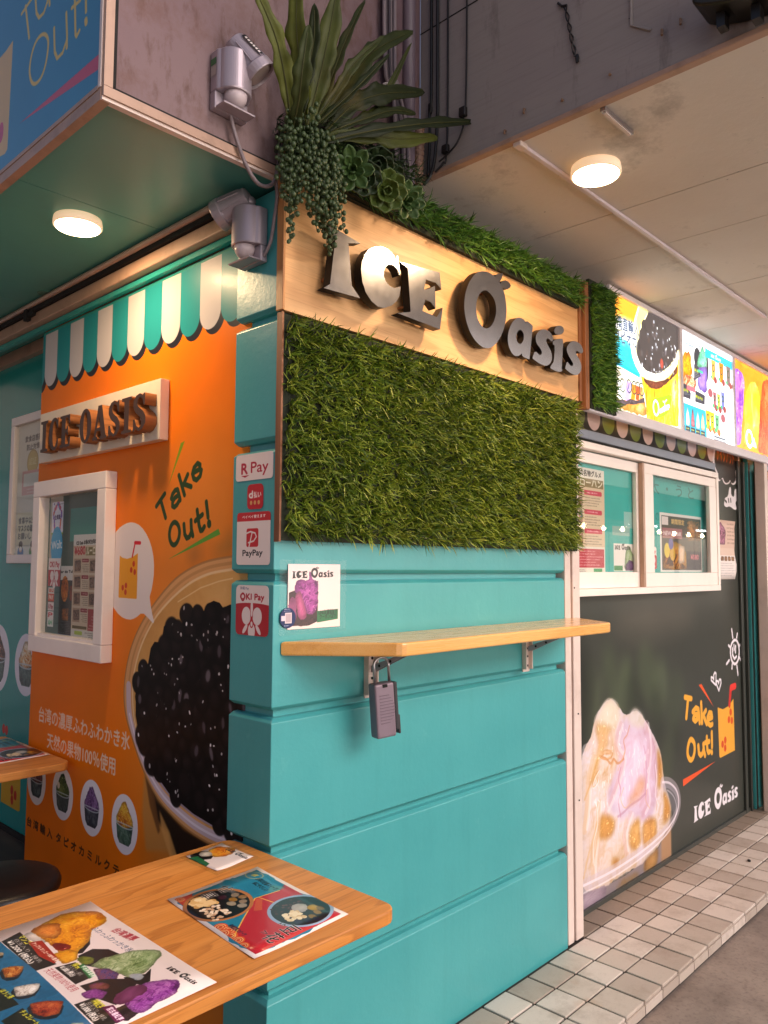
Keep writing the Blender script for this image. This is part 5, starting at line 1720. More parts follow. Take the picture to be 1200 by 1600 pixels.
    rimp = [(p.x, p.y) for p in smooth_path([(a, b, 0) for a, b in [(2.633,0.408),(2.719,0.386),(2.797,0.336),(2.826,0.274),(2.801,0.220),(2.727,0.178),(2.621,0.151),(2.471,0.131),(2.283,0.117),(2.053,0.112),(1.792,0.122)]], 6)]
    c.line(rimp, .055, '#cdbccb', .45)
    c.line(rimp, .012, '#efe4ee', .75)
    c.line([(a - .03, b - .03) for a, b in rimp[6:]], .008, '#f5ecf4', .6)
    c.poly([(2.641,0.399),(2.727,0.376),(2.806,0.316),(2.812,0.262),(2.764,0.206),(2.734,0.257),(2.698,0.323),(2.640,0.371)], '#8d8a98', .45, blur=.01)
    # Take Out!
    y, w = '#e3a33a', .030
    for s in ([(2.934,0.804),(3.020,0.786)], [(2.977,0.794),(2.947,0.692)],
              [(3.035,0.713),(3.079,0.729),(3.114,0.717),(3.123,0.678),(3.129,0.640)], [(3.116,0.689),(3.057,0.693),(3.039,0.674),(3.067,0.657),(3.119,0.671)],
              [(3.155,0.748),(3.161,0.636)], [(3.221,0.697),(3.171,0.672)], [(3.183,0.674),(3.229,0.620)],
              [(3.251,0.644),(3.310,0.646),(3.303,0.671),(3.270,0.678),(3.243,0.655),(3.254,0.618),(3.282,0.604),(3.311,0.607)],
              [(3.102,0.518),(3.108,0.477),(3.131,0.460),(3.159,0.466),(3.175,0.489)], [(3.174,0.516),(3.180,0.476),(3.194,0.449)],
              [(3.225,0.546),(3.229,0.476),(3.244,0.457),(3.265,0.459)], [(3.198,0.519),(3.260,0.517)],
              [(3.300,0.561),(3.299,0.481)], [(3.293,0.452),(3.295,0.448)]):
        c.line(s, w, y)
    c.line(chaikin([(3.001,0.572),(3.046,0.547),(3.055,0.504),(3.029,0.463),(2.991,0.454),(2.955,0.485),(2.953,0.521),(2.974,0.556)], 2), w, y, closed=True)
    o = '#e0552a'
    c.poly([(3.127,0.849),(3.165,0.852),(3.342,0.699)], o)
    c.poly([(2.886,0.373),(2.888,0.337),(3.349,0.391)], o)
    c.poly([(3.398,0.692),(3.478,0.671),(3.575,0.679),(3.652,0.713),(3.656,0.403),(3.418,0.397),(3.406,0.409)], '#e3a33a')
    c.line([(3.585,0.683),(3.614,0.780)], .035, '#c8302c')
    c.line([(3.619,0.783),(3.685,0.786)], .040, '#dd3a34')
    for q in [(3.602,0.639),(3.570,0.598),(3.617,0.587),(3.504,0.487),(3.460,0.470),(3.500,0.441)]:
        c.ell(q[0], q[1], .020, .021, '#cf4a22')
    # doodles
    wh = '#e6dfe6'
    c.line(chaikin([(3.701,1.071),(3.752,1.051),(3.777,0.997),(3.754,0.939),(3.701,0.914),(3.648,0.933),(3.619,0.983),(3.632,1.041)], 2), .018, wh, closed=True)
    for s in ([(3.653,1.134),(3.668,1.080)], [(3.746,1.101),(3.735,1.078)], [(3.825,1.042),(3.779,1.025)], [(3.774,0.952),(3.792,0.935)], [(3.725,0.905),(3.740,0.849)], [(3.647,0.920),(3.641,0.897)], [(3.598,0.949),(3.556,0.931)], [(3.595,1.039),(3.618,1.027)],
              [(3.684,1.036),(3.686,1.005)], [(3.712,1.028),(3.707,0.989)], [(3.659,1.018),(3.658,0.976),(3.687,0.951),(3.722,0.963)]):
        c.line(s, .017, wh)
    c.line([(3.376,0.824),(3.310,0.858),(3.311,0.876),(3.336,0.870),(3.348,0.858),(3.350,0.886),(3.368,0.898),(3.385,0.890),(3.382,0.855),(3.376,0.824)], .013, wh)
    c.line([(3.423,0.785),(3.385,0.830),(3.390,0.847),(3.412,0.842),(3.420,0.828),(3.434,0.850),(3.456,0.847),(3.459,0.827),(3.423,0.785)], .013, wh)
    a, b = [(3.014,0.116),(3.686,0.138)]
    a, b = (a[0], min(a[1], b[1]) + .0), (b[0], min(a[1], b[1]) + .0)
    for p in logo_polys(a, b):
        pass
    c.multi(logo_polys(a, b), '#e6dfe6')
    # printed awning
    c.rect(PX0, 3.93, 2.09, 2.30, '#241f1c')
    k = 0
    for i in range(-2, 14):
        if i == 11 or i == 12:
            continue
        cu = 1.964 + .1427 * i
        col = '#d9b9b2' if i % 2 == 0 else '#75833a'
        c.rect(cu - .061, cu + .061, 2.205, 2.30, col)
        c.ell(cu, 2.205, .061, .061, col)
    cl = [(3.453,2.257),(3.423,2.207),(3.408,2.151),(3.425,2.110),(3.472,2.079),(3.478,2.041),(3.510,2.034),(3.558,2.059),(3.573,2.037),(3.610,2.022),(3.671,2.033),(3.694,2.055),(3.715,2.033),(3.763,2.033),(3.801,2.056),(3.812,2.086),(3.796,2.121),(3.848,2.145),(3.866,2.198),(3.851,2.251),(3.785,2.280)]
    cl = [(q[0], min(q[1], 2.29)) for q in cl]
    c.poly(chaikin(cl, 1), '#eadfe0')
    cx, cz = sum(q[0] for q in cl) / len(cl), sum(q[1] for q in cl) / len(cl)
    c.poly(chaikin([(cx + (q[0] - cx) * .88, cz + (q[1] - cz) * .93 + .004) for q in cl], 1), '#332e2b')
    a, b = [(3.478,2.169),(3.768,2.165)]
    c.text('テイクアウト', a, b, .075, '#d0622e', bold=.006)
    c.poly(chaikin([(3.669,2.007),(3.687,2.017),(3.704,2.010),(3.701,1.963),(3.753,1.954),(3.761,2.004),(3.789,2.013),(3.806,2.003),(3.802,1.954),(3.820,1.940),(3.769,1.926),(3.785,1.896),(3.793,1.882),(3.761,1.872),(3.670,1.895),(3.618,1.881),(3.576,1.893),(3.582,1.915),(3.596,1.941),(3.648,1.953)], 1), '#e6dfe2')
    for s in ([(3.651,1.937),(3.659,1.919)], [(3.691,1.941),(3.694,1.922)], [(3.595,1.924),(3.620,1.916)]):
        c.line(s, .014, '#2a2826')
    return c
cv = paint_front()
front = thing('shop_front', 'dark printed shop front panel with shaved ice photo and take out lettering', 'shop front', (2.7, PY, 0))
M_front = print_mat('shop_front_print', cv, .28, coat=.05, spec=.25)
sheet('printed_panel', cv, 'y', PY, PY + .008, M_front, front)
box('panel_body', 1.56, 4.2, PY + .009, .3, -.05, 2.79, M_darkgrey, front)
box('kick_strip', 1.64, 3.93, PY - .012, PY - .0005, .0, .020, M_darkgrey, front)
for x0, x1, d in ((3.66, 3.70, .015), (3.735, 3.76, .022), (3.80, 3.83, .03)):
    box('dark_upright', x0 + .13, x1 + .13, PY - d, PY - .001, .0, 2.19, M_darkgrey, front, bevel=.003)
box('metal_rail', 1.60, 3.40, PY - .02, PY - .0005, 2.090, 2.134, plain('blue_grey_rail', '#8d93a0', .3, metal=.6, var=.12, vscale=14), front, bevel=.004)
box('teal_upright', 3.925, 4.045, PY - .028, PY + .02, -.0, 2.22, M_teal, front, bevel=.003)
box('brown_upright', 4.047, 4.10, PY - .038, PY + .02, -.0, 2.22, M_brown, front)
box('dark_reveal', 4.102, 4.2, PY - .01, PY + .02, -.0, 2.22, M_dark, front)
post = thing('window_post', 'pinkish white upright post between the teal pillar and the shop front', 'post', (1.57, .02, 0))
box('upright', 1.516, 1.562, -.002, .12, .0, 2.21, M_jamb, post, bevel=.003)
box('groove', 1.5625, 1.574, .008, .1, .0, 2.21, plain('groove_brown', '#8a6a5a', .5, var=.2), post)
box('upright', 1.5745, 1.634, -.004, .12, .0, 2.21, M_jamb, post, bevel=.004)
for z in (.55, .9, 1.25, 1.9, 1.42):
    MB().lathe([(.004, 0), (.003, .002)], 10, Matrix.Translation((1.606 - .02 * (z > 1), -.0045, z)) @ Matrix.Rotation(R(90), 4, 'X')).obj('screw', M_dark, post)
post2 = thing('end_post', 'pinkish white upright post at the far end of the shop front', 'post', (3.95, 0, 0))
box('upright', 3.925, 3.985, -.03, .03, -.02, 2.235, M_jamb, post2, bevel=.004)

# ---------------------------------------------------------------- sliding window
win = thing('sliding_window', 'white two pane sliding window over the dark shop front', 'window', (2.5, PY, 1.38))
def frame_y(x0, x1, z0, z1, w, ya, yb, mat, parent, wb=None, nm='frame_bar'):
    wb = wb or w
    box(nm, x0, x1, ya, yb, z1 - w, z1, mat, parent, bevel=.003)
    box(nm, x0, x1, ya, yb, z0, z0 + wb, mat, parent, bevel=.003)
    box(nm, x0, x0 + w, ya, yb, z0 + wb + .0005, z1 - w - .0005, mat, parent, bevel=.003)
    box(nm, x1 - w, x1, ya, yb, z0 + wb + .0005, z1 - w - .0005, mat, parent, bevel=.003)
frame_y(1.640, 3.335, 1.378, 2.066, .032, .040, PY - .0006, M_white, win)
def sash(x0, x1, z0, z1, st, yb, bot):
    f = box('sash', x0, x1, yb, yb + .022, z1 - .05, z1, M_white, win, bevel=.002)
    for a in ((x0, x1, z0, z0 + bot), (x0, x0 + st, z0 + bot, z1 - .05), (x1 - st, x1, z0 + bot, z1 - .05)):
        o = box('sash_bar', a[0], a[1], yb - .0004, yb + .0216, a[2] + .0003, a[3] - .0003, M_white, None, bevel=.002)
        o.parent = f
    g = box('glass_pane', x0 + st - .004, x1 - st + .004, yb + .012, yb + .0145, z0 + bot - .004, z1 - .046, M_glass, None)
    g.parent = f
sash(1.673, 2.400, 1.411, 2.028, .072, .070, .074)
sash(2.370, 3.302, 1.411, 2.028, .098, .0455, .070)
box('meeting_bar', 2.349, 2.3685, .046, .068, 1.411, 2.028, M_tan, win)
def paint_window():
    c = Canvas(1.66, 3.31, 1.40, 2.04, 700, '#38aaa2')
    c.grain(.12, .2, 5)
    # menu strip in the left pane
    x0, x1 = 1.70, 2.045
    z = lambda px, py: [(1.808,2.043)][0]
    c.rect(x0, x1, 1.45, 1.96, '#e2d8cc')
    c.rect(x0, x1, 1.60, 1.885, '#d9bfa2')
    c.text('町台湾の名物グルメ', (x0 + .02, 1.925), (x1 - .03, 1.925), .022, '#3a3430', bold=.001)
    c.rect(x0, x1 - .01, 1.872, 1.912, '#8a7650')
    c.text('ルーローハン', (x0 + .01, 1.878), (x1 - .02, 1.878), .030, '#f0e6d0', bold=.002)
    for i in range(3):
        zt = 1.86 - i * .088
        c.food([(x0 + .01, zt - .078), (x0 + .14, zt - .078), (x0 + .14, zt), (x0 + .01, zt)], ['#8a4a34', '#c07a58', '#e0b090', '#5a6a80', '#d8c0b0'], 80 + i, .03)
        c.rect(x0 + .155, x1 - .025, zt - .024, zt - .002, '#c83a52', rad=.008)
        c.scribble(x0 + .18, x1 - .05, zt - .02, zt - .006, 1, '#f4d8d8', .8, i)
        c.scribble(x0 + .16, x1 - .03, zt - .078, zt - .03, 4, '#6a5a50', .7, 10 + i)
    c.rect(x0, x1 - .01, 1.505, 1.590, '#c03a48')
    c.scribble(x0 + .01, x1 - .02, 1.51, 1.585, 6, '#eec8c8', .8, 33)
    c.scribble(x0 + .01, x1 - .14, 1.478, 1.498, 3, '#4a4a4a', .8, 34)
    c.rect(x1 - .11, x1 - .03, 1.478, 1.500, '#3f9a62')
    # flyer at the bottom right of the left pane
    c.rect(2.13, 2.345, 1.488, 1.622, '#ece2dc')
    c.food([(2.235, 1.50), (2.335, 1.50), (2.34, 1.56), (2.30, 1.61), (2.27, 1.615), (2.25, 1.57)], ['#5a7a4a', '#86a070', '#b4c49a', '#7d6a8c'], 88, .02)
    c.food([(2.245, 1.492), (2.335, 1.492), (2.335, 1.535), (2.29, 1.545), (2.25, 1.52)], ['#3a2440', '#6a4878', '#94709c'], 89, .02)
    c.multi(logo_polys((2.14, 1.592), (2.30, 1.592)), '#2a2426')
    c.rect(2.133, 2.22, 1.492, 1.515, '#3f8a4e')
    # inside, right pane: sticker and big menu
    c.rect(2.50, 2.60, 1.500, 1.615, '#efe2de', rad=.012)
    c.rect(2.50, 2.60, 1.500, 1.572, '#d22a34', rad=.012)
    c.text('OKI Pay', (2.512, 1.583), (2.588, 1.583), .018, '#d03a40', bold=.001)
    orchid(c, 2.55, 1.537, .03, '#f0dedc', '#d22a34')
    c.rect(2.645, 3.20, 1.485, 1.80, '#e8e0dc')
    c.rect(2.665, 3.19, 1.495, 1.785, '#57504a')
    c.food([(2.67, 1.50), (3.0, 1.50), (2.98, 1.60), (2.9, 1.64), (2.8, 1.65), (2.70, 1.62)], ['#2a2024', '#5a3420', '#b8682a', '#e0b040', '#7a6aa0'], 91, .05)
    c.ell(2.73, 1.60, .035, .04, '#e6c640')
    c.ell(2.80, 1.58, .035, .035, '#d9a838')
    c.ell(2.78, 1.635, .03, .03, '#6a62a0')
    c.food([(2.87, 1.53), (2.95, 1.53), (2.96, 1.63), (2.88, 1.63)], ['#d89a70', '#ecc4a4', '#f4dcc8'], 92, .03)
    c.rect(2.98, 3.19, 1.495, 1.60, '#3a3640')
    c.text('¥580', (3.04, 1.555), (3.15, 1.555), .028, '#d86a78', bold=.002)
    c.rect(2.675, 2.93, 1.665, 1.72, '#b8747a', .8)
    c.text('NEW DRINK', (2.69, 1.68), (2.92, 1.68), .024, '#f0d8da', bold=.001)
    c.rect(2.67, 2.75, 1.735, 1.78, '#e6d4d2')
    c.text('期間限定', (2.79, 1.745), (2.96, 1.745), .022, '#d8b070', bold=.001)
    c.food([(3.0, 1.66), (3.18, 1.66), (3.18, 1.77), (3.0, 1.77)], ['#4a403a', '#7a5a40', '#c0804a', '#e0b070'], 93, .04)
    # lettering seen through from inside (mirrored strokes of a wall sign)
    c.text('太 ・ う と', (2.53, 1.90), (3.10, 1.90), .055, '#1f6f69', .8, bold=.002)
    c.text('日 の', (2.53, 1.755), (2.64, 1.755), .04, '#1f6f69', .7, bold=.001)
    c.rect(2.51, 2.58, 1.655, 1.73, '#b8cfc8', .8)
    c.rect(2.12, 2.30, 1.66, 1.705, '#9fb0a8', .8)
    c.rect(2.24, 2.34, 1.70, 1.78, '#b4c4be', .7)
    return c
cv = paint_window()
sheet('posters_behind_glass', cv, 'y', .0945, .0985, print_mat('window_posters', cv, .5), win)

# ---------------------------------------------------------------- paper notice on the dark panel
def paint_note():
    c = Canvas(3.42, 3.74, 1.44, 1.80, 900, '#e6dcd8')
    c.rect(3.42, 3.74, 1.63, 1.80, '#d6b8a8')
    c.food([(3.44, 1.65), (3.56, 1.65), (3.58, 1.74), (3.50, 1.79), (3.44, 1.76)], ['#3a2a2c', '#7a4a5a', '#b87a94', '#d8a0b8'], 95, .03)
    c.scribble(3.60, 3.73, 1.65, 1.79, 6, '#8a6a5c', .6, 96)
    c.rect(3.42, 3.74, 1.585, 1.63, '#dcc2b2')
    for i in range(5):
        c.food([(3.44 + .055 * i, 1.552), (3.485 + .055 * i, 1.552), (3.485 + .055 * i, 1.58), (3.44 + .055 * i, 1.58)], ['#5a3a2a', '#a0704a', '#d0a880'], 97 + i, .02)
    c.scribble(3.45, 3.72, 1.455, 1.545, 6, '#8a8488', .5, 98)
    return c
cv = paint_note()
vs, fs = [], []
for i in range(9):
    z = 1.44 + .36 * i / 8
    for x in (3.435, 3.52, 3.61, 3.70, 3.72 + .012 * math.sin(i)):
        vs.append((x, PY - .004 - .008 * abs(math.sin(i * .9)) * ((x - 3.43) / .3) ** 2, z))
for i in range(8):
    for k in range(4):
        fs.append((i * 5 + k, i * 5 + k + 1, (i + 1) * 5 + k + 1, (i + 1) * 5 + k))
me = MB().add(vs, fs).mesh('paper_notice')
uv_plane(me, 'y', cv)
o = link('paper_notice', me, print_mat('paper_notice_print', cv, .5), smooth=True)
o.modifiers.new('thick', 'SOLIDIFY').thickness = .0008
tag(o, 'long curling paper notice taped beside the sliding window', 'notice')

# ---------------------------------------------------------------- back lit menu box
LB = thing('menu_light_box', 'long back lit white framed menu box above the sliding window', 'light box', (3, 0, 2.2))
ly = -.02
def lb_panel(x0, x1, z0, z1, paint, nm):
    c = Canvas(x0, x1, z0, z1, 560, '#ffffff')
    paint(c)
    c.tint(lambda a: a ** 1.35)
    sheet('lit_panel', c, 'y', ly, ly + .006, print_mat(nm, c, .25, emit=1.3, coat=.0), LB)
def lb1(c):
    c.rect(1.6, 2.7, 2.2, 2.8, '#fff2e0')
    c.poly([(1.839,2.750),(2.062,2.767),(2.204,2.764),(2.149,2.673),(1.970,2.660),(1.836,2.652)], '#ffae3c')
    c.poly([(1.834,2.591),(2.109,2.565),(2.144,2.539),(2.201,2.438),(2.196,2.411),(2.050,2.427),(1.929,2.441),(1.830,2.425)], '#38d4e6')
    c.poly([(1.930,2.457),(2.187,2.434),(2.196,2.416),(1.929,2.433)], '#16b4d0')
    c.poly([(1.829,2.409),(1.980,2.434),(2.168,2.419),(2.215,2.415),(2.265,2.242),(1.873,2.241)], '#fff0dc')
    c.food([(1.857,2.258),(1.950,2.277),(2.249,2.313),(2.265,2.237),(2.179,2.234),(1.873,2.237)], ['#ff9a30', '#ffb858', '#ffd8a0'], 3, .05)
    for x, col in ((150, '#fffaf4'), (230, '#cdb0f0'), (295, '#f0a020'), (340, '#f46a2c'), (380, '#f4b070')):
        c.poly([q for q in [(-0.767,2.682),(-0.765,2.683)]] and [(a[0], a[1]) for a in _cup(x)], col)
        cc = _px(x + 12, 1040)
        c.ring(cc[0], cc[1], .028, .034, .007, '#4f5a50')
        c.line([(cc[0] - .008, cc[1] - .012), (cc[0], cc[1] + .012)], .007, '#4f5a50')
    c.food([(1.907,2.262),(1.950,2.277),(1.975,2.269),(2.010,2.283),(2.045,2.278),(2.099,2.299),(2.163,2.299),(2.240,2.329),(2.248,2.306),(2.135,2.278),(2.062,2.268),(2.000,2.242),(1.915,2.247)], ['#5a4a52', '#7a6a70', '#94828a'], 4, .02)
    c.poly([(2.210,2.427),(2.371,2.432),(2.539,2.483),(2.641,2.576),(2.654,2.616),(2.636,2.240),(2.264,2.216),(2.258,2.319)], '#ffc42c')
    c.food([(2.220,2.429),(2.371,2.432),(2.539,2.483),(2.641,2.581),(2.650,2.522),(2.636,2.240),(2.264,2.216),(2.258,2.319)], ['#f09a10', '#ffb81c', '#ffd030', '#ffe678', '#fff4c0'], 6, .06, ani=(1.6, .5), edge=.1)
    c.food([(2.229,2.424),(2.371,2.430),(2.539,2.478),(2.641,2.567),(2.627,2.518),(2.538,2.464),(2.473,2.430),(2.431,2.409),(2.369,2.390),(2.310,2.388),(2.252,2.404)], ['#6a3a30', '#8a4c40', '#a56450'], 7, .03, a=.9)
    lid = [(2.204,2.764),(2.159,2.688),(2.128,2.604),(2.116,2.550),(2.130,2.510),(2.161,2.474),(2.202,2.447),(2.263,2.432),(2.371,2.439),(2.475,2.467),(2.562,2.515),(2.630,2.574),(2.673,2.648),(2.690,2.776),(2.447,2.774)]
    c.poly(lid, '#fff8c8')
    c.line(lid[:12], .022, '#fff4e4', .95)
    c.poly([(2.204,2.764),(2.300,2.764),(2.265,2.731),(2.245,2.704),(2.215,2.684),(2.194,2.618),(2.174,2.588),(2.157,2.614),(2.167,2.690)], '#ffef9a')
    pl = [(2.300,2.764),(2.285,2.740),(2.265,2.717),(2.240,2.712),(2.223,2.690),(2.224,2.668),(2.200,2.645),(2.194,2.609),(2.174,2.586),(2.162,2.551),(2.172,2.519),(2.198,2.485),(2.255,2.466),(2.332,2.463),(2.434,2.488),(2.531,2.536),(2.609,2.598),(2.644,2.643),(2.691,2.671),(2.696,2.772)]
    us, vv = [q[0] for q in pl], [q[1] for q in pl]
    c.poly(pl, '#57504e')
    rs = random.Random(8)
    for i in range(130):
        u, v = rs.uniform(min(us), max(us)), rs.uniform(min(vv), max(vv))
        m = (u - 2.42) ** 2 / .26 ** 2 + (v - 2.56) ** 2 / .2 ** 2
        if m < .8:
            c.ell(u, v, .012, .016, rs.choice(['#6d6668', '#7b757a', '#4b4444', '#5d5450', '#66544e']), .7, rot=rs.uniform(-.6, .6), blur=.004)
            if rs.random() < .6:
                c.ell(u + .006, v + .006, rs.uniform(.0025, .007), rs.uniform(.004, .010), rs.choice(['#ffffff', '#c8ccd6', '#dfe2ea']), .9)
    q = [(2.447,2.534)][0]
    c.ell(q[0], q[1], .018, .026, '#d8604c', .8, blur=.006)
    c.line([(2.160,2.516),(2.198,2.477),(2.264,2.454),(2.372,2.457),(2.476,2.485),(2.563,2.533),(2.643,2.605)], .022, '#fffdf6', .95)
    c.line([(2.206,2.439),(2.272,2.423),(2.371,2.432),(2.485,2.464),(2.584,2.519)], .005, '#c9c3a0', .8)
    # leaf green badge
    c.poly(chaikin([(2.307,2.333),(2.429,2.364),(2.562,2.400),(2.556,2.353),(2.520,2.297),(2.445,2.259),(2.373,2.249),(2.325,2.272)], 1), '#a8c62c')
    cc = [(2.370,2.297)][0]
    c.ring(cc[0], cc[1], .036, .042, .012, '#ffffff')
    c.line([(2.415,2.286),(2.468,2.312),(2.521,2.329)], .02, '#ffffff')
    c.text('asis', *[(2.423,2.280),(2.522,2.313)], .03, '#ffffff', bold=.004)
    c.line([(2.474,2.326),(2.469,2.344)], .006, '#ffffff')
    c.line([(2.454,2.343),(2.471,2.342),(2.496,2.357)], .008, '#ffffff')
    # headline
    c.text('台湾直輸入', *[(1.918,2.612),(2.194,2.623)], .050, '#ffffff', bold=.016)
    c.text('タピオカ', *[(1.950,2.548),(2.166,2.557)], .050, '#ffffff', bold=.016)
    c.text('台湾直輸入', *[(1.918,2.612),(2.194,2.623)], .050, '#5c6a82', bold=.0015)
    c.text('タピオカ', *[(1.950,2.548),(2.166,2.557)], .050, '#5c6a82', bold=.0015)
_cups = dict(zip((150, 230, 295, 340, 380), ([(1.965,2.364),(2.048,2.374),(2.032,2.282),(1.975,2.277)], [(2.059,2.376),(2.111,2.379),(2.081,2.284),(2.036,2.283)], [(2.116,2.372),(2.159,2.373),(2.140,2.300),(2.097,2.295)], [(2.161,2.371),(2.199,2.373),(2.182,2.304),(2.147,2.303)], [(2.202,2.372),(2.232,2.373),(2.225,2.315),(2.187,2.309)])))
_logos = dict(zip((162, 242, 307, 352, 392), [(2.017,2.348),(2.083,2.356),(2.135,2.358),(2.175,2.361),(2.214,2.363)]))
def _cup(x):
    return _cups[x]
def _px(x, y):
    return _logos[x]
def lb2(c):
    c.multi(logo_polys([(2.743,2.699)][0], ([(2.851,2.705)][0][0], [(2.743,2.699)][0][1])), '#3a5a78')
    c.text('・ １ ・ Ｒ', *[(2.894,2.724),(3.030,2.728)], .03, '#4a5a78', bold=.001)
    c.food([(2.731,2.651),(2.790,2.668),(2.830,2.647),(2.815,2.596),(2.843,2.562),(2.795,2.534),(2.678,2.499),(2.692,2.553),(2.689,2.595)], ['#e88a00', '#ffab08', '#ffc21c', '#ffd84a'], 3, .05, spec=.2)
    c.ell(*[(2.908,2.653)][0], .05, .06, '#3a4048')
    c.ell(*[(3.031,2.637)][0], .03, .09, '#3a4048')
    c.food([(2.981,2.742),(3.011,2.713),(3.040,2.684),(3.043,2.620),(2.918,2.606),(2.888,2.610),(2.921,2.665),(2.948,2.705)], ['#3fa070', '#6cc49a', '#a4e2c4', '#d8f4e8'], 5, .04)
    c.food([(2.918,2.606),(3.044,2.635),(3.028,2.482),(2.911,2.477),(2.902,2.544)], ['#8a6ac8', '#ab8ee0', '#cdb8f0'], 6, .05, ani=(1.6, .6))
    c.food([(2.667,2.487),(2.748,2.535),(2.819,2.548),(2.889,2.522),(2.874,2.481),(2.791,2.471),(2.677,2.465)], ['#ffd8a0', '#fff4e0', '#f4a060', '#e8604a', '#f8c848'], 7, .05)
    for q in ([(2.672,2.479),(2.751,2.481),(2.807,2.445),(2.802,2.408),(2.668,2.408)], [(2.858,2.614),(2.900,2.612),(2.952,2.563),(2.853,2.520)], [(2.868,2.470),(3.002,2.463),(2.995,2.410),(2.861,2.406)]):
        c.poly(q, '#4c4e58')
        us, vs = [p[0] for p in q], [p[1] for p in q]
        c.scribble(min(us) + .01, max(us) - .01, min(vs) + .015, max(vs) - .03, 5, '#d0d4da', .7, 4)
        c.scribble(min(us) + .01, max(us) - .03, max(vs) - .05, max(vs) - .015, 1, '#d8e02c', .9, 5)
    c.poly([(2.757,2.479),(2.869,2.482),(2.864,2.455),(2.753,2.455)], '#e87a84')
    c.scribble(*[v for v in (2.79, 2.86, 2.48, 2.50)], 2, '#fff0f0', .8, 6)
    c.poly([(2.905,2.593),(2.979,2.593),(2.978,2.580),(2.904,2.579)], '#5cc49c')
    # ice row on teal
    q = [(2.618,2.393),(2.998,2.398),(2.952,2.242),(2.556,2.238)]
    c.rect(2.66, 3.015, 2.20, q[0][1] - .015, '#3fb0c4')
    zt = q[0][1] - .02
    for i, col in enumerate((('#bfeef0', '#f4ffff'), ('#d8f2f4', '#ffffff'), ('#b0606a', '#d08a90'), ('#a8e8ec', '#f0ffff'), ('#e89a50', '#f6d8b0'))):
        u = 2.69 + .068 * i
        c.food([(u - .026, zt - .11), (u + .026, zt - .11), (u + .02, zt - .06), (u, zt - .005), (u - .02, zt - .06)], [col[0], col[1], col[1]], 20 + i, .02)
        c.rect(u - .028, u + .028, zt - .21, zt - .115, '#4c5058')
        c.scribble(u - .024, u + .024, zt - .205, zt - .12, 6, '#c4c8cc', .7, i)
        c.scribble(u - .024, u + .015, zt - .135, zt - .12, 1, '#dde02c', .9, i)
    c.scribble(2.75, 2.95, 2.205, 2.225, 1, '#e8f8fa', .7, 9)
    # drinks board
    q = [(3.087,2.757),(3.445,2.760),(3.435,2.721),(3.081,2.718)]
    c.rect(3.02, 3.42, 2.685, 2.735, '#28bcc8')
    c.multi(logo_polys((3.10, 2.70), (3.25, 2.70)), '#e8fafa')
    c.scribble(3.28, 3.40, 2.695, 2.72, 2, '#4a8a98', .8, 7)
    for (px, py, wd, col, lg) in ((470, 570, .045, '#f4b060', 1), (560, 600, .05, '#f0901c', 1), (640, 640, .05, '#8a7a78', 1), (485, 910, .035, '#b07078', .8), (530, 930, .035, '#c8d060', .8), (578, 920, .04, '#8088c0', .9), (410, 1130, .045, '#f4b82c', .9), (458, 1150, .045, '#e8d838', .9), (513, 1180, .045, '#7ab88a', .9)):
        cu, cz = _at2[(px, py)]
        c.poly([(cu - wd * .7, cz + .055 * lg), (cu + wd * .7, cz + .055 * lg), (cu + wd * .5, cz - .06 * lg), (cu - wd * .5, cz - .06 * lg)], col)
        c.ring(cu, cz + .01, wd * .45, wd * .5, .008, '#4a6a50')
        c.ell(cu + wd * .6, cz - .055 * lg, .025, .02, '#a05a58' if py < 1000 else '#e88050')
        c.ell(cu - wd * .6, cz - .045 * lg, .014, .01, '#5cb884')
    for q in [(3.080,2.491),(3.264,2.372)]:
        c.ell(q[0], q[1], .035, .025, '#a86a70')
    c.rect(3.12, 3.30, 2.245, 2.255, '#6a707a')
    c.rect(3.12, 3.30, 2.228, 2.236, '#6a707a')
_at2 = dict(zip(((470, 570), (560, 600), (640, 640), (485, 910), (530, 930), (578, 920), (410, 1130), (458, 1150), (513, 1180)), [(3.134,2.632),(3.254,2.639),(3.365,2.639),(3.143,2.461),(3.203,2.460),(3.268,2.476),(3.039,2.334),(3.100,2.333),(3.171,2.328)]))
def lb3(c):
    c.rect(3.4, 5.2, 2.1, 2.8, '#ffa636')
    c.food([(3.459,2.758),(3.927,2.770),(4.077,2.734),(4.035,2.251),(3.338,2.237)], ['#f08c18', '#ffa636', '#ffb850'], 2, .2, ridge=False, edge=0)
    c.food([(3.455,2.698),(3.530,2.718),(3.604,2.704),(3.638,2.656),(3.614,2.542),(3.583,2.428),(3.540,2.250),(3.338,2.242),(3.381,2.452),(3.421,2.617)], ['#8a4ac0', '#b478e8', '#d4a0f8', '#ecd0ff'], 3, .06, ani=(1.2, .6), spec=.3, edge=.2)
    c.food([(3.774,2.691),(3.853,2.671),(3.912,2.590),(3.889,2.416),(3.835,2.251),(3.600,2.252),(3.629,2.435),(3.657,2.604),(3.707,2.651)], ['#ffb41c', '#ffd82c', '#fff060', '#fffbc0'], 4, .15, ridge=False, edge=.15)
    c.food([(3.972,2.715),(4.280,2.806),(4.463,2.741),(4.414,2.232),(3.851,2.242),(3.907,2.532)], ['#c84a20', '#e8703c', '#f89c68'], 5, .05, ani=(1.2, .6), edge=.2)
    cc = [(3.697,2.307)][0]
    c.ring(cc[0], cc[1], .065, .06, .022, '#ffffff')
    c.text('asis', *[(3.725,2.278),(3.820,2.266)], .04, '#20b8b0', bold=.008)
    c.poly([(3.725,2.272),(3.820,2.261),(3.777,2.328)], '#ffffff')
lb_panel(1.90, 2.655, 2.226, 2.765, lb1, 'lit_panel_pearls')
lb_panel(2.690, 3.420, 2.226, 2.765, lb2, 'lit_panel_menu')
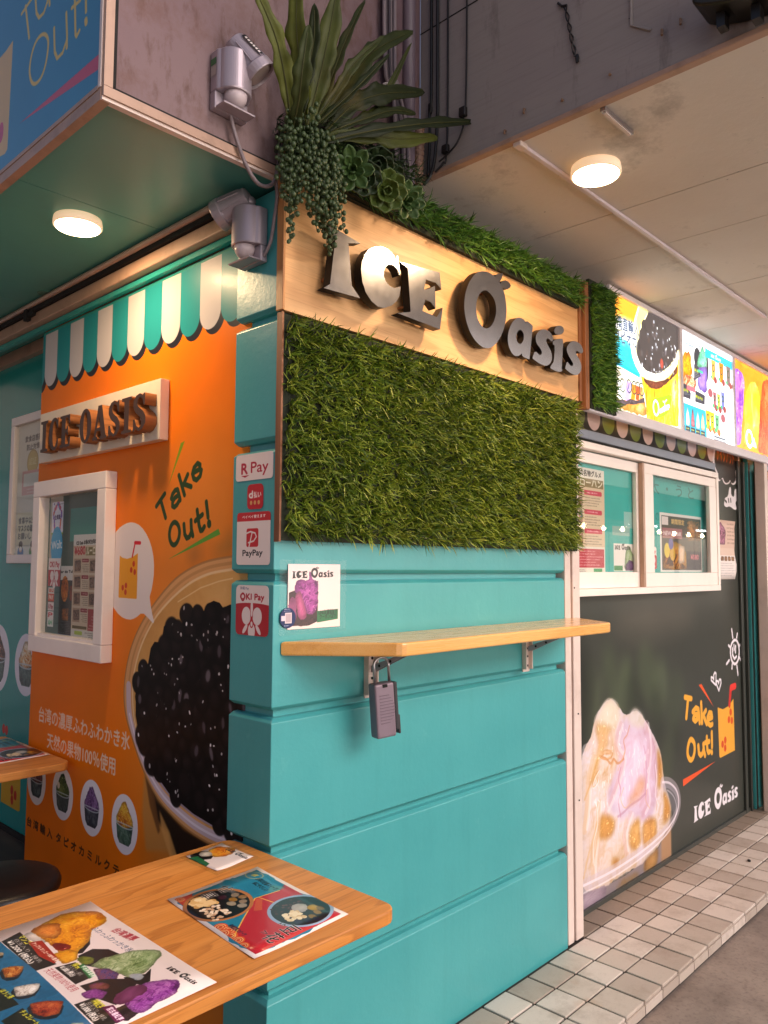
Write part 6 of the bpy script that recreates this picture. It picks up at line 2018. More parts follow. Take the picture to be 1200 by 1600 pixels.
lb_panel(3.455, 4.95, 2.226, 2.765, lb3, 'lit_panel_ices')
M_lbframe = plain('light_box_frame', '#e6dee4', .35)
box('frame_bar', 1.88, 4.96, ly - .012, .09, 2.766, 2.790, M_lbframe, LB, bevel=.003)
box('frame_bar', 1.66, 4.96, ly - .020, ly + .012, 2.176, 2.2255, M_lbframe, LB, bevel=.006)
for a, b_ in ((1.885, 1.8995), (2.6555, 2.6895), (3.4205, 3.4545), (4.9505, 4.96)):
    box('frame_bar', a, b_, ly - .010, ly + .02, 2.226, 2.7655, M_lbframe, LB, bevel=.002)
box('case', 1.66, 4.955, ly + .022, .09, 2.2365, 2.7655, M_lbframe, LB)

# ---------------------------------------------------------------- neighbouring shop at the right edge
t = thing('neighbour_display', 'crowded magazine display of the next shop at the right edge', 'display rack', (4.5, .1, 0))
box('back', 4.203, 6, .12, .16, -.05, 2.19, M_dark, t)
def paint_rack():
    c = Canvas(4.0, 5.4, .02, 2.15, 240, '#6a6670')
    rs = random.Random(4)
    v = .05
    while v < 2.05:
        h = rs.uniform(.18, .34)
        u = 4.0
        while u < 5.4:
            w_ = rs.uniform(.1, .2)
            c.rect(u, u + w_ - .008, v, v + h - .02, rs.choice(['#5a7a9a', '#b8b4b8', '#8a4a5a', '#d8d0d0', '#9a8a70', '#3a3a48', '#c89a3a', '#6a9a98']))
            c.scribble(u + .01, u + w_ - .02, v + .02, v + h - .05, 7, rs.choice(['#2a2a2a', '#e8e4e4', '#a03a3a']), .7, int(u * 100))
            u += w_
        v += h
    c.food([(4.0, 1.85), (5.4, 1.85), (5.4, 2.1), (4.0, 2.1)], ['#7a4a5a', '#b87a8c', '#e0c0c8'], 9, .05)
    return c
cv = paint_rack()
sheet('magazine_covers', cv, 'y', .03, .034, print_mat('magazine_print', cv, .4), t)
for z in (.0, .42, .84, 1.3, 1.72):
    box('shelf_lip', 4.0, 5.4, .0, .029, z + .02, z + .04, M_steel, t)

# ---------------------------------------------------------------- counter shelf on the pillar
sh = thing('counter_shelf', 'varnished wooden counter shelf with slanted ends on the teal pillar', 'shelf', (.8, 0, 1.258))
P = [(.025, -.0015)] + [(.235, -.238), (.248, -.248), (.262, -.252)] + [(1.405, -.252), (1.425, -.248), (1.442, -.236)] + [(1.60, -.0055)]
MB().prism(P, 1.2585, 1.2965, 'z').obj('shelf_top', M_shelf, sh, bevel=.006, seg=3)
def bracket(x):
    b = MB()
    b.box(x - .022, x + .022, -.005, -.0005, 1.108, 1.2575)
    b.box(x - .022, x - .018, -.020, -.005, 1.118, 1.2575)
    b.box(x + .018, x + .022, -.020, -.005, 1.118, 1.2575)
    b.box(x - .018, x + .018, -.20, -.002, 1.2515, 1.2578)
    o = b.obj('bracket', M_jamb, sh)
    for s in (-1, 1):
        c = MB().prism([(-.021, 1.185), (-.021, 1.205), (-.145, 1.251), (-.165, 1.251)], x + s * .011 - .0015, x + s * .011 + .0015, 'x').obj('arm', M_silver, None)
        c.parent = o
    for z in (1.13, 1.165, 1.195, 1.225):
        h = MB().lathe([(.0045, 0), (.0042, .0015)], 10, Matrix.Translation((x + .008, -.0056, z)) @ Matrix.Rotation(R(90), 4, 'X')).obj('screw_hole', M_dark, None)
        h.parent = o
    for dy, z in ((-.055, 1.208), (-.10, 1.225)):
        h = MB().lathe([(.0045, 0), (.0042, .001)], 10, Matrix.Translation((x - .0126, dy, z)) @ Matrix.Rotation(R(-90), 4, 'Y')).obj('screw_hole', M_dark, None)
        h.parent = o
bracket(.372)
bracket(1.222)

# ---------------------------------------------------------------- key lock box hanging from the left bracket
kb = thing('key_lock_box', 'grey key lock box hanging by its shackle from the left shelf bracket', 'lock box', (.34, -.075, 1.0))
K = Matrix.Translation((.345, -.085, 1.083)) @ Matrix.Rotation(R(-14), 4, 'Z') @ Matrix.Rotation(R(-4.5), 4, 'Y')
def kput(b, name, mat, **k):
    return b.obj(name, mat, kb, **k)
kput(MB().box(-.036, .030, -.022, .018, -.075, .082, K), 'body', plain('grey_zinc', '#84737f', .38, metal=.3, var=.1, vscale=20), bevel=.006, seg=3)
kput(MB().box(.0305, .044, -.018, .016, -.060, .080, K), 'back_shell', plain('dark_rubber', '#2c2a30', .5), bevel=.004)
kput(MB().box(.0445, .052, -.012, .010, -.074, -.018, K), 'latch', plain('dark_latch', '#3a3438', .4), bevel=.003)
kput(MB().box(.0442, .048, -.010, .006, .04, .066, K), 'dial', M_silver, bevel=.001)
kput(MB().box(-.010, .006, -.0235, -.0215, .070, .079, K), 'cover_notch', M_dark)
for i in range(10):
    z = .048 - i * .0088
    w_ = .022 * math.sin(math.pi * (i + 2) / 13) + .008
    kput(MB().box(-.022, -.020 + w_ * 1.6, -.0238, -.0218, z - .0018, z + .0010, K), 'grip_ridge', plain('ridge_grey', '#6d5d69', .4, metal=.3) if i == 0 else bpy.data.materials['ridge_grey'])
arc = [K @ Vector((-.022, 0, .080)), K @ Vector((-.022, 0, .128))] + [K @ Vector((.003 - .025 * math.cos(R(a)), 0, .132 + .022 * math.sin(R(a)))) for a in range(10, 180, 20)] + [K @ Vector((.028, 0, .128)), K @ Vector((.028, 0, .080))]
kput(MB().tube(arc, .0042, 8), 'shackle', M_steel, smooth=True)

# ---------------------------------------------------------------- flyer taped under the grass panel
def paint_flyer():
    c = Canvas(.048, .245, 1.328, 1.508, 2200, '#efd8d4')
    F = lambda a, b: (.048 + .197 * a, 1.508 - .18 * b)
    c.poly([F(.02, .44), F(.15, .40), F(.18, .36), F(.50, .30), F(.56, .26), F(.56, .95), F(.40, .95), F(.02, .95)], '#3a1c20')
    c.food([F(.12, .40), F(.14, .28), F(.22, .24), F(.40, .26), F(.38, .12), F(.42, .10), F(.45, .24), F(.56, .26), F(.56, .62), F(.52, .75), F(.44, .80), F(.34, .76), F(.30, .60), F(.14, .45)], ['#5a1450', '#8a2a7e', '#b04a9e', '#c96ab4'], 5, .018, spec=.2)
    c.food([F(.02, .55), F(.12, .48), F(.16, .55), F(.18, .90), F(.10, .88), F(.02, .72)], ['#a03a78', '#c05a94', '#cc74a4'], 6, .03, ridge=False)
    c.food([F(.13, .50), F(.17, .42), F(.24, .42), F(.31, .62), F(.35, .80), F(.32, .86), F(.24, .87), F(.20, .84)], ['#a83a74', '#c4588c', '#d0709c'], 7, .02, ridge=False)
    c.food([F(.15, .88), F(.35, .88), F(.5, .80), F(.56, .84), F(.5, .96), F(.2, .96)], ['#1f1214', '#3f2224', '#7a4a40'], 8, .01)
    c.poly([F(.02, .99), F(.40, .955), F(.56, .90), F(.98, .86), F(.98, 1), F(.02, 1)], '#efd8d4')
    c.multi(logo_polys(F(.07, .225), F(.86, .21)), '#241a1a')
    c.poly([F(.55, .74), F(.96, .72), F(.96, .88), F(.55, .92)], '#1f6a3c')
    c.text('LINE友達追加で', F(.58, .795), F(.94, .785), .011, '#16301f', bold=.0005)
    c.text('クーポンGET!!', F(.60, .865), F(.93, .855), .011, '#16301f', bold=.0005)
    return c
cv = paint_flyer()
o = sheet('flyer', cv, 'y', -.0035, -.0022, print_mat('flyer_print', cv, .3, coat=.4))
tag(o, 'purple dessert flyer taped on the pillar under the grass panel', 'flyer')
t = thing('laminate_film', 'clear laminate film around the purple flyer on the pillar', 'film', (.15, -.002, 1.42))
box('film', .020, .272, -.0020, -.0012, 1.312, 1.520, M_film, t)
def paint_round():
    c = Canvas(.018, .078, 1.330, 1.390, 2600, '#23315c')
    c.scribble(.035, .062, 1.376, 1.386, 2, '#d8dcec', .8, 3)
    c.rect(.025, .038, 1.352, 1.366, '#d8c8d4')
    c.rect(.038, .062, 1.345, 1.374, '#d8c8cc')
    c.rect(.041, .059, 1.348, 1.371, '#b8a4ac')
    c.scribble(.036, .058, 1.336, 1.342, 1, '#d8dcec', .8, 4)
    return c
cv = paint_round()
pts = [(.048 + .028 * math.cos(a), 1.360 + .028 * math.sin(a)) for a in np.linspace(0, 2 * math.pi, 28, endpoint=False)]
o = sheet('round_sticker', cv, 'y', -.0048, -.0037, print_mat('round_sticker_print', cv, .3), pts=pts)
tag(o, 'small round navy sticker on the corner of the purple flyer', 'sticker')

# ---------------------------------------------------------------- tables and stool
def table(name, label, x0, x1, y0, y1, z, thick=.030):
    t = thing(name, label, 'table', ((x0 + x1) / 2, (y0 + y1) / 2, -.06), 'oak tables in the left bay')
    rad = .036
    pts = []
    for cu, cvv, a0 in ((x1 - rad, y1 - rad, 0), (x0 + rad, y1 - rad, 90), (x0 + rad, y0 + rad, 180), (x1 - rad, y0 + rad, 270)):
        pts += [(cu + rad * math.cos(R(a0 + k)), cvv + rad * math.sin(R(a0 + k))) for k in (0, 22, 45, 67, 90)]
    MB().prism(pts, z - thick, z, 'z').obj('tabletop', M_oak, t, bevel=.004, seg=3)
    cx, cy = (x0 + x1) / 2, (y0 + y1) / 2
    MB().tube([(cx, cy, -.02), (cx, cy, z - thick - .006)], .03, 16).obj('leg', M_blackplastic, t)
    box('plate', cx - .12, cx + .12, cy - .12, cy + .12, z - thick - .006, z - thick - .0005, M_blackplastic, t)
    b = MB().box(cx - .26, cx + .26, cy - .03, cy + .03, -.0605, -.03)
    b.box(cx - .03, cx + .03, cy - .26, cy + .26, -.059, -.029)
    b.obj('foot', M_blackplastic, t, bevel=.004)
    return t
TZ = .745
table('table', 'oak table with menu sheets beside the teal pillar', -1.15, -.006, -.470, .165, TZ)
TZ2 = .78
table('table', 'oak table end in front of the orange wall at the left edge', -1.05, .006, 1.17, 1.80, TZ2)
st = thing('bar_stool', 'black padded round stool between the two oak tables', 'stool', (-.31, .98, -.06))
M_ = Matrix.Translation((-.315, .975, 0))
MB().lathe([(.12, .445), (.176, .452), (.186, .465), (.188, .480), (.182, .494), (.165, .502), (.09, .507), (.004, .508)], 40, M_).obj('seat', plain('black_vinyl', '#191414', .38, var=.15, bump=.1, bscale=200), st, smooth=True)
MB().lathe([(.10, .425), (.165, .430), (.170, .446)], 32, M_).obj('seat_ring', M_steel, st)
for k in range(4):
    a = R(45 + 90 * k)
    MB().tube([(-.315 + .12 * math.cos(a), .975 + .12 * math.sin(a), .43), (-.315 + .19 * math.cos(a), .975 + .19 * math.sin(a), -.058)], .012, 10).obj('leg', M_blackplastic, st, smooth=True)
MB().tube([(-.315 + .165 * math.cos(R(a)), .975 + .165 * math.sin(R(a)), .12) for a in range(0, 361, 20)], .009, 8).obj('foot_ring', M_steel, st, smooth=True)

def quad_map(c00, c10, c01):
    """paper coordinates a (reading direction), b (down the sheet) to table x,y"""
    return lambda a, b: (c00[0] + (c10[0] - c00[0]) * a + (c01[0] - c00[0]) * b, c00[1] + (c10[1] - c00[1]) * a + (c01[1] - c00[1]) * b)
def table_sheet(name, label, z, P, paint, ppm=1500, film=0, mname='sheet_print'):
    cs = [P(0, 0), P(1, 0), P(1, 1), P(0, 1)]
    us, vs = [q[0] for q in cs], [q[1] for q in cs]
    c = Canvas(min(us), max(us), min(vs), max(vs), ppm, '#e9dcd6')
    paint(c, P)
    n = 7
    V = [(*P(i / n, j / n), z + .0011 + .0010 * math.sin(i * 1.1 + j * .7) * (i * j % 3 > 0) + (.0016 if (i in (0, n) and j in (0, n)) else 0)) for j in range(n + 1) for i in range(n + 1)]
    Fc = [(j * (n + 1) + i, j * (n + 1) + i + 1, (j + 1) * (n + 1) + i + 1, (j + 1) * (n + 1) + i) for j in range(n) for i in range(n)]
    me = MB().add(V, [f[::-1] for f in Fc]).mesh(name)
    uv_plane(me, 'z', c)
    o = link(name, me, print_mat(mname, c, .3, coat=.35), smooth=True)
    m = o.modifiers.new('thick', 'SOLIDIFY')
    m.thickness = .0007
    m.offset = 1
    return tag(o, label, 'menu', 'menu sheets on the tables')
def bowl(c, P, a, b, ra, rb, rim, inside, seed):
    q = [P(a + ra * math.cos(t), b + rb * math.sin(t)) for t in np.linspace(0, 2 * math.pi, 40, endpoint=False)]
    c.poly(q, rim)
    q2 = [P(a + ra * .9 * math.cos(t), b + rb * .88 * math.sin(t)) for t in np.linspace(0, 2 * math.pi, 40, endpoint=False)]
    c.poly(q2, inside)
def blob(P, a, b, ra, rb, n=18, seed=0, j=.12):
    rs = random.Random(seed)
    return [P(a + ra * math.cos(t) * (1 + rs.uniform(-j, j)), b + rb * math.sin(t) * (1 + rs.uniform(-j, j))) for t in np.linspace(0, 2 * math.pi, n, endpoint=False)]
def paint_douhua(c, P):
    fr = lambda a, b: P(.035 + .93 * a, .045 + .91 * b)
    c.poly([fr(0, 0), fr(1, 0), fr(1, 1), fr(0, 1)], '#1f6f8e')
    c.food([fr(0, 0), fr(1, 0), fr(1, 1), fr(0, 1)], ['#1c6482', '#247a98', '#2c86a2'], 4, .12, ridge=False, edge=0)
    c.poly([fr(.36, .0), fr(1, 0), fr(1, 1), fr(.74, 1), fr(.385, .40), fr(.41, .12)], '#b3202f')
    c.poly([fr(.30, .10), fr(.40, .02), fr(.42, .14), fr(.36, .22)], '#5a8a7a', .6)
    c.poly([fr(.0, .80), fr(.08, .86), fr(.12, 1), fr(0, 1)], '#b83a28')
    rs = random.Random(3)
    def scale(a, b, r):
        for k, col in ((1, '#d8562c'), (.74, '#f0c68a'), (.62, '#c8401f'), (.42, '#f0c68a'), (.3, '#c8401f')):
            c.poly([fr(a + r * k * math.cos(t), min(1.0, b + r * 1.4 * k * math.sin(t))) for t in np.linspace(0, 2 * math.pi, 20, endpoint=False)], col)
    for a, b, r in ((.56, .96, .05), (.63, .93, .055), (.70, .98, .05), (.64, 1.0, .05), (.78, .97, .045), (.86, .99, .04), (.03, .96, .04)):
        scale(a, b, r)
    for q in ([fr(.385, .40), fr(.72, .96)], [fr(.40, .36), fr(.58, .30)], [fr(.385, .40), fr(.41, .12)]):
        c.line(q, .003, '#e8b04a')
    for k in range(14):
        c.line([fr(.40 + .010 * k, .40 + .012 * k), fr(.43 + .010 * k, .36 + .010 * k)], .0015, '#e6a84a', .8)
    bowl(c, fr, .275, .73, .25, .345, '#b0703f', '#140f10', 0)
    rs = random.Random(9)
    for i in range(26):
        a, b = .165 + rs.uniform(-.075, .075), .83 + rs.uniform(-.10, .10)
        c.poly(blob(fr, a, b, .030, .036, 9, i), rs.choice(['#e6c48e', '#d9ae70', '#efd6a8', '#c99a5c']))
    for i in range(54):
        a, b = .37 + rs.uniform(-.10, .09), .85 + rs.uniform(-.11, .09)
        c.poly(blob(fr, a, b, .015, .02, 8, 50 + i), rs.choice(['#e8d2b8', '#f0e0cc', '#d2b494', '#c49c7a']))
    for a, b, ra, rb, col in ((.205, .62, .035, .05, '#5a1f36'), (.235, .50, .035, .05, '#d9b896'), (.30, .47, .04, .045, '#e09a4c'), (.285, .57, .045, .045, '#e8a030'), (.36, .52, .035, .045, '#e6c09a'), (.33, .63, .045, .045, '#e9cfa8'), (.41, .58, .04, .05, '#efdcc0')):
        c.food(blob(fr, a, b, ra, rb, 14, int(a * 100)), [col, col, '#f4e4cc'], int(b * 99), .02, ridge=False, edge=.4, rag=.2)
    bowl(c, fr, .755, .225, .235, .325, '#8ea4c0', '#241c20', 1)
    for i in range(46):
        a, b = .64 + rs.uniform(-.06, .07), .28 + rs.uniform(-.17, .17)
        c.poly(blob(fr, a, b, .013, .017, 7, 90 + i), rs.choice(['#3a1c1f', '#4e282a', '#2e1618', '#60383a']))
    c.food(blob(fr, .72, .20, .075, .09, 16, 5), ['#e0d8cc', '#f2ece4', '#ffffff'], 5, .03, ridge=False)
    c.food(blob(fr, .785, .10, .05, .06, 12, 6), ['#e0a820', '#f0c440'], 6, .02, ridge=False)
    for i in range(30):
        a, b = .80 + rs.uniform(-.07, .05), .35 + rs.uniform(-.08, .08)
        c.poly(blob(fr, a, b, .020, .026, 8, 140 + i), rs.choice(['#e0c89c', '#d2b484', '#ead8b4']))
    for a, b, col in ((.86, .13, '#d8a048'), (.88, .22, '#c8902e'), (.83, .06, '#b88a3c'), (.90, .30, '#3a3050'), (.925, .22, '#33294a'), (.87, .38, '#4a3c60')):
        c.food(blob(fr, a, b, .04, .035, 10, int(a * 77)), [col, col, '#e8d0a0' if col[1] > '6' else '#6a5a80'], 3, .02, ridge=False)
    for s, a0, b0, a1, b1, h in (('草', .05, .76, .15, .76, .028), ('仙', .05, .56, .145, .56, .028), ('せん', .16, .50, .21, .50, .011), ('豆', .86, .59, .96, .59, .030), ('花', .86, .79, .96, .79, .032), ('トウ', .80, .55, .845, .55, .011), ('ファ', .80, .75, .845, .75, .011)):
        c.text(s, fr(a0, b0), fr(a1, b1), h, '#f2e8e0', bold=.0026)
        c.text(s, fr(a0, b0), fr(a1, b1), h, '#171214', bold=.0007)
    c.text('台湾の定番スイーツ', fr(.13, .15), fr(.38, .15), .012, '#16222c', bold=.0006)
    c.text('体にやさしい', fr(.17, .23), fr(.34, .23), .011, '#16222c', bold=.0005)
    c.text('健康豆乳スイーツ', fr(.58, .90), fr(.76, .90), .010, '#14203a', bold=.0005)
    c.ring(*fr(.07, .10), .02, .026, .002, '#c8b060')
    c.text('自家', fr(.05, .12), fr(.095, .12), .012, '#e0c040', bold=.0008)
P_db = quad_map((-.085, -.062), (-.160, -.472), (-.356, -.062))
P_db = quad_map((-.087, -.063), (-.115, -.421), (-.348, -.073))
table_sheet('menu_sheet', 'red and blue tofu dessert menu with two bowls near the table end', TZ, P_db, paint_douhua, 1500, mname='dessert_menu_print')

def paint_card(c, P):
    c.poly([P(0, 0), P(1, 0), P(1, 1), P(0, 1)], '#ead9d2')
    c.poly(blob(P, .20, .72, .24, .28, 16, 2), '#1a1516')
    c.food(blob(P, .33, .32, .26, .30, 18, 3, .2), ['#b8501c', '#d8741f', '#eaa030', '#f4cc60'], 4, .016)
    c.food(blob(P, .18, .62, .16, .14, 14, 4), ['#d9c8b0', '#efe2d2', '#f4c07a'], 5, .02, ridge=False)
    c.poly([P(.10, 1), P(.16, .82), P(.62, .88), P(.66, 1)], '#1f6a3c')
    c.multi(logo_polys(P(.28, .17), P(.98, .22)), '#241a1a')
P_cd = quad_map((-.050, .143), (-.050, .002), (-.172, .128))
table_sheet('menu_card', 'small orange dessert card in clear film at the table corner by the pillar', TZ, P_cd, paint_card, 2400, mname='card_print')
q = [P_cd(-.08, -.10), P_cd(1.12, -.08), P_cd(1.12, 1.12), P_cd(-.08, 1.12)]
tf = thing('card_film', 'clear film sleeve over the small orange dessert card', 'film', (-.1, .07, TZ))
MB().prism(q, TZ + .0004, TZ + .0009, 'z').obj('film', M_film, tf)

def paint_ices(c, P):
    c.poly([P(0, 0), P(1, 0), P(1, 1), P(0, 1)], '#ead9d6')
    # mango
    c.poly([(-0.567,-0.115),(-0.549,-0.110),(-0.567,-0.148),(-0.594,-0.172),(-0.604,-0.167),(-0.603,-0.148)], '#1b1718')
    c.food([(-0.633,-0.007),(-0.613,-0.022),(-0.621,-0.075),(-0.635,-0.083),(-0.649,-0.019)], ['#dccabc', '#efe4da', '#f7f0ea'], 13, 0.02, ridge=False)
    c.food([(-0.624,-0.004),(-0.551,0.024),(-0.519,0.016),(-0.484,-0.019),(-0.486,-0.062),(-0.503,-0.084),(-0.534,-0.088),(-0.558,-0.129),(-0.576,-0.146),(-0.597,-0.159),(-0.617,-0.179),(-0.627,-0.154),(-0.623,-0.087),(-0.624,-0.044)], ['#b85a0c', '#dc8212', '#f0a01c', '#f8c040'], 11, 0.022, spec=.2)
    c.food([(-0.626,-0.003),(-0.589,0.007),(-0.568,-0.014),(-0.584,-0.058),(-0.608,-0.078),(-0.621,-0.048)], ['#cf6a20', '#e58a34', '#f2a850'], 12, 0.022)
    c.food([(-0.623,-0.093),(-0.601,-0.096),(-0.593,-0.131),(-0.603,-0.144),(-0.624,-0.130)], ['#9c1c16', '#c02c1a', '#dc4a28'], 14, 0.03, ridge=False, spec=.4)
    c.food([(-0.638,-0.134),(-0.605,-0.137),(-0.598,-0.162),(-0.614,-0.190),(-0.639,-0.188)], ['#c87408', '#e8981a', '#f4b434'], 15, 0.01)
    c.poly([(-0.605,-0.176),(-0.573,-0.170),(-0.551,-0.193),(-0.542,-0.242),(-0.597,-0.254),(-0.614,-0.217)], '#17181c')
    c.poly([(-0.584,-0.314),(-0.550,-0.331),(-0.532,-0.320),(-0.557,-0.360),(-0.575,-0.361),(-0.588,-0.333)], '#17181c')
    c.food([(-0.607,-0.229),(-0.577,-0.216),(-0.551,-0.224),(-0.524,-0.229),(-0.501,-0.244),(-0.483,-0.271),(-0.490,-0.287),(-0.518,-0.308),(-0.549,-0.328),(-0.576,-0.327),(-0.586,-0.289),(-0.598,-0.257)], ['#4a6432', '#78905a', '#a2b284', '#cfd8b6'], 21, 0.016)
    c.food([(-0.613,-0.184),(-0.595,-0.185),(-0.588,-0.209),(-0.601,-0.228),(-0.615,-0.211)], ['#5a6a20', '#8a9230', '#b4b458'], 22, 0.014)
    c.food([(-0.608,-0.242),(-0.587,-0.263),(-0.583,-0.295),(-0.599,-0.314),(-0.621,-0.292)], ['#2a2440', '#564686', '#7a3a4a', '#8a90b8'], 23, 0.008)
    c.food([(-0.579,-0.310),(-0.555,-0.320),(-0.554,-0.336),(-0.570,-0.347)], ['#c4d2e0', '#f0f4f8'], 24, 0.02, ridge=False)
    c.poly([(-0.653,-0.284),(-0.615,-0.290),(-0.582,-0.323),(-0.576,-0.350),(-0.638,-0.388),(-0.653,-0.339)], '#1c1518')
    c.food([(-0.643,-0.398),(-0.622,-0.396),(-0.621,-0.437),(-0.649,-0.447),(-0.658,-0.420)], ['#141011', '#2a1a20', '#5a2a54'], 36, 0.01)
    c.food([(-0.604,-0.364),(-0.566,-0.358),(-0.546,-0.367),(-0.527,-0.380),(-0.520,-0.396),(-0.529,-0.416),(-0.551,-0.431),(-0.586,-0.433),(-0.614,-0.445),(-0.628,-0.433),(-0.628,-0.398)], ['#48124e', '#76297c', '#9c50a0', '#bc7cba'], 31, 0.016, spec=.15)
    c.food([(-0.639,-0.378),(-0.611,-0.350),(-0.583,-0.350),(-0.567,-0.366),(-0.573,-0.384),(-0.612,-0.397),(-0.640,-0.399)], ['#742658', '#934078', '#a85486'], 32, 0.035, ridge=False)
    c.food([(-0.642,-0.290),(-0.619,-0.299),(-0.613,-0.322),(-0.625,-0.331),(-0.644,-0.309)], ['#5a2a24', '#84463c', '#7a2e80'], 33, 0.01)
    c.food([(-0.665,-0.310),(-0.638,-0.310),(-0.627,-0.339),(-0.647,-0.355),(-0.665,-0.331)], ['#5c1a62', '#8a3a8c', '#a458a4'], 34, 0.01)
    def tag_box(q, name, price):
        c.poly(q, '#26221f')
        d = [(q[1][0] - q[0][0], q[1][1] - q[0][1]), (q[3][0] - q[0][0], q[3][1] - q[0][1])]
        at = lambda u, v: (q[0][0] + d[0][0] * u + d[1][0] * v, q[0][1] + d[0][1] * u + d[1][1] * v)
        c.text(name, at(.08, .26), at(.40, .26), .011, '#dcd23c', bold=.0004)
        c.text('白玉入り・練乳', at(.10, .52), at(.80, .52), .007, '#c8c0b8')
        c.text(price, at(.06, .84), at(.72, .84), .010, '#f0e8e0', bold=.0004)
    tag_box([(-0.643,0.005),(-0.648,-0.178),(-0.686,-0.175),(-0.685,-0.010)], 'マンゴー', '¥1,200 (税込)')
    tag_box([(-0.620,-0.196),(-0.618,-0.270),(-0.656,-0.274),(-0.656,-0.188)], '抹茶', '¥1,000 (税込)')
    tag_box([(-0.653,-0.339),(-0.658,-0.436),(-0.691,-0.442),(-0.688,-0.336)], '沖縄紅芋', '¥1,000 (税込)')
    c.poly([(-0.649,-0.053),(-0.627,-0.064),(-0.637,-0.162),(-0.650,-0.173),(-0.658,-0.122)], '#a02818')
    c.text('アップルマンゴー100％使用', *[(-0.647,-0.062),(-0.645,-0.167)], .007, '#f4dcc8', bold=.0003)
    c.poly([(-0.622,-0.214),(-0.611,-0.211),(-0.617,-0.271),(-0.630,-0.273)], '#1f6a34')
    c.text('宇治抹茶使用', *[(-0.620,-0.219),(-0.624,-0.271)], .007, '#e0ecd8', bold=.0002)
    c.poly([(-0.658,-0.376),(-0.641,-0.384),(-0.648,-0.439),(-0.664,-0.439)], '#5a1440')
    c.text('宮古島紅芋', *[(-0.655,-0.387),(-0.658,-0.435)], .009, '#f0d4e4', bold=.0003)
    c.text('台湾濃厚', *[(-0.510,-0.124),(-0.502,-0.196)], .016, '#b0404a', bold=.0003)
    c.text('ふわっふわっかき氷', *[(-0.536,-0.086),(-0.530,-0.232)], .013, '#3a4a6a')
    c.text('天然果物100％使用', *[(-0.675,-0.185),(-0.672,-0.294)], .013, '#b0404a')
    lg = [(-0.513,-0.339),(-0.510,-0.428)]
    c.multi(logo_polys(*lg), '#241a1a')
    bl = [(-0.689,0.045),(-0.687,-0.008),(-0.685,-0.176),(-0.693,-0.408),(-0.699,-0.493),(-0.880,-0.306),(-0.750,0.108)]
    c.poly(bl, '#1d5f86')
    c.food(bl, ['#175578', '#1f668e', '#287aa2'], 44, .03, edge=0, a=.6, rag=0)
    c.poly(chaikin([(-0.734,-0.125),(-0.715,-0.128),(-0.696,-0.148),(-0.708,-0.167),(-0.723,-0.182),(-0.742,-0.170)], 1), '#12222c')
    c.food([(-0.727,-0.120),(-0.710,-0.123),(-0.693,-0.140),(-0.704,-0.158),(-0.718,-0.171),(-0.735,-0.161)], ['#5a2412', '#a4501e', '#d08a3a', '#e8d4b0'], 51, 0.01)
    c.poly(chaikin([(-0.745,-0.208),(-0.724,-0.216),(-0.698,-0.232),(-0.711,-0.249),(-0.727,-0.264),(-0.754,-0.249)], 1), '#12222c')
    c.food([(-0.738,-0.204),(-0.719,-0.211),(-0.697,-0.225),(-0.707,-0.240),(-0.723,-0.254),(-0.747,-0.242)], ['#8a7a70', '#cfc4b8', '#efe8e0', '#ffffff'], 52, 0.01)
    c.poly(chaikin([(-0.746,-0.280),(-0.721,-0.294),(-0.696,-0.319),(-0.720,-0.355),(-0.743,-0.346),(-0.755,-0.318)], 1), '#12222c')
    c.food([(-0.740,-0.278),(-0.717,-0.289),(-0.695,-0.312),(-0.717,-0.345),(-0.738,-0.337),(-0.748,-0.313)], ['#4a1410', '#8a2a1c', '#b4502c', '#d88a50'], 53, 0.01)
    c.poly(chaikin([(-0.715,-0.056),(-0.702,-0.064),(-0.708,-0.080),(-0.718,-0.075)], 1), '#12222c')
    c.food([(-0.709,-0.049),(-0.698,-0.055),(-0.703,-0.071),(-0.712,-0.066)], ['#e8e0d0', '#c8a878', '#f4f0e8'], 54, 0.01)
    c.poly(chaikin([(-0.721,-0.388),(-0.703,-0.402),(-0.712,-0.428),(-0.730,-0.414)], 1), '#12222c')
    c.food([(-0.716,-0.384),(-0.700,-0.397),(-0.709,-0.421),(-0.724,-0.408)], ['#8a9a80', '#c0cab0', '#eef0e8'], 55, 0.01)
    c.poly([(-0.762,-0.175),(-0.752,-0.198),(-0.753,-0.268),(-0.795,-0.265)], '#17221e')
    c.poly([(-0.793,-0.296),(-0.753,-0.283),(-0.753,-0.349),(-0.792,-0.363)], '#17221e')
    c.text('ほうじ茶', *[(-0.760,-0.199),(-0.758,-0.239)], .009, '#cfc83a', bold=.0004)
    c.text('チョコレート', *[(-0.762,-0.291),(-0.759,-0.348)], .009, '#cfc83a', bold=.0004)
P_big = quad_map((-.474, .042), (-.478, -.448), (-.860, .030))
P_big = quad_map((-.474, .040), (-.476, -.452), (-.850, .040))
table_sheet('menu_sheet', 'white shaved ice menu sheet with mango, matcha and purple yam ices', TZ, P_big, paint_ices, 1300, mname='ice_menu_print')
P_lt = quad_map((-.006, 1.74), (-.018, 1.36), (-.28, 1.74))
P_lt = quad_map((.0, 1.735), (-.006, 1.325), (-.275, 1.735))
table_sheet('menu_sheet', 'red and blue tofu dessert menu on the far left table', TZ2, P_lt, paint_douhua, 700, mname='far_menu_print')

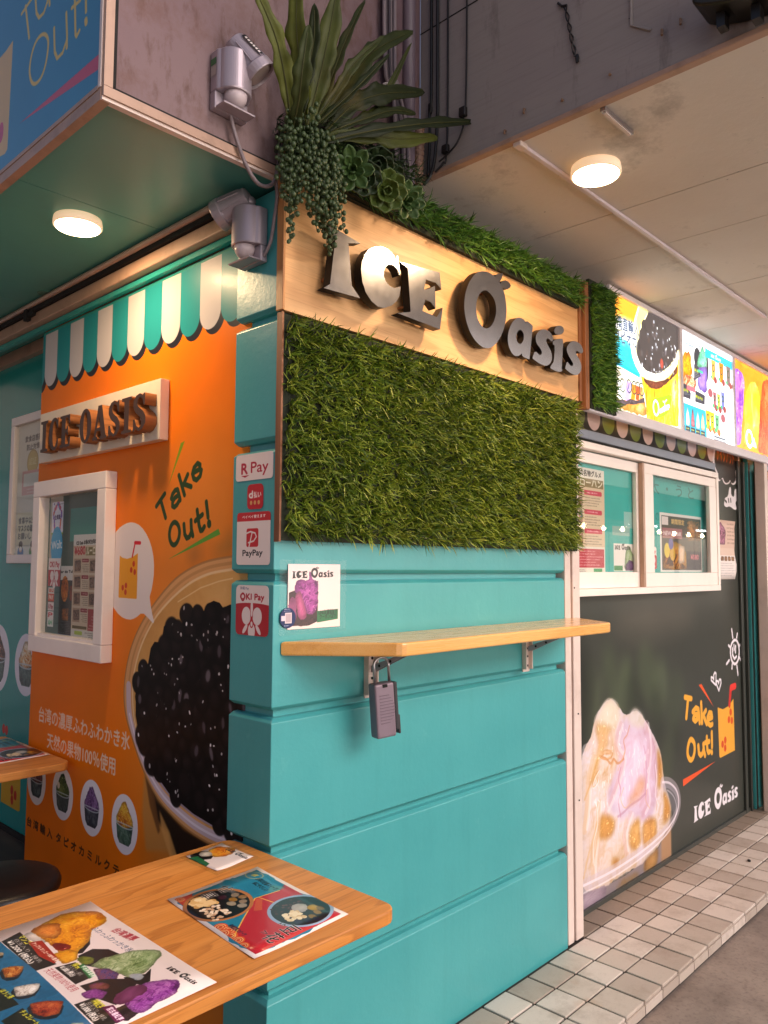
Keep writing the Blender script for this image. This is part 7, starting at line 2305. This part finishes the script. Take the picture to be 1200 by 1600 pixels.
# ---------------------------------------------------------------- cables up in the corner
def cable(label, pts, r, mat=M_black, name='cable', group='cables in the upper corner', n=6):
    t = thing(name, label, 'cable', pts[-1], group)
    MB().tube(smooth_path(pts, 6), r, n).obj('cable', mat, t, smooth=True)
    return t
cable('thick black cable nearest the corner pipe', [(.592, -.052, 5), (.592, -.058, 3.2), (.592, -.050, 3.05), (.592, -.052, 2.95), (.590, -.045, 2.80)], .0055)
cable('thick black cable second from the corner pipe', [(.592, -.082, 5), (.592, -.085, 3.2), (.592, -.084, 3.0), (.590, -.075, 2.86), (.586, -.060, 2.80), (.575, -.04, 2.77)], .0060)
t3 = cable('thin black cable ending in a small junction block', [(.594, -.125, 5), (.594, -.127, 3.2), (.592, -.122, 2.86), (.588, -.112, 2.825), (.58, -.085, 2.80)], .0035)
MB().box(.582, .598, -.133, -.108, 2.855, 2.883).obj('junction_block', M_blackplastic, t3, bevel=.003)
t4 = cable('thin black cable furthest from the corner, dropping to a clip', [(.594, -.213, 5), (.594, -.205, 3.2), (.593, -.192, 2.96), (.592, -.188, 2.91), (.590, -.165, 2.87), (.588, -.125, 2.845), (.58, -.10, 2.83)], .0030)
MB().box(.582, .599, -.205, -.180, 2.95, 2.982).obj('cable_clip', M_blackplastic, t4, bevel=.003)
bd = thing('cable_bundle', 'bundle of grey cables strapped with a white tie', 'cables', (.42, -.02, 2.8))
rs = random.Random(12)
for k in range(7):
    dx, dy = rs.uniform(-.028, .028), rs.uniform(-.018, .004)
    MB().tube(smooth_path([(.425 + dx, -.018 + dy, 5), (.425 + dx * 1.2, -.018 + dy, 3.25), (.445 + dx * .6, -.02 + dy, 3.06), (.48 + dx * 1.4, -.022 + dy, 2.93), (.49 + dx * 1.6, -.022 + dy, 2.72)], 6), .0065, 7).obj('cable', M_cable if k % 3 else plain('dark_cable%d' % k, '#4a4046', .5), bd, smooth=True)
MB().tube([(.418 + .046 * math.cos(R(a)) + .027, -.022 + .022 * math.sin(R(a)), 3.045) for a in range(0, 361, 20)], .004, 6).obj('cable_tie', M_paper, bd)
dk = thing('corrugated_pipe', 'short ribbed flexible pipe in the corner behind the fern', 'pipe', (.57, -.03, 2.8))
path = [(.565 - .012 * (i / 24) ** 2, -.028, 2.97 - i * .0085) for i in range(25)]
MB().tube(path, [.019 if i % 2 else .0155 for i in range(25)], 14).obj('ribbed_pipe', plain('ribbed_pipe', '#8a6a58', .5, var=.2), dk)
hw = thing('hanging_wire', 'short twisted wire hanging down in front of the beam', 'wire', (.595, -.5, 3.1))
for ph in (0, math.pi):
    MB().tube([(.594 + .003 * math.sin(k * .9 + ph), -.565 - .012 * k / 16 - .0012 * k + .005 * math.cos(k * .9 + ph), 3.135 - k * .0105) for k in range(17)], .0022, 5).obj('strand', M_blackplastic, hw)
MB().lathe([(.004, -.012), (.006, 0), (.004, .012)], 8, Matrix.Translation((.594, -.602, 2.96))).obj('wire_end', M_blackplastic, hw)
MB().tube([(.597, -.54, 3.16), (.592, -.555, 3.14), (.594, -.57, 3.136)], .004, 6).obj('nail', M_blackplastic, hw)
fl = thing('black_floodlight', 'black rounded fixture under the beam at the top right corner', 'fixture', (.55, -1.1, 2.85))
MB().prism(chaikin([(-.968, 2.872), (-.972, 2.905), (-.99, 2.925), (-1.06, 2.928), (-1.45, 2.925), (-1.45, 2.80), (-1.10, 2.826)], 2), .49, .597, 'x').obj('housing', plain('worn_black_plastic', '#16130f', .4, var=.3), fl, bevel=.012, seg=3)
MB().box(.53, .56, -1.035, -1.015, 2.815, 2.856).obj('bracket', M_blackplastic, fl)
MB().box(.53, .56, -1.115, -1.095, 2.795, 2.836).obj('bracket', M_blackplastic, fl)

cr = MB().add([tuple(Matrix.Translation((2.975, -.20, .004)) @ Matrix.Rotation(.5, 4, 'Z') @ Matrix.Diagonal((.016, .009, .005, 1)) @ Vector(v)) for v in ICO_V], ICO_F).obj('dark_crumb', M_dark, None)
tag(cr, 'small dark crumb of litter on the cream pavement tiles', 'litter')
